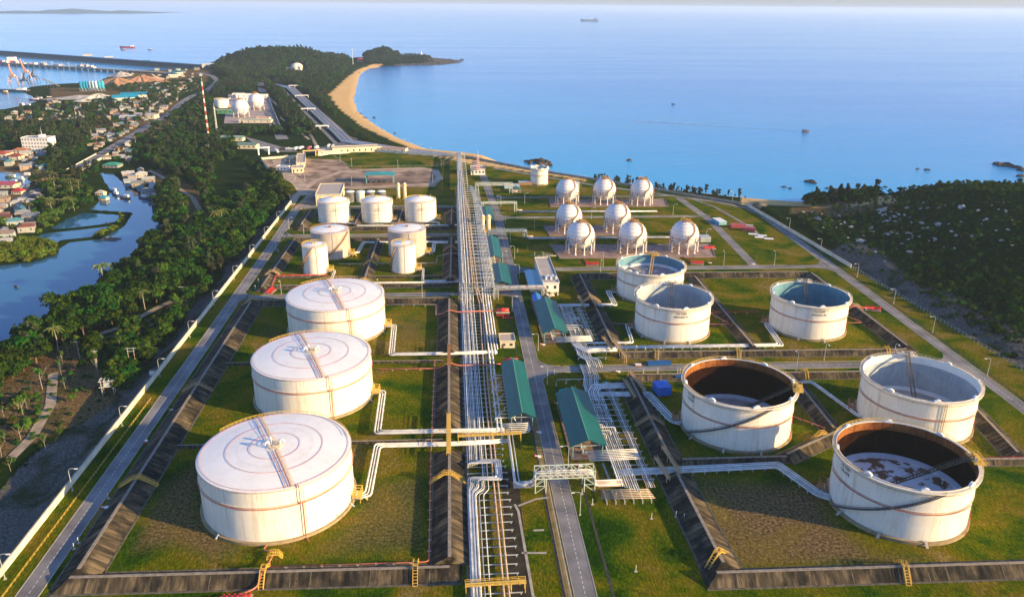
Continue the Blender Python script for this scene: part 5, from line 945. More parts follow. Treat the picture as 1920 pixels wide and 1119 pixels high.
def skid(label, x, y, rz=0, kind=0):
    t = thing('foam_skid', label, 'red fire skid', (x,y,0), rz)
    if kind == 0:
        mb = MB(); mb.tube([(-3.6,0,3.2),(3.6,0,3.2)], 1.15, 14); mb.lathe([(1e-3,2.9),(.5,2.9),(.5,4.7),(1e-3,4.7)],10); obj('tank', mb, red, t, True); mb = MB(); mb.box(-3.8,-1.4,1.6,3.8,1.4,2.0); [mb.box(x_-.15,y_-.15,0,x_+.15,y_+.15,1.6) for x_ in (-3,3) for y_ in (-1.1,1.1)]; mb.box(-3.8,-3.2,1.0,3.8,-1.8,1.2); obj('frame', mb, red, t)
        mb = MB(); mb.box(-4,-2.9,2.2,4,-2.7,3.2); obj('sunshade', mb, conc, t); mb = MB(); mb.tube([(0,-3.5,.9),(0,-6,.9),(6,-6,.9)], .3, 6); [mb.tube([(k,-6,.9),(k,-7.4,.9)], .25, 6) for k in (0,1.5,3,4.5)]; obj('manifold', mb, red, t)
    else:
        mb = MB(); [mb.tube([(-4,k,1.0),(4,k,1.0)], .22, 6) for k in (-1.5,0,1.5)]; obj('manifold', mb, red, t); mb = MB(); [(mb.tube([(i*1.6-4,-2.4,.4),(i*1.6-4,2.4,1.0)], .2, 6), mb.cyl(i*1.6-4,0,.9,2.2,.35,n=8)) for i in range(6)]; obj('valve', mb, red, t); mb = MB(); mb.box(-4.5,-2.8,0,4.5,2.8,.2); obj('base', mb, conc, t)
    return t
skid('upper red foam tank on a stand beside the road, level with the far dome tank',28,424,rad(-2)); skid('lower red foam tank on a stand just behind the long green shelter',27.5,355,rad(-2))
for lb, x, y, a in (('red valve manifold on the grass before the front left sphere',97,516,-10),('red valve manifold before the front right sphere',172,515,-10),('red valve manifold by the hill road near the lone clean tank',252,421,-25),('red manifold at the end of the left dark bund by the slim tanks',-116,472,80),('pinkish red manifold beside the right foot of the sphere standing alone',192,550,10),('red manifold at the bottom edge below the red zigzag pipe',-68,195,0)): skid(lb, x, y, rad(a), 1)
def redpipe(): pass
pipe('red pipe slanting from the front left sphere pad to its manifold',[(93,529,.6),(95,516,.8)],.35,red); pipe('red pipe slanting from the front right pad to its manifold',[(166,529,.6),(170,516,.8)],.35,red)
# temporary yard: red containers, blue container, white tarpaulins
def box_thing(name, label, cat, x, y, z, w_, d, h, rz, m1, m2=None, ribs=True):
    t = thing(name, label, cat, (x,y,z), rz); mb = MB(); mb.box(-w_/2,-d/2,.15,w_/2,d/2,h); obj('body', mb, m1, t); mb = MB()
    if ribs: [mb.box(-w_/2+w_*i/12-.05,s_*(d/2)-.05,.3,-w_/2+w_*i/12+.05,s_*(d/2)+.06,h-.2) for i in range(1,12) for s_ in (-1,1)]
    mb.box(-w_/2-.08,-d/2-.08,h,w_/2+.08,d/2+.08,h+.12); obj('frame', mb, m2 or m1, t); return t
dred = M('container_red',(.36,.05,.06),(.46,.10,.10),.5,.6)
box_thing('shipping_container','dark red container nearest the blue cabin in the far right lawn','container',234.5,608,0,12,5,2.8,rad(-8),dred); box_thing('shipping_container','dark red container behind the white sheets in the far right lawn','container',240,598,0,10,5,2.8,rad(-20),dred); box_thing('shipping_container','pale topped container beside the dark red ones in the far right lawn','container',243,605,0,6,3,2.6,rad(-20),M('pale_grey',(.55,.5,.48)))
box_thing('site_cabin','light blue site cabin beside the side lane','cabin',223.5,622,0,7,13,3,rad(8),M('cabin_blue',(.10,.36,.50)),white)
for i in range(4): t = thing('ground_sheet','white sheet laid flat on the lawn beside the red containers','tarpaulin',(240+i*.9+(i%2)*5,588-i*4.6,.02),rad(-12),'white sheets on the far right lawn'); mb = MB(); mb.box(-3.5,-2.1,0,3.5,2.1,.12); obj('sheet', mb, M('sheet_white',(.75,.73,.75)), t)
box_thing('tarpaulin_box','bright blue box-like cover beside the middle rusty tank','cover',96.5,322,0,6.5,7.5,4.4,rad(8),blue,blue,False); box_thing('pallet_stack','dark blue stack of pallets on the cross road verge','pallets',103,352.5,0,12,3.5,1.3,rad(2),M('pallet_blue',(.02,.10,.30)),None); box_thing('barrel_box','small blue bin beside the middle rusty tank','bin',108,336,0,3,3,2,0,M('pallet_blue',(.02,.1,.3))); box_thing('tool_box','small red and white box on the cross road verge','box',92,351.5,0,3,1.6,.9,0,dred,white)
# lamps
def lamp_proto(h, arm, label, group):
    t = thing('street_lamp', label, 'street lamp', (0,0,0), 0, group); mb = MB(); mb.lathe([(.16,0),(.10,h*.92)], 8); mb.tube([(0,0,h*.9),(arm*.15,0,h*.98),(arm*.5,0,h*1.02),(arm,0,h)], .08, 5); obj('pole', mb, steel, t); mb = MB(); mb.box(arm-.2,-.22,h-.14,arm+1.0,.22,h+.06); obj('lamp_head', mb, white, t); mb = MB(); mb.box(-.35,-.35,0,.35,.35,.35); obj('base', mb, conc, t); return t
lp = lamp_proto(9.5,2.4,'tall grey lamp inside the long perimeter wall, arm over the verge','lamps along the perimeter wall'); lp.location = (-142,162,0)
for i in range(1,11): dup(lp, (-142.3-.3*i,162+i*47.8,0))
k = 0
for g_, lb, pts in (('lamps along the central road','tall grey lamp beside the central road',[(34.2,150,0),(43.2,231,180),(43.4,262,180),(43.6,334,180),(43.4,373,180),(34,430,0),(43.4,490,180),(43.5,532,180),(43.5,574,180),(43.5,628,180),(43.4,690,180),(34,520,0)]),
  ('lamps along the cross road below the clean tanks','lamp between the cross road and the clean tank bund',[(66,345.5,90),(103,354.4,270),(146,354,270),(190,353,270),(226,351,270),(170,341,90)]),
  ('lamps along the road by the hill','lamp on the verge of the road by the hill',[(263,330,180),(268,385,180),(270,430,180),(272,480,180),(274,540,180),(275,600,180),(262,700,200)]),
  ('lamps of the cross road before the spheres','lamp beside the cross road before the spheres',[(62,513,90),(104,512,90),(140,512,90),(190,511,90),(226,509,90),(100,500,270)]),
  ('lamps between the sphere rows','lamp in the grass between the sphere rows',[(118,641,0),(150,660,0),(108,665,0),(192,652,0),(66,612,0),(66,700,0),(120,730,0),(196,571,0)]),
  ('lamps of the left cross roads','lamp on the verge of a cross road in the left yards',[(-108,467,270),(-48,467,270),(-20,456,90),(-118,606,270),(-24,605,270),(-92,603,270),(-20,700,270),(-72,699,270),(-116,700,270),(-130,560,0),(-132,620,0)]),
  ('lamps round the worn yard','lamp round the worn yard and grass field',[(-150,800,0),(-160,830,0),(-60,868,270),(-112,880,270),(-12,868,270),(-20,790,90),(-100,776,90),(-128,906,0),(10,900,0),(-190,905,0),(-180,880,0)])):
    for j, (x, y, a) in enumerate(pts): dup(lp, (x,y,0), rad(a), lb, g_)
# hydrants and small posts in the grass
hy = thing('fire_hydrant','little red and white hydrant standing in the plant grass','hydrant',(31,270,0),0,'hydrants in the plant grass'); mb = MB(); mb.cyl(0,0,0,1.0,.22,n=8); mb.cyl(0,0,.9,1.25,.32,n=8); obj('barrel', mb, red, hy); mb = MB(); mb.tube([(0,0,.6),(1.6,0,.4)], .2, 6); mb.box(1.2,-.6,0,2.6,.6,.5); obj('outlet', mb, white, hy)
for x, y, a in ((46.6,262.5,0),(44.6,314,0),(45.4,380,0),(-128,246,0),(-127.5,318,0),(79,345,0),(33.2,288.8,0),(-127,400,0),(180,515,0),(210,511,0),(230,440,0),(236,395,0),(-128.5,290,90)): dup(hy, (x,y,0), rad(a))
mp = thing('marker_post','slim white marker post in the plant grass','post',(58,240,0),0,'marker posts in the plant grass'); mb = MB(); mb.cyl(0,0,0,2.6,.09,n=6); obj('stake', mb, white, mp); mb = MB(); mb.box(-.5,-.35,0,.5,.35,.3); obj('foot_block', mb, conc, mp)
for k in range(34):
    x, y = [(rng.uniform(45,80),rng.uniform(200,245)),(rng.uniform(46,56),rng.uniform(320,345)),(rng.uniform(90,240),rng.uniform(342,344)),(rng.uniform(-128,-126),rng.uniform(210,600)),(rng.uniform(45,70),rng.uniform(515,640)),(rng.uniform(-190,-150),rng.uniform(760,900))][k%6]; dup(mp, (x,y,0))
# masts and poles
def mast(label, x, y, z, h, w_, c1, c2, name='lattice_mast'):
    t = thing(name, label, 'mast', (x,y,z)); N = 14; A_, B_ = MB(), MB()
    for i in range(N):
        mb = (A_,B_)[i%2]; z0, z1 = h*i/N, h*(i+1)/N; q0, q1 = w_*(1-.5*i/N)/2, w_*(1-.5*(i+1)/N)/2
        for sx_, sy_ in ((-1,-1),(1,-1),(1,1),(-1,1)): mb.bar((sx_*q0,sy_*q0,z0),(sx_*q1,sy_*q1,z1),.26)
        for a, b_ in (((-1,-1),(1,-1)),((1,-1),(1,1)),((1,1),(-1,1)),((-1,1),(-1,-1))): mb.bar((a[0]*q0,a[1]*q0,z0),(b_[0]*q1,b_[1]*q1,z1),.2); mb.bar((b_[0]*q0,b_[1]*q0,z0),(a[0]*q1,a[1]*q1,z1),.2)
    obj('red_section', A_, c1, t); obj('white_section', B_, c2, t); mb = MB(); [mb.box(s_*w_*.3-.4,-.5,h*.93,s_*w_*.3+.4,.5,h*.99) for s_ in (-1,0,1)]; mb.cyl(0,0,h,h+5,.15,n=5); obj('antenna', mb, white, t); return t
x, y, z = PT(392,262); mast('very tall red and white lattice mast rising out of the woods',x,y,z,76,1.5,M('mast_red',(.42,.08,.06)),white)
x, y, z = PT(408,256); mast('thin grey mast just right of the tall red and white one',x,y,z,40,1.6,steel,steel)
mast('short red and white mast on the white house by the sea wall',27.5,826,6,15,3,red,white)
x, y, z = PT(662,121); mast('slender mast at the root of the cape',x,y,z,46,2,steel,steel)
def hpole(label, x, y, z, h, w_, group=None):
    t = thing('power_pole', label, 'power pole', (x,y,z), 0, group); mb = MB(); [mb.lathe([(.2,0),(.13,h)], 7, s_*w_/2, 0) for s_ in (-1,1)]; obj('pole', mb, conc, t); mb = MB(); mb.box(-w_/2-1.2,-.12,h-.6,w_/2+1.2,.12,h-.35); mb.box(-w_/2-.3,-.1,h-2.2,w_/2+.3,.1,h-2); obj('crossarm', mb, steel, t); return t
for px, py, h, w_, lb in ((250,688,11,3,'twin-legged power pole in the scrub beyond the wall'),(343,565,10,1,'lone concrete pole by the sandy track'),(391,290,12,3,'twin-legged pole on the edge of the woods by the yard'),(173,262,13,.6,'bare white pole among the hillside trees left'),(165,268,9,.8,'short pole near the brown mound'),(150,672,10,.5,'slim pale pole among the leaning trees'),(183,690,10,.5,'slim pole in the clearing'),(313,228,9,2,'pole beside the orange cutting in the woods')):
    x, y, z = PT(px, py); hpole(lb, x, y, z, h, w_)
x, y, z = PT(205,738); t = thing('transformer_stand','white transformer stand on four poles in the fenced clearing','transformer',(x,y,z),rad(10)); [obj('leg', MB().cyl(a,b_,0,8,.22,n=6), conc, t) for a in (-2.5,2.5) for b_ in (-1.5,1.5)]; mb = MB(); [mb.bar((-3.6,b_,zz),(3.6,b_,zz),.22) for b_ in (-1.5,1.5) for zz in (4.4,7.4)]; [mb.bar((a,-2.4,7.7),(a,2.4,7.7),.18) for a in (-3,-1,1,3)]; obj('crossarm', mb, white, t); mb = MB(); mb.box(-1.6,-1,4.5,1.6,1,6.4); obj('transformer', mb, steel, t)
x, y, z = PT(286,702); box_thing('sign_cabinet','small white cabinet standing beyond the perimeter wall','cabinet',x,y,-1.2,2.2,1.2,3.4,0,white,dark,False)
# lorries and cars
def truck(label, x, y, z, rz, c, tank=False, L=10):
    t = thing('lorry', label, 'lorry', (x,y,z), rz); mb = MB(); mb.box(-L/2,-1.25,.9,L/2-2.6,1.25,1.1) if tank else mb.box(-L/2,-1.25,.9,L/2-2.6,1.25,3.6)
    if tank: mb.tube([(-L/2+.1,0,2.2),(L/2-2.8,0,2.2)], 1.15, 12)
    obj('load', mb, c, t); mb = MB(); mb.add([(L/2-2.4,-1.2,.8),(L/2,-1.2,.8),(L/2,1.2,.8),(L/2-2.4,1.2,.8),(L/2-2.4,-1.15,3.0),(L/2-.5,-1.15,3.0),(L/2-.5,1.15,3.0),(L/2-2.4,1.15,3.0)], [(3,2,1,0),(4,5,6,7),(0,1,5,4),(1,2,6,5),(2,3,7,6),(3,0,4,7)]); c_ = obj('cab', mb, white, t)
    mb = MB(); mb.add([(L/2+.02-.08,-1,1.7),(L/2+.02-.08,1,1.7),(L/2-.4,1,2.8),(L/2-.4,-1,2.8)], [(0,1,2,3)]); obj('windscreen', mb, glass, c_)
    for a in (-L/2+1.2,-L/2+2.6,L/2-1.4):
        for s_ in (-1,1): mb = MB(); mb.tube([(a,s_*1.0,.5),(a,s_*1.3,.5)], .5, 10); obj('wheel', mb, dark, t)
    return t
for i, (px, py, a, c, tk, lb) in enumerate(((519,286,-60,white,0,'white lorry on the lane near the gate arch'),(534,281,0,dark,1,'dark tanker parked first in the lorry row'),(545,282,0,steel,1,'long grey tanker in the lorry row'),(556,281,70,white,0,'white lorry parked fourth in the lorry row'),(565,280,70,white,0,'white lorry parked beside another in the lorry row'),(580,280,80,dred,0,'small red lorry in the lorry row'),(594,279,80,white,0,'bright white lorry standing alone in the lorry park'),(617,276,90,white,0,'light lorry by the office, left of a pair'),(624,276,90,steel,1,'grey tanker by the office, right of a pair'))):
    x, y, z = PT(px, py); truck(lb, x, y, z+.05, rad(a), c, tk, 13 if i in (1,2) else 11)
x, y, z = PT(495,290); t = thing('gate_arch','white gate arch over the lane to the lorry park','gate',(x,y,z),rad(20)); mb = MB(); [mb.box(a-.8,-.8,0,a+.8,.8,8) for a in (-6,6)]; obj('pillar', mb, white, t); mb = MB(); mb.box(-7.5,-1,8,7.5,1,9.4); obj('beam', mb, white, t)
box_thing('parked_car','small white car on the hill road corner','car',271,676,.1,4.4,1.9,1.5,rad(80),white,dark,False)
# equipment clutter near the small tank by the sea
for px, py, w_, d, h, c, lb in ((953,352,8,10,3,M('pale_blue_tank',(.4,.55,.65)),'left of two pale blue box tanks by the sea wall'),(964,352,10,10,3,M('pale_blue_tank',(.4,.5,.6)),'right of two pale blue box tanks by the sea wall'),(985,346,14,8,3,rustc,'brown plant frame left of the lone small white tank'),(1077,352,9,6,6,creamw,'cream vessel block behind the far left sphere'),(1320,452,8,8,4,steel,'grey equipment frame right of the sphere standing alone'),(1168,390,6,6,2.5,teal,'teal box between the sphere rows'),(1262,440,5,6,3,teal,'teal box left of the sphere standing alone')):
    x, y = P(px, py); box_thing('equipment_block', lb, 'plant equipment', x, y, 0, w_, d, h, 0, c, steel)
# ================================================================ village, harbour, islets, ships
mesh_cache = {}
def tin(c):
    c = tuple(v*.62 for v in c)
    k = 'tin_%.2f_%.2f_%.2f'%c; return M(k, c, tuple(min(1,v*1.35) for v in c), .4, .75, rnd=.15)
ROOFC = [((.26,.28,.31),'grey tin'),((.46,.46,.47),'pale grey tin'),((.30,.17,.13),'rusty red'),((.22,.09,.075),'dark red'),((.55,.55,.53),'white'),((.10,.28,.34),'teal blue'),((.28,.22,.19),'brown'),((.46,.30,.20),'sandy brown')]
WALLC = [((.42,.37,.29),'cream'),((.50,.50,.48),'white'),((.45,.52,.55),'bluish'),((.48,.36,.28),'brown')]
def house_mesh(w_, d, h, rh, style):
    a = MB(); a.box(-w_/2,-d/2,-.6,w_/2,d/2,h); b_ = MB()
    if style == 0: b_.gable(-w_/2-.5,-d/2-.5,w_/2+.5,d/2+.5,h+.05,h+rh,.15,'x')
    elif style == 1: b_.add([(-w_/2-.5,-d/2-.5,h+.05),(w_/2+.5,-d/2-.5,h+.05),(w_/2+.5,d/2+.5,h+.05+rh*.7),(-w_/2-.5,d/2+.5,h+.05+rh*.7),(-w_/2-.5,-d/2-.5,h-.1),(w_/2+.5,-d/2-.5,h-.1),(w_/2+.5,d/2+.5,h-.1),(-w_/2-.5,d/2+.5,h-.1)], [(0,1,2,3),(7,6,5,4),(0,4,5,1),(1,5,6,2),(2,6,7,3),(3,7,4,0)])
    else: b_.add([(-w_/2-.6,-d/2-.6,h+.05),(w_/2+.6,-d/2-.6,h+.05),(w_/2+.6,d/2+.6,h+.05),(-w_/2-.6,d/2+.6,h+.05),(-w_*.2,0,h+rh),(w_*.2,0,h+rh)], [(0,1,5,4),(1,2,5),(2,3,4,5),(3,0,4),(3,2,1,0)])
    c = MB(); [c.box(x-.5,-d/2-.05,h*.35,x+.5,-d/2+.02,h*.72) for x in (-w_*.3,w_*.3)]
    return a, b_, c
AREAS = [ # picture region, place phrase, count
 ([(0,360),(60,352),(95,375),(60,430),(0,470)],'on the left bank by the fish ponds',26),([(0,280),(95,280),(110,300),(75,325),(0,315)],'below the white hotel',14),([(222,330),(262,320),(290,345),(305,385),(280,395),(240,350)],'crowded on the right creek bank',24),
 ([(170,255),(250,225),(262,240),(195,285),(160,275)],'along the left of the long village road',32),([(245,225),(330,180),(345,190),(255,245)],'near the bend of the village road',16),([(20,215),(160,205),(165,235),(60,240),(10,240)],'beyond the wooded rise, behind the hotel',42),([(185,200),(300,172),(325,190),(240,225),(170,225)],'mid village, below the blue warehouses',50),
 ([(255,165),(370,150),(380,172),(300,185)],'at the far end of the village',30),([(230,125),(370,130),(385,150),(330,160),(240,160)],'among the harbour yards',26),([(190,270),(240,255),(245,300),(190,300)],'between the bridge and the creek',14),([(95,190),(150,200),(150,215),(80,215)],'behind the moored boats',12)]
HWY = [(192,288),(212,276),(240,260),(272,240),(300,224),(318,214),(332,200),(347,188),(362,180),(385,172),(400,160),(408,152),(398,143),(378,138),(340,134)]; HW = [PT(a,b_)[:2] for a, b_ in [(130,322)]+HWY]; HD = lambda x, y: dist(np.asarray(x,float), np.asarray(y,float), HW, False)
houses = []; protos = {}
for poly, place, cnt in AREAS:
    x0, x1 = min(p[0] for p in poly), max(p[0] for p in poly); y0, y1 = min(p[1] for p in poly), max(p[1] for p in poly); k = tries = 0
    while k < cnt and tries < 4000:
        tries += 1; px, py = rng.uniform(x0,x1), rng.uniform(y0,y1)
        if not inpoly(np.array([px]), np.array([py]), poly)[0]: continue
        x, y, z = PT(px, py)
        if z < SEA+.9 or HD([x],[y])[0] < 15: continue
        if any((x-a)**2+(y-b_)**2 < (9+.004*y)**2 for a, b_ in houses): continue
        houses.append((x,y)); k += 1; ri = int(rng.choice(8,p=[.3,.24,.08,.05,.09,.08,.1,.06])); wi = int(rng.integers(4)); st = int(rng.integers(3)); sz = int(rng.integers(3)); key = (ri,wi,st,sz)
        lb = '%s house with %s roof %s'%(WALLC[wi][1], ROOFC[ri][1], place); grp = 'village houses '+place; rz = rng.choice([.3,.35,.4,1.9,1.95])+rng.uniform(-.12,.12)
        if key not in protos:
            w_, d, h = (7,6,3),(11,7,3.2),(14,9,5)
            w_, d, h = ((6,5,2.6),(9,6,2.9),(12,7.5,4.6))[sz]
            t = thing('village_house', lb, 'house', (x,y,z), rz, grp); a, b_, c = house_mesh(w_,d,h,(1.4,1.8,2.2)[sz],st); obj('wall', a, tin(WALLC[wi][0]), t); obj('roof', b_, tin(ROOFC[ri][0]), t); obj('window', c, glass, t)['kind'] = 'stuff'; protos[key] = t
        else: dup(protos[key], (x,y,z), rz, lb, grp)
# named landmarks
x, y, z = PT(70,284); t = building('hotel','tall white hotel block with rows of dark windows by the wooded rise','building',x,y+8,z-1,34,16,17,rad(-6),M('hotel_white',(.78,.77,.72)),M('grey_tin',(.4,.42,.42)),win=9,floors=4); mb = MB(); mb.box(2,-2,17,8,4,20.5); mb.cyl(5,1,20.5,30,.3,.05,n=6); obj('roof_mast', mb, white, t)
for px, py, w_, d, h, rc, wc, lb in ((5,298,20,14,7,(.50,.10,.06),None,'yellow walled villa with a bright red roof at the left edge'),(30,300,15,10,5,(.40,.10,.07),None,'small cream house with a maroon roof below the hotel'),(42,287,18,9,4,(.55,.22,.10),None,'house with an orange roof tucked beside the hotel'),(106,300,12,9,4,(.42,.3,.22),None,'cream house right of the hotel'),(14,352,22,12,4,(.45,.10,.14),None,'long house with a pink red roof in the left bank village'),(92,347,22,9,5,(.60,.28,.14),(.55,.25,.14),'orange walled shed beside the creek trees'),(36,363,10,8,3,(.5,.05,.06),None,'hut with a bright red roof behind the palms'),(275,222,34,16,6,(.55,.5,.5),None,'white hall with a tin roof beside the village road'),(242,225,24,14,5,(.6,.62,.62),None,'long white shed left of the village road'),(437,264,30,10,4.5,(.25,.38,.34),None,'long low block with a faded green roof across from the yard'),(466,278,24,12,5,(.20,.34,.30),None,'white building with a green roof beside the gate lane'),(212,313,18,12,3,(.06,.34,.26),(.3,.3,.3),'green roofed hut on the creek by the bridge'),(124,330,10,8,4,(.45,.05,.12),(.5,.2,.2),'pink red hut on the water below the bridge'),(196,377,7,6,2.6,(.10,.42,.60),None,'tiny bright blue roofed hut at the edge of the clearing'),(190,366,8,6,2.6,(.62,.6,.55),None,'tiny pale roofed hut at the edge of the clearing')):
    x, y, z = PT(px, py); building('house', lb, 'house', x, y, max(z,SEA+.6), w_, d, h, rad(-8), M('w_'+lb[:9],wc) if wc else creamw, tin(rc), 'hip' if w_ < 21 else 'gable', win=4, rh=2.6)
for px, py, w_, d, h, rc, lb in ((252,186,46,30,9,(.02,.36,.58),'large bright blue roofed warehouse, right half of the pair'),(236,190,44,30,8,(.02,.36,.58),'large bright blue roofed warehouse, left half of the pair'),(268,126,44,26,16,(.05,.36,.28),'green warehouse by the quay'),(333,142,26,34,9,(.04,.42,.42),'turquoise roofed shed beyond the orange mounds'),(325,145,22,30,8,(.05,.40,.60),'sky blue roofed shed beyond the orange mounds'),(393,128,40,16,9,(.6,.6,.6),'pale shed at the root of the breakwater'),(165,108,30,18,9,(.5,.5,.5),'cream shed on the breakwater road'),(205,112,26,12,7,(.6,.6,.6),'low white shed on the breakwater road')):
    x, y, z = PT(px, py); building('warehouse', lb, 'warehouse', x, y, z, w_, d, h, rad(20), M('wall_pale',(.6,.56,.5)), tin(rc), 'gable', win=4, rh=4)
# silos
for i in range(8):
    x, y, z = PT(154+i*5.7,172-.15*i); t = thing('silo','%s silo, %s from the left in the row of eight'%(('bright blue','bright blue','blue','pale blue','pale blue','white','bright blue','blue')[i],('first','second','third','fourth','fifth','sixth','seventh','eighth')[i]),'silo',(x,y,z)); c = ((.03,.35,.6),(.03,.35,.6),(.03,.35,.6),(.5,.66,.75),(.5,.66,.75),(.6,.72,.78),(.05,.45,.65),(.05,.45,.65))[i]
    mb = MB(); mb.lathe([(.6,3),(3.4,7),(3.4,19),(1,21),(1e-3,21.2)], 18); obj('barrel', mb, tin(c), t, True); [obj('leg', MB().box(a-.25,b_-.25,0,a+.25,b_+.25,7.5), steel, t) for a in (-2.6,2.6) for b_ in (-2.6,2.6)]
# stockpiles
def pile(label, px, py, rx, ry, h, c1, c2, seed):
    x, y, z = PT(px, py); r_ = np.random.default_rng(seed); mb = MB(); n, m_ = 40, 16; vs = []
    ph = r_.uniform(0,6.28,8)
    for j in range(m_+1):
        for i in range(n): a = 2*math.pi*i/n; q = 1-j/m_; lob = 1+.22*math.sin(2*a+ph[0])+.14*math.sin(3*a+ph[1])+.07*math.sin(7*a+ph[2]); hh = h*(1-q)**1.05*(1+.30*math.sin(3*a+ph[3])*q+.15*math.sin(9*a+ph[5])*q*(1-q)*3); vs.append((rx*q*lob*math.cos(a), ry*q*lob*math.sin(a), hh-.4))
    mb.add(vs, [(j*n+i, j*n+(i+1)%n, (j+1)*n+(i+1)%n, (j+1)*n+i) for j in range(m_) for i in range(n)]); t = tag(obj('stockpile', mb, M(label[:12],c1,c2,.12,.95,bmp=.5)), label, 'stockpile'); t.location = (x,y,z)
pile('large orange wood chip mound, left of the harbour pair',222,160,62,34,17,(.34,.18,.09),(.50,.28,.15),1); pile('orange wood chip mound, right of the harbour pair',268,158,58,38,20,(.30,.15,.09),(.46,.25,.15),2); pile('pale grey rock heap in the yard above the blue warehouses',188,188,44,26,13,(.34,.32,.29),(.62,.59,.52),3); pile('low grey sand heap spreading to the moored boats',150,184,60,26,6,(.30,.28,.27),(.42,.40,.38),4)
pile('brown earth mound beside the village road',183,266,22,16,8,(.24,.15,.10),(.34,.22,.14),5); pile('orange bare cutting glowing in the dark woods',322,240,26,14,6,(.30,.17,.10),(.50,.28,.12),6); pile('grey mound at the harbour tip with two cones',228,143,40,24,12,(.36,.33,.32),(.5,.46,.43),7); pile('small pink orange heap by the grey sheds',292,150,30,20,8,(.40,.28,.2),(.5,.36,.27),8)
# highway, bridge, breakwater, jetty
mb = MB(); pl = [PT(a,b_) for a,b_ in HWY]
mb.strip([(p[0],p[1]) for p in pl], 13, 0); zz = [H1(v_[0],v_[1])+.5 for v_ in mb.v]; mb.v = [(v_[0],v_[1],z_) for v_, z_ in zip(mb.v, zz)]
q = MB(); q.strip([(p[0],p[1]) for p in (PT(-20,386),PT(30,378),PT(62,362),PT(90,350))], 12, 0); q.v = [(v_[0],v_[1],H1(v_[0],v_[1])+.5) for v_ in q.v]; mb.add(q.v, q.f)
q = MB(); q.strip([(p[0],p[1]) for p in (PT(530,262),PT(500,205),PT(492,170),PT(487,150))], 16, 0); q.v = [(v_[0],v_[1],H1(v_[0],v_[1])+.4) for v_ in q.v]; mb.add(q.v, q.f)
q = MB(); q.strip(offs([(p[0],p[1]) for p in base[1:]], -17), 6, 0); q.v = [(v_[0],v_[1],max(-1.5,H1(v_[0],v_[1]))+.12) for v_ in q.v]; mb.add(q.v, q.f)
tag(obj('road', mb, asph), kind='structure')
for poly, mt in (([PT(420,232),PT(520,232),PT(505,180),PT(428,178)], M('yard_pink',(.32,.25,.23),(.42,.34,.31),.1,.9)),):
    mb = MB(); mb.add([(p[0],p[1],H1(p[0],p[1])+.4) for p in poly], [(0,1,2,3)]); tag(obj('pavement', mb, mt), kind='structure')
# sandy tracks
mb = MB()
for q_ in ([(280,320),(300,330),(330,350),(362,372),(378,400),(382,425)],[(505,205),(540,232),(580,262)],[(610,240),(660,262),(690,280)],[(150,640),(230,612),(300,575),(345,555)],[(20,860),(60,820),(95,760),(100,700)],[(300,600),(240,625),(195,650)],[(622,230),(650,255),(670,262)],[(500,180),(580,250),(600,285)]):
    q = MB(); q.strip([(p[0],p[1]) for p in (PT(a,b_) for a,b_ in q_)], 4.5, 0); q.v = [(v_[0],v_[1],H1(v_[0],v_[1])+.3) for v_ in q.v]; mb.add(q.v, q.f)
tag(obj('path', mb, M('sandy_track',(.24,.19,.14),(.42,.34,.25),.3,.95)), kind='structure')
a, b_ = P(136,320,-3), P(192,289,-3); L = math.hypot(b_[0]-a[0],b_[1]-a[1]); t = thing('road_bridge','concrete road bridge over the creek with cream parapets','bridge',(a[0],a[1],-3),math.atan2(b_[1]-a[1],b_[0]-a[0])); mb = MB(); mb.box(0,-7,-1.2,L,7,0); obj('deck', mb, asph, t)
for s_ in (-1,1): mb = MB(); mb.box(0,s_*7-.25,0,L,s_*7+.25,1.2); mb.box(0,s_*7-.3,-1.6,L,s_*7+.3,-.2); obj('parapet', mb, creamw, t)
for i in range(1,6): mb = MB(); mb.box(L*i/6-.8,-6,-8,L*i/6+.8,6,-1.2); obj('pier', mb, conc, t)
A_ = P(400,133,SEA); B_ = P(-60,98.5,SEA); t = thing('breakwater','long dark straight breakwater closing the harbour','breakwater',(0,0,0)); mb = MB(); mb.strip([A_,B_], 0, 0, prof=[(-26,SEA-1),(-6,SEA+13),(4,SEA+13),(30,SEA-1)]); obj('mound', mb, M('rubble_mound',(.03,.045,.055),(.06,.075,.085),.1,.95,bmp=.4), t); mb = MB(); mb.strip([A_,B_], 0, 0, prof=[(-8,SEA+12.6),(-8,SEA+15.5),(-6.6,SEA+15.5),(-6.6,SEA+12.6)]); obj('crown_wall', mb, M('crown',(.20,.26,.30)), t)
A_ = P(330,140,SEA+4); B_ = P(-60,116,SEA+4); t = thing('jetty','long pale jetty on piles inside the harbour','jetty',(A_[0],A_[1],SEA),math.atan2(B_[1]-A_[1],B_[0]-A_[0])); L = math.hypot(B_[0]-A_[0],B_[1]-A_[1]); mb = MB(); mb.box(0,-9,6,L,9,8); obj('deck', mb, conc, t)
for i in range(34): mb = MB(); mb.box(L*(i+.5)/34-2,-7,-2,L*(i+.5)/34+2,7,6); obj('pile', mb, conc, t)
mb = MB(); r_ = np.random.default_rng(5)
for i in range(60):
    q = L*r_.uniform(.35,.98); z1 = 8+r_.uniform(2,9); w_ = r_.uniform(3,12)
    if i%2: mb.bar((q,r_.uniform(-7,7),8),(q,r_.uniform(-7,7),z1+4),.7)
    else: mb.box(q,-5,8,q+w_,5,z1-2)
o = obj('deck_cargo', mb, M('cargo_mix',(.40,.33,.32),(.62,.56,.54),.08,.8), t); o['kind'] = 'stuff'
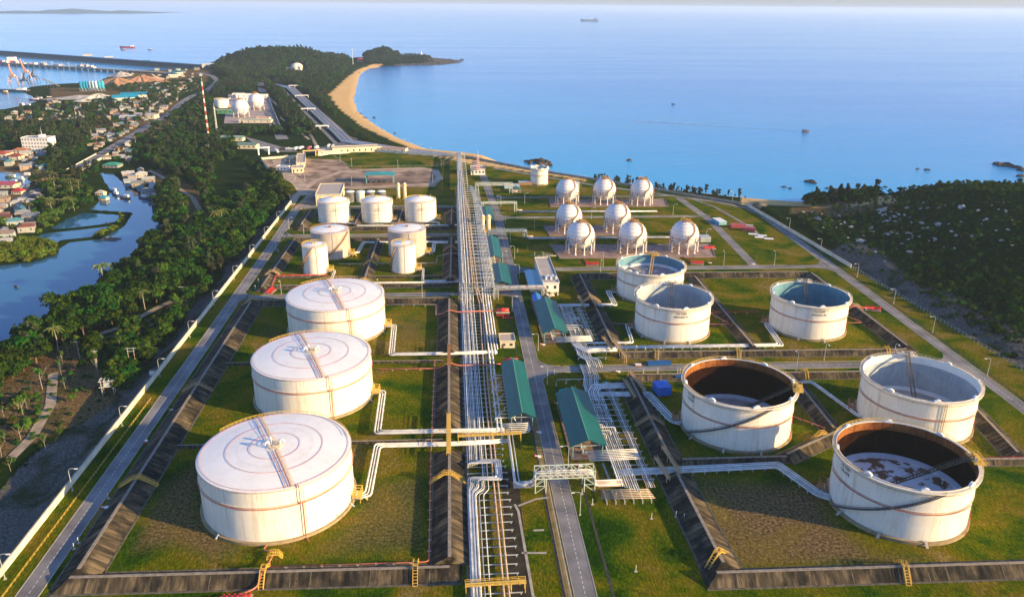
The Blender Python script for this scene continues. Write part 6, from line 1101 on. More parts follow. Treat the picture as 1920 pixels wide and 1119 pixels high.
# quay cranes
def crane(label, px, py, h, lean, c):
    x, y, z = PT(px, py); z = max(z, SEA+1); t = thing('harbour_crane', label, 'crane', (x,y,z), rad(-10)); mb = MB(); w_ = 14
    [mb.bar((a*w_,b_*5,0),(a*w_*.7,b_*4,h*.38),1.3) for a in (-1,1) for b_ in (-1,1)]; mb.bar((-w_*.7,0,h*.38),(w_*.7,0,h*.38),3,2.4); [mb.bar((a*w_*.85,-4.5,h*.2),(a*w_*.85,4.5,h*.2),.9) for a in (-1,1)]; obj('portal', mb, c, t)
    mb = MB(); mb.bar((-4,0,h*.38),(-7+lean,0,h),2.2); mb.bar((2,0,h*.38),(-4+lean*.6,0,h*.7),1.2); mb.box(-6,-3,h*.38,4,3,h*.5); obj('jib', mb, c, t); return t
cm = M('crane_orange',(.55,.27,.16),(.68,.38,.25),.3,.6); crane('left orange portal crane standing on the barge quay',29,165,46,2,cm); crane('right orange portal crane on the barge quay',54,158,50,-3,cm); crane('dark grey loading crane leaning right beside the orange cranes',48,163,26,10,dark); crane('second dark grey loading crane beside the orange cranes',64,158,26,12,dark)
def conveyor(label, p0, p1, z0, z1, c, w_=2):
    a, b_ = P(*p0,z0), P(*p1,z1); t = thing('conveyor', label, 'conveyor', (a[0],a[1],0)); mb = MB(); d = (b_[0]-a[0],b_[1]-a[1]); mb.bar((0,0,z0),(d[0],d[1],z1), w_, 2); obj('belt', mb, c, t); mb = MB()
    for i in range(1,5): q = i/5; mb.bar((d[0]*q,d[1]*q,SEA+2),(d[0]*q,d[1]*q,z0+(z1-z0)*q),.8)
    obj('trestle', mb, c, t)
conveyor('long dark conveyor rising leftwards over the quay',(112,162),(80,148),-4,14,dark); conveyor('grey conveyor over the orange mounds',(272,160),(262,140),-3,22,dark); conveyor('short pale conveyor among the sheds',(300,150),(285,140),-3,12,steel)
# boats and ships
def boat(name, label, px, py, L, w_, h, rz, hull, top, cat='boat', house=True, mast_=False, group=None):
    x, y = P(px, py, SEA); t = thing(name, label, cat, (x,y,SEA), rz, group); mb = MB(); K = 9; vs = []
    for k in range(K+1):
        u = -1+2*k/K; ww = w_/2*(1-max(0,u)**2.6)*(1 if u > -.9 else .85); sh = h*(1+.35*max(0,u)**2)
        vs += [(u*L/2,-ww,sh),(u*L/2,-ww*.6,-.5),(u*L/2,ww*.6,-.5),(u*L/2,ww,sh)]
    fs = [(4*k+j,4*k+4+j,4*k+5+j,4*k+1+j) for k in range(K) for j in range(3)]+[(4*k+3,4*k+7,4*k+4,4*k) for k in range(K)]+[(0,1,2,3),(4*K+3,4*K+2,4*K+1,4*K)]
    mb.add(vs, fs); obj('hull', mb, hull, t)
    if house: mb = MB(); mb.box(-L*.42,-w_*.32,h*.9,-L*.22 if L > 60 else L*.05,w_*.32,h+(h*.9 if L > 60 else 2.2)); obj('cabin', mb, top, t)
    if mast_: mb = MB(); mb.cyl(L*.1,0,h*.8,h+L*.25,.12 if L < 60 else .8,n=5); obj('mast', mb, white, t)
    return t
hred = M('hull_red',(.35,.04,.05)); boat('cargo_ship','long dark red cargo ship on the open sea left',239,90,62,12,5,rad(182),hred,white,'ship'); boat('work_boat','small dark work boat just below the red ship',232,94.5,22,6,2.5,rad(180),dark,white,'boat'); boat('work_boat','tiny boat right of the red ship',281,94,14,5,3,rad(180),dark,white); boat('cargo_ship','faint grey tanker near the horizon, centre',1105,40.5,230,36,22,rad(180),M('ship_grey',(.10,.15,.20)),M('ship_grey2',(.16,.22,.28)),'ship')
boat('cargo_ship','bright red ship moored at the left edge of the harbour',2,122,110,20,12,rad(178),M('hull_bright',(.75,.03,.10)),white,'ship'); boat('barge','dark barge with the orange cranes at the quay',20,172,80,18,4,rad(170),dark,white,'barge',True); boat('buoy_boat','small brown boat left of the barge',9,175,14,6,3,rad(170),rustc,creamw)
boat('speed_boat','dark boat with a long wake on the right of the bay',1511,248,12,4,2,rad(0),dark,dark,'boat')
mb = MB(); a, b_ = P(1505,247,SEA), P(1190,227,SEA); mb.add([(a[0],a[1]-1,SEA+.03),(a[0],a[1]+1,SEA+.03),(b_[0],b_[1]+9,SEA+.03),(b_[0],b_[1]-9,SEA+.03)], [(0,1,2,3)]); tag(obj('water', mb, M('wake',(.10,.22,.42),(.20,.34,.55),.05,.3)), kind='structure')
BT = [(64,188,22,'maroon trawler beside the low sand heap',hred),(72,186,20,'maroon trawler with white cabin, right of another',hred),(90,185,16,'white launch beyond the trawlers',white),(40,197,18,'white boat with dark deck at the village shore',white),(52,199,18,'white boat touching the village shore',white),(20,334,14,'teal boat in the small inlet, left',teal),(36,337,12,'pale boat in the small inlet, centre',white),(24,343,13,'blue boat in the lower inlet',blue),(48,330,12,'grey boat in the upper inlet',steel),(120,342,10,'red roofed houseboat near the pink hut',hred),(105,350,10,'blue boat at the left bank below the bridge',blue),(110,356,11,'dark blue boat at the creek side',M('boat_navy',(.02,.06,.2))),(212,360,11,'blue boat at the crowded right bank',blue),(216,366,12,'navy boat at the crowded right bank',M('boat_navy',(.02,.06,.2))),(234,372,12,'brown boat moored below the right bank houses',rustc),(268,372,12,'dark boat on the far bend of the creek',dark),(305,430,9,'dark boat under the trees at the right bank',dark),(201,421,3,'speck-like dark buoy below the ponds',dark),(30,539,3,'tiny dark float on the wide creek',dark)]
for px, py, L, lb, c in BT: boat('fishing_boat', lb, px, py, L, L*.28, 1.6, rng.uniform(-.4,.4)+rad(160), c, white, 'boat', L > 8, L > 15)
for px, py, lb in ((190,364,'wooden raft frame floating mid creek'),(145,380,'pale raft by the left bank trees'),(142,397,'brown raft at the start of the pond dyke'),(208,449,'white framed raft below the pond dyke')):
    x, y = P(px, py, SEA); t = thing('fish_raft', lb, 'raft', (x,y,SEA), rad(-20)); mb = MB(); [mb.box(-6,-4+i*2,.1,6,-3.5+i*2,.5) for i in range(5)]; [mb.box(-6+i*4,-4,.5,-5.4+i*4,4.5,.75) for i in range(4)]; obj('frame', mb, M('raft_brown',(.12,.08,.06),(.3,.24,.2),.6,.8), t)
# headland buildings
x, y, z = PT(557,131); t = thing('dome_house','white domed tank on the flank of the wooded headland','domed building',(x,y,z)); mb = MB(); mb.lathe([(17,0),(17,9),(14,15),(8,18.5),(1e-3,20)], 28); obj('dome', mb, M('dome_cream',(.68,.62,.54)), t, True); mb = MB(); mb.box(-42,-5,0,-20,6,7); obj('annex', mb, creamw, t)
x, y, z = PT(790,106); t = thing('lighthouse','small white lighthouse on the rocky tip','lighthouse',(x,y,z)); mb = MB(); mb.lathe([(4,0),(2.4,13),(3,13.2),(3,14),(1.8,14.2),(1.8,17),(1e-3,18)], 14); obj('tower', mb, white, t); mb = MB(); mb.box(-8,-4,0,-2,4,4); obj('lodge', mb, creamw, t)
x, y, z = PT(676,117); building('shrine','red roofed shrine among trees at the cape root','building',x,y,z,18,14,9,0,M('shrine_pink',(.5,.2,.16)),M('shrine_red',(.45,.06,.05)),'hip',win=3,rh=5); x, y, z = PT(770,119); 
x, y, z = PT(417,205); t = plain_tank('white low tank on a green base in the small gas yard',x,y,12,14,white,1.2); t.location.z = z+3
x, y, z = PT(417,209); 
building('gas_yard_office','green walled office below the white tank in the gas yard','building',*PT(425,213),40,12,6,rad(-5),M('green_wall',(.10,.30,.20)),M('roof_sand',(.42,.34,.27)),win=5)
for px, py, w_, lb in ((448,183,22,'small white block at the back of the gas yard, left'),(464,184,40,'long white block at the back of the gas yard'),(460,190,20,'white hut in the gas yard behind the spheres'),(490,185,24,'white shed right of the gas yard spheres')): building('gas_yard_block', lb, 'building', *PT(px,py), w_, 12, 7, 0, white, white, win=4)
building('gas_yard_shed','long flat green roofed shed in front of the gas yard','building',*PT(480,230),50,10,4,rad(-6),creamw,M('shed_green',(.12,.30,.26)),win=5); building('gas_yard_shed','red roofed shed in front of the gas yard spheres','building',*PT(495,227),20,10,5,rad(-6),creamw,M('shed_red',(.5,.08,.12)),win=3)
x, y, z = PT(416,198); 
t = wall_run('gas_yard_wall','white sloping boundary wall of the small gas yard',[PT(405,208)[:2],PT(433,183)[:2]],1.5,1,white); t.location.z = -2
t = wall_run('gas_yard_wall','white boundary wall right of the small gas yard',[PT(502,180)[:2],PT(525,238)[:2]],2,1,conc); t.location.z = -2
for i, (px, py) in enumerate(((553,163),(566,182),(577,207),(600,240),(537,204))):
    x, y = P(px, py, 0); t = thing('loop_frame','white expansion loop frame straddling the long pipe band, %s from the far end'%('first','second','third','fourth','fifth')[i],'pipe loop',(x,y,H1(x,y)),rad(12)); mb = MB(); [mb.box(-13,k-.5,4,13,k+.5,5) for k in (-3,0,3)]; obj('cross_pipe', mb, wht3, t); [obj('leg', MB().box(a-.4,k-.4,0,a+.4,k+.4,4), white, t) for a in (-12,0,12) for k in (-3,3)]
# rocks in the sea
def rock_mesh(seed, n=14, m_=8):
    r_ = np.random.default_rng(seed); ph = r_.uniform(0,6.28,9); mb = MB(); vs = []
    for j in range(m_+1):
        th = math.pi*j/m_
        for i in range(n): a = 2*math.pi*i/n; q = 1+.22*math.sin(2*a+ph[0]+th)+.14*math.sin(3*a+2*th+ph[1])+.1*math.sin(5*a-3*th+ph[2])+.06*r_.uniform(-1,1); vs.append((q*math.sin(th)*math.cos(a), q*math.sin(th)*math.sin(a), q*.8*math.cos(th)))
    mb.add(vs, [(j*n+i, (j+1)*n+i, (j+1)*n+(i+1)%n, j*n+(i+1)%n) for j in range(m_) for i in range(n)]); return mb
rk = M('sea_rock',(.035,.032,.03),(.11,.09,.075),.6,.85,rnd=.2); bk = M('hill_boulder',(.30,.29,.27),(.52,.50,.46),.6,.9,rnd=.2); RM = [mesh('rock', rock_mesh(s_), rk) for s_ in range(5)]; BM = [mesh('boulder', rock_mesh(s_+20), bk) for s_ in range(5)]
for place, pts in (('in the cluster on the beach behind the lone small tank',[(988,303,5),(995,305,6),(1002,303,8),(1008,305,9),(1015,303,10),(1022,305,9),(1028,307,7),(992,308,4),(1018,309,7),(1030,311,5),(1010,309,5)]),('in the chain off the right shore',[(1868,308,7),(1878,311,9),(1888,311,10),(1897,313,8),(1907,315,7),(1916,320,8),(1912,331,6)]),('alone in the middle of the bay',[(1180,301,5)]),('in the patch off the beach before the hill',[(1470,351,3.5),(1482,354,3),(1519,342,7),(1526,344,4),(1552,353,3.5),(1562,357,4),(1570,356,4),(1575,359,4),(1585,358,3.5),(1597,359,4),(1610,359,3),(1660,351,3),(1720,317,3),(1738,319,4),(1262,196,4)]),('off the sandy point',[(830,113,12),(843,114,14),(856,116,12),(866,113,9),(812,121,9),(822,119,8),(800,122,8)]),('along the foot of the long beach',[(673,138,5),(676,214,4),(683,222,5),(702,221,4),(864,290,5),(870,294,4),(847,295,3),(758,281,3),(668,214,4),(740,250,3)])):
    for i, (px, py, s_) in enumerate(pts):
        x, y = P(px, py, SEA); o = obj('rock', RM[i%5], None); o.location = (x,y,SEA+s_*.05); s_ *= .72; o.scale = (s_*1.1,s_*.8,s_*.55); o.rotation_euler = (0,0,rng.uniform(0,6)); tag(o,'dark rock %s'%place if len(pts) > 1 else 'dark rock alone in the middle of the bay','rock','rocks '+place)
# pale boulders on the hill
k = 0
while k < 170:
    px, py = rng.normal(1640,120), rng.uniform(362,490)
    if px > 1930 or px < 1460 or py < 362 or (px < 1560 and py < 395): continue
    if rng.random() > math.exp(-((py-410-(px-1600)*.02)/42)**2): continue
    x, y, z = PT(px, py)
    if x < 300: continue
    s_ = min(3.2,rng.lognormal(-.05,.5)); o = obj('boulder', BM[k%5], None); o.location = (x,y,z+s_*.1); o.scale = (s_*1.2,s_,s_*.75); o.rotation_euler = (rng.uniform(-.4,.4),0,rng.uniform(0,6)); tag(o,'pale boulder lying in the scrub of the hillside','boulder','pale boulders scattered on the hillside'); k += 1
# ================================================================ vegetation
def leafmat(name, c1, c2, c3):
    m, n, b = new_mat(name); oi = n.nodes.new('ShaderNodeObjectInfo'); g = n.nodes.new('ShaderNodeNewGeometry')
    f = noise(n,.35,3,g.outputs['Position'],.6); c = ramp(n, f, [(.3,c1),(.5,c2),(.72,c3)]); hs = n.nodes.new('ShaderNodeHueSaturation'); mr = n.nodes.new('ShaderNodeMapRange'); mr.inputs[3].default_value = .6; mr.inputs[4].default_value = 1.3; n.links.new(oi.outputs['Random'], mr.inputs[0]); n.links.new(mr.outputs[0], hs.inputs['Value']); n.links.new(c, hs.inputs['Color'])
    mr = n.nodes.new('ShaderNodeMapRange'); mr.inputs[3].default_value = .47; mr.inputs[4].default_value = .53; n.links.new(oi.outputs['Random'], mr.inputs[0]); n.links.new(mr.outputs[0], hs.inputs['Hue'])
    n.links.new(hs.outputs[0], b.inputs['Base Color']); b.inputs['Roughness'].default_value = .8; b.inputs['Specular IOR Level'].default_value = .0; return m
lf1 = leafmat('broad_leaves',(.005,.024,.003),(.018,.052,.006),(.065,.095,.010)); lf2 = leafmat('bright_leaves',(.022,.06,.008),(.05,.095,.012),(.10,.135,.02)); lf3 = leafmat('needle_leaves',(.02,.035,.016),(.04,.055,.024),(.07,.075,.035)); lf4 = leafmat('palm_leaves',(.05,.08,.02),(.09,.11,.03),(.14,.13,.05)); bark = M('tree_bark',(.10,.075,.05),(.20,.16,.11),2,.9); palebark = M('pale_bark',(.34,.32,.27),(.45,.42,.36),2,.8)
def crown(seed, n_lobes, rad_, hgt, z0, n_leaf, ls, flat=.75):
    r_ = np.random.default_rng(seed); lob = []
    for i in range(n_lobes):
        a = r_.uniform(0,6.28); q = rad_*math.sqrt(r_.uniform(0,1))*.62; zz = z0+hgt*r_.uniform(.15,.85); lob.append((q*math.cos(a), q*math.sin(a), zz, rad_*r_.uniform(.28,.5)))
    mb = MB(); vs, fs = [], []
    for i in range(n_leaf):
        cx, cy, cz_, R = lob[i%n_lobes]; d = r_.normal(size=3); d /= np.linalg.norm(d); d[2] = abs(d[2]) if r_.random() < .6 else d[2]; p = np.array([cx,cy,cz_])+d*R*np.array([1,1,flat])*r_.uniform(.75,1.08)
        nrm = d+r_.normal(size=3)*.45; nrm /= np.linalg.norm(nrm); t1 = np.cross(nrm,[0,0,1.01]); t1 /= np.linalg.norm(t1)+1e-6; t2 = np.cross(nrm,t1); s_ = ls*r_.uniform(.6,1.3); k = len(vs)
        an = r_.uniform(0,6.28); u = t1*math.cos(an)+t2*math.sin(an); v_ = np.cross(nrm,u)
        vs += [tuple(p-u*s_-v_*s_*.7), tuple(p+u*s_-v_*s_*.5), tuple(p+u*s_*.7+v_*s_*.8), tuple(p-u*s_*.8+v_*s_*.6)]; fs.append((k,k+1,k+2,k+3))
    mb.add(vs, fs); return mb
def trunk(h, r, seed, lean=.3):
    r_ = np.random.default_rng(seed); mb = MB(); top = Vector((r_.uniform(-lean,lean)*h*.3, r_.uniform(-lean,lean)*h*.3, h)); pts = [Vector((0,0,-.5)), Vector((top.x*.3,top.y*.3,h*.5)), top]
    for a, b_, ra, rb in ((pts[0],pts[1],r,r*.75),(pts[1],pts[2],r*.75,r*.45)):
        n = 6; k = len(mb.v); d = (b_-a).normalized(); s_ = d.cross(Vector((0,1,0))).normalized(); u = s_.cross(d); mb.add([tuple(p+(s_*math.cos(6.283*i/n)+u*math.sin(6.283*i/n))*q) for p, q in ((a,ra),(b_,rb)) for i in range(n)], [(i,(i+1)%n,n+(i+1)%n,n+i) for i in range(n)])
    for i in range(3): a = r_.uniform(0,6.28); mb.bar(pts[1], pts[1]+Vector((math.cos(a)*h*.35,math.sin(a)*h*.35,h*.55)), r*.5)
    return mb
TREES = {}
def tree_set(kind, name, leaf, bk_, specs):
    TREES[kind] = (name, [(mesh('crown', crown(s_, nl, rd, hg, z0, nlf, ls, fl), leaf), mesh('trunk', trunk(z0+hg*.45, tr, s_), bk_)) for s_, nl, rd, hg, z0, nlf, ls, fl, tr in specs])
tree_set('broad','broadleaf_tree',lf1,bark,[(s_,9,4.6+.4*(s_%3),4.5,2.2,820,.44,.8,.28) for s_ in range(6)])
tree_set('bright','light_green_tree',lf2,bark,[(30+s_,8,3.8,4.2,2.0,640,.38,.8,.22) for s_ in range(4)])
tree_set('pine','casuarina_tree',lf3,bark,[(50+s_,9,2.4,9.0,2.0,480,.42,1.3,.2) for s_ in range(4)])
tree_set('slim','leaning_slim_tree',lf2,palebark,[(70+s_,5,1.9,3.2,6.0,260,.34,.9,.10) for s_ in range(3)])
tree_set('bush','bush',leafmat('scrub_leaves',(.010,.04,.008),(.03,.082,.014),(.085,.13,.022)),bark,[(90+s_,6,2.2,1.6,.2,220,.36,.7,.12) for s_ in range(4)])
tree_set('mang','mangrove_bush',leafmat('mangrove_leaves',(.05,.09,.01),(.09,.13,.012),(.13,.15,.02)),bark,[(120+s_,8,2.8,2.0,.2,300,.36,.7,.12) for s_ in range(3)])
def palm(seed):
    r_ = np.random.default_rng(seed); h = 9.5; c = MB()
    for i in range(15):
        a = 6.283*i/15+r_.uniform(-.2,.2); dr = r_.uniform(.1,1.0); pr = None
        for k in range(5):
            q = k/4; x = 3.6*q; z = h+.9*math.sin(q*1.6)-dr*3.0*q*q; w_ = .62*(1-q*.8)
            cur = [(x*math.cos(a)-w_*math.sin(a), x*math.sin(a)+w_*math.cos(a), z-.25), (x*math.cos(a), x*math.sin(a), z), (x*math.cos(a)+w_*math.sin(a), x*math.sin(a)-w_*math.cos(a), z-.25)]
            if pr: c.add(pr+cur, [(0,1,4,3),(1,2,5,4)])
            pr = cur
    t = MB(); t.tube([(0,0,-.5),(.3,.1,h*.5),(.1,0,h+.1)], .17, 6); return mesh('crown', c, lf4), mesh('trunk', t, palebark)
TREES['palm'] = ('coconut_palm', [palm(s_) for s_ in range(3)])
def place_tree(kind, x, y, s_, label, group, z=None):
    name, ms = TREES[kind]; cr, tk = ms[int(rng.integers(len(ms)))]; t = thing(name, label, 'tree' if kind not in ('bush','mang') else 'bush', (x,y,(H1(x,y) if z is None else z)-.1), rng.uniform(0,6.28), group); t.scale = (s_*rng.uniform(.9,1.15),s_*rng.uniform(.9,1.15),s_*rng.uniform(.85,1.2)); obj('crown', cr, None, t); obj('trunk', tk, None, t); return t
# regions in the picture, spacing, mix, phrase
REG = [
 ([(-60,690),(30,648),(110,600),(175,560),(243,520),(268,482),(304,440),(306,400),(290,372),(330,345),(400,400),(520,345),(548,378),(520,415),(480,462),(435,500),(395,524),(330,558),(290,582),(200,622),(120,652),(60,690),(-20,760)],6.2,(('broad',.77),('bright',.17),('pine',.04),('palm',.02)),'in the dense wood between the creek and the perimeter wall',3),
 ([(150,655),(230,630),(300,590),(340,568),(385,540),(440,505),(380,600),(330,655),(280,715),(230,740),(200,700)],4.6,(('bush',.6),('bright',.15),('broad',.25)),'in the scrub below the perimeter wall',2),
 ([(-60,720),(60,700),(150,660),(230,640),(215,720),(170,780),(100,860),(60,900),(-60,980)],7.5,(('bush',.78),('slim',.12),('broad',.06),('bright',.04)),'of the half cleared land at lower left',2),
 ([(-60,740),(75,740),(80,790),(40,830),(-60,880)],5.5,(('bright',.6),('slim',.15),('bush',.25)),'in the bright grove at the left edge',3),
 ([(330,345),(290,318),(270,300),(300,262),(330,240),(360,205),(395,185),(430,250),(450,295),(540,375),(520,345),(455,298),(400,310),(400,400),(375,370)],7,(('broad',.7),('bright',.1),('pine',.2)),'in the woods between the village road and the entrance',1),
 ([(0,238),(60,235),(170,232),(175,262),(150,290),(95,280),(40,270),(0,285)],8,(('broad',.55),('pine',.45)),'on the wooded rise behind the white hotel',1),
 ([(95,290),(185,290),(190,318),(150,345),(95,330),(70,310)],7,(('broad',.5),('pine',.5)),'in the clump before the bridge',1),
 ([(60,340),(115,345),(165,355),(172,385),(120,405),(90,420),(60,400),(90,370)],6,(('broad',.5),('palm',.15),('bright',.35)),'on the left bank beside the ponds',1),
 ([(-40,446),(60,446),(104,458),(110,466),(105,477),(60,490),(-40,496)],3.6,(('mang',1.),),'in the rounded mangrove island',1),
 ([(-40,400),(20,430),(70,440),(100,425),(120,412),(90,404),(60,430),(-40,440)],5,(('mang',.7),('bright',.3)),'in the mangrove belt by the village',1),
 ([(60,205),(380,172),(400,150),(380,200),(330,240),(280,300),(240,320),(200,300),(230,270),(180,290),(120,300),(0,260),(0,215)],15,(('broad',.7),('pine',.2),('palm',.1)),'among the village houses',0),
 ([(170,165),(380,150),(380,170),(280,180)],13,(('broad',1.),),'beside the harbour yards',0),
 ([(105,156),(215,154),(215,151),(105,153)],9,(('broad',1.),),'on the harbour bank',0),
 ([(395,130),(440,98),(500,84),(560,84),(620,98),(655,112),(655,125),(636,150),(610,172),(560,155),(500,148),(440,150)],8.5,(('broad',.75),('pine',.25)),'on the headland hill',0),
 ([(400,150),(620,160),(612,185),(628,215),(640,235),(680,262),(640,262),(590,205),(540,160),(505,155),(510,200),(495,150),(470,175),(400,180)],9,(('broad',.5),('pine',.5)),'in the belt between the beach and the pipe band',0),
 ([(505,160),(530,165),(600,265),(560,278),(540,240)],8,(('broad',.6),('pine',.4)),'between the gas yard lane and the pipe band',0),
 ([(622,238),(680,258),(750,284),(850,303),(860,306),(750,292),(680,272),(640,256)],5.6,(('pine',.85),('broad',.15)),'along the top of the beach',1),
 ([(370,200),(410,215),(520,235),(560,275),(480,262),(440,255),(400,240)],8,(('broad',.8),('pine',.2)),'in the woods below the gas yard',1),
 ([(680,96),(748,96),(748,121),(685,121)],6.5,(('broad',.5),('pine',.5)),'on the round knoll of the cape',0),
 ([(748,103),(800,100),(815,119),(750,121)],8,(('pine',1.),),'on the low neck of the cape',0),
 ([(1105,333),(1240,353),(1400,372),(1420,378),(1300,371),(1105,344)],8,(('pine',1.),),'along the sea wall behind the spheres',2),
 ([(1508,372),(1560,360),(1640,368),(1645,378),(1560,386),(1515,392)],5.5,(('broad',.7),('pine',.3)),'in the shore copse before the hill',2),
 ([(1470,402),(1560,400),(1560,372),(1700,335),(1960,320),(1960,700),(1900,640),(1690,488),(1600,488)],5.2,(('bush',.72),('bright',.24),('broad',.04)),'on the shaded hillside',1),
 ([(1625,500),(1700,545),(1800,610),(1920,700),(1890,650),(1720,520)],7,(('bush',1.),),'on the stone-pitched slope',1),
 ([(1690,520),(1930,690),(1930,540),(1750,460)],5,(('broad',.45),('bush',.35),('bright',.2)),'in the dark gully of the hill',2),
 ([(150,395),(235,400),(222,425),(180,447),(122,452),(160,450),(215,425),(228,404)],5,(('mang',1.),),'on the pond dykes',1)]
cand = []
for ri, (poly, sp_, mx, phrase, pri) in enumerate(REG):
    W_ = np.array([PT(max(-300,a),b_)[:2] for a, b_ in poly]); x0, y0 = W_.min(0)-20; x1, y1 = W_.max(0)+20; nx, ny = int((x1-x0)/sp_)+1, int((y1-y0)/sp_)+1
    gx, gy = np.meshgrid(x0+np.arange(nx)*sp_, y0+np.arange(ny)*sp_); gx = (gx+rng.uniform(-.48,.48,gx.shape)*sp_).ravel(); gy = (gy+rng.uniform(-.48,.48,gy.shape)*sp_).ravel(); gz = height(gx, gy); qx, qy = PX(gx, gy, gz)
    ok = inpoly(qx, qy, poly) & (gz > SEA+.5) & (sdist(gx, gy, PAD) < -2.5) & (dist(gx, gy, CORR, False) > 23) & ~((gx < 0) & (-sdist(gx,gy,PAD) < 13+np.maximum(0,360-gy)*.16) & (gy < 720))
    if 'slope' not in phrase: ok &= ~((gx > 280) & (-sdist(gx,gy,PAD) < 8))
    if 'pond dykes' in phrase: ok &= gz > SEA+.3
    if 'village' in phrase or 'clump' in phrase: ok &= rng.random(ok.shape) < .8
    if ri in (0,4): ok &= ~inpoly(qx, qy, [(300,325),(345,340),(378,365),(385,425),(350,420),(330,350)])
    ok &= HD(gx, gy) > 13
    if ri == 6: ok &= (HD(gx, gy) > 20)
    for poly2 in (LPG, PARK): ok &= sdist(gx, gy, poly2) < -4
    if ri < 3: ok &= dist(gx, gy, [PT(a,b_)[:2] for a, b_ in ((150,640),(230,612),(300,575),(345,555),(395,520))], False) > 6
    if ri in (13,14): ok &= ~inpoly(qx, qy, [(535,122),(575,122),(575,140),(535,140)])
    ok &= np.array([not any((a-hx)**2+(b_-hy)**2 < 45 for hx, hy in houses) for a, b_ in zip(gx, gy)]) if pri == 0 or ri in (0,5,7,9) else True
    for x, y, z, px, py in zip(gx[ok], gy[ok], gz[ok], qx[ok], qy[ok]): cand.append((ri, x, y, z, px, py))
TP = [(108,568,'mang'),(122,567,'mang'),(133,569,'mang'),(60,563,'mang'),(22,350,'palm'),(57,404,'palm'),(95,392,'palm'),(315,390,'palm'),(320,372,'palm'),(347,405,'palm'),(185,705,'slim'),(150,668,'slim'),(188,660,'slim'),(80,730,'slim')]
per = {k: [] for k in TREES}
for c in cand:
    mx = REG[c[0]][2]; u = rng.random(); acc = 0
    for kd, p_ in mx:
        acc += p_
        if u <= acc: break
    d = math.hypot(c[1], c[2]); inview = -15 < c[4] < 1935 and 0 < c[5] < 1130; per[kd].append((d if inview else d+5000, c))
CAPS = dict(broad=290, bright=200, pine=200, slim=60, bush=280, mang=110, palm=70)
PHR = {'broad':'dark green rounded tree','bright':'light green leafy tree','pine':'thin dark casuarina','slim':'slim pale-stemmed tree','bush':'low dark bush','mang':'yellow-green mangrove bush','palm':'coconut palm'}
for px, py, kd in TP: x, y, z = PT(px, py); place_tree(kd, x, y, 1.25, PHR[kd]+(' in the half cleared land at lower left' if py > 600 else ' standing in the wide creek' if kd == 'mang' else ' by the village houses near the creek' if px < 100 else ' at the right bank of the creek'), 'single trees')
stuffpts = {k: [] for k in TREES}
for kd, lst in per.items():
    lst.sort(key=lambda t: t[0])
    for i, (d, (ri, x, y, z, px, py)) in enumerate(lst):
        s_ = rng.uniform(.55,1.5)*(1.3 if ri in (0,) else 1.3 if ri in (13,18) else .6 if ri == 19 else 1.05 if ri == 14 else .6 if ri in (16,22,24) else .8 if ri in (11,12,23) else .62 if ri in (2,3) else 1)
        if kd == 'pine' and ri in (20,): s_ *= rng.uniform(.35,.8)
        if kd != 'bush' and ri in (22,24): s_ *= .75
        if i < CAPS[kd] and d < 5000: place_tree(kd, x, y, s_, '%s %s'%(PHR[kd], REG[ri][3]), '%ss %s'%(PHR[kd], REG[ri][3]), z)
        else: stuffpts[kd].append((x, y, z-.1, s_))
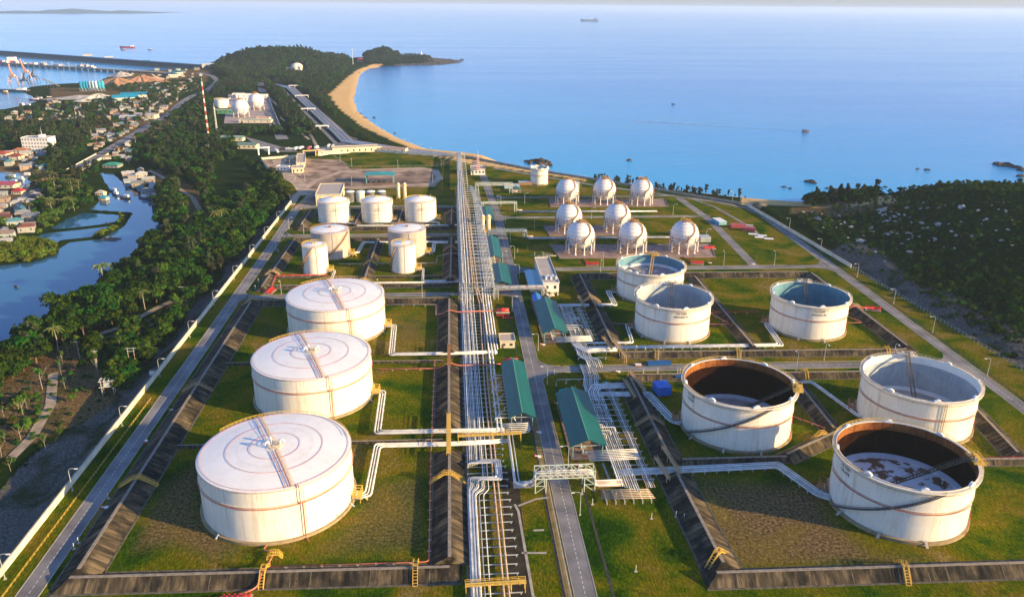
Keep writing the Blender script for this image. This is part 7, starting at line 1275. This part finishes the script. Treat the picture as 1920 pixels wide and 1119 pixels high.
# the rest of the woods: one object per kind of tree, scattered with geometry nodes over points
def scatter(name, kd, pts, label):
    if not pts: return
    me_ = bpy.data.meshes.new(name); me_.from_pydata([p[:3] for p in pts], [], []); a = me_.attributes.new('size','FLOAT','POINT'); a.data.foreach_set('value', [p[3] for p in pts])
    o = obj(name, me_, None); col = bpy.data.collections.new(name+'_kinds')
    for k, (cr, tk) in enumerate(TREES[kd][1]):
        j = bpy.data.objects.new('%s_kind'%name, cr); col.objects.link(j)
    ng = bpy.data.node_groups.new(name, 'GeometryNodeTree'); ng.interface.new_socket('Geometry', in_out='INPUT', socket_type='NodeSocketGeometry'); ng.interface.new_socket('Geometry', in_out='OUTPUT', socket_type='NodeSocketGeometry')
    N_ = ng.nodes; gi = N_.new('NodeGroupInput'); go = N_.new('NodeGroupOutput'); ip = N_.new('GeometryNodeInstanceOnPoints'); ci = N_.new('GeometryNodeCollectionInfo'); ci.inputs[0].default_value = col; ci.inputs[1].default_value = True; ci.inputs[2].default_value = True; m2p = N_.new('GeometryNodeMeshToPoints')
    rv = N_.new('FunctionNodeRandomValue'); rv.data_type = 'FLOAT'; rv.inputs[3].default_value = 6.283; cx = N_.new('ShaderNodeCombineXYZ'); na_ = N_.new('GeometryNodeInputNamedAttribute'); na_.data_type = 'FLOAT'; na_.inputs[0].default_value = 'size'
    l = ng.links; l.new(gi.outputs[0], m2p.inputs[0]); l.new(m2p.outputs[0], ip.inputs['Points']); l.new(ci.outputs[0], ip.inputs['Instance']); ip.inputs['Pick Instance'].default_value = True; l.new(rv.outputs[1], cx.inputs[2]); l.new(cx.outputs[0], ip.inputs['Rotation']); l.new(na_.outputs[0], ip.inputs['Scale']); l.new(ip.outputs[0], go.inputs[0])
    md = o.modifiers.new('scatter','NODES'); md.node_group = ng; tag(o, label, None, None, 'stuff'); print(name, len(pts))
for kd in TREES: scatter({'broad':'forest','bright':'light_woods','pine':'casuarina_woods','slim':'thin_woods','bush':'undergrowth','mang':'mangrove_vegetation','palm':'palm_woods'}[kd], kd, stuffpts[kd], 'the rest of the %ss, too many to tell apart'%PHR[kd])
HAZE = 4.6e-5
# ================================================================ the air: even haze round everything
mb = MB(); mb.box(-62000,-62000,SEA-12,62000,62000,215)
hz, n, b = new_mat('haze'); n.nodes.remove(b); pv = n.nodes.new('ShaderNodeVolumePrincipled'); pv.inputs['Density'].default_value = HAZE; pv.inputs['Color'].default_value = (.66,.82,1,1); pv.inputs['Anisotropy'].default_value = .1
n.links.new(pv.outputs[0], n.nodes['Material Output'].inputs['Volume'])
tag(obj('haze', mb, hz), kind='stuff')
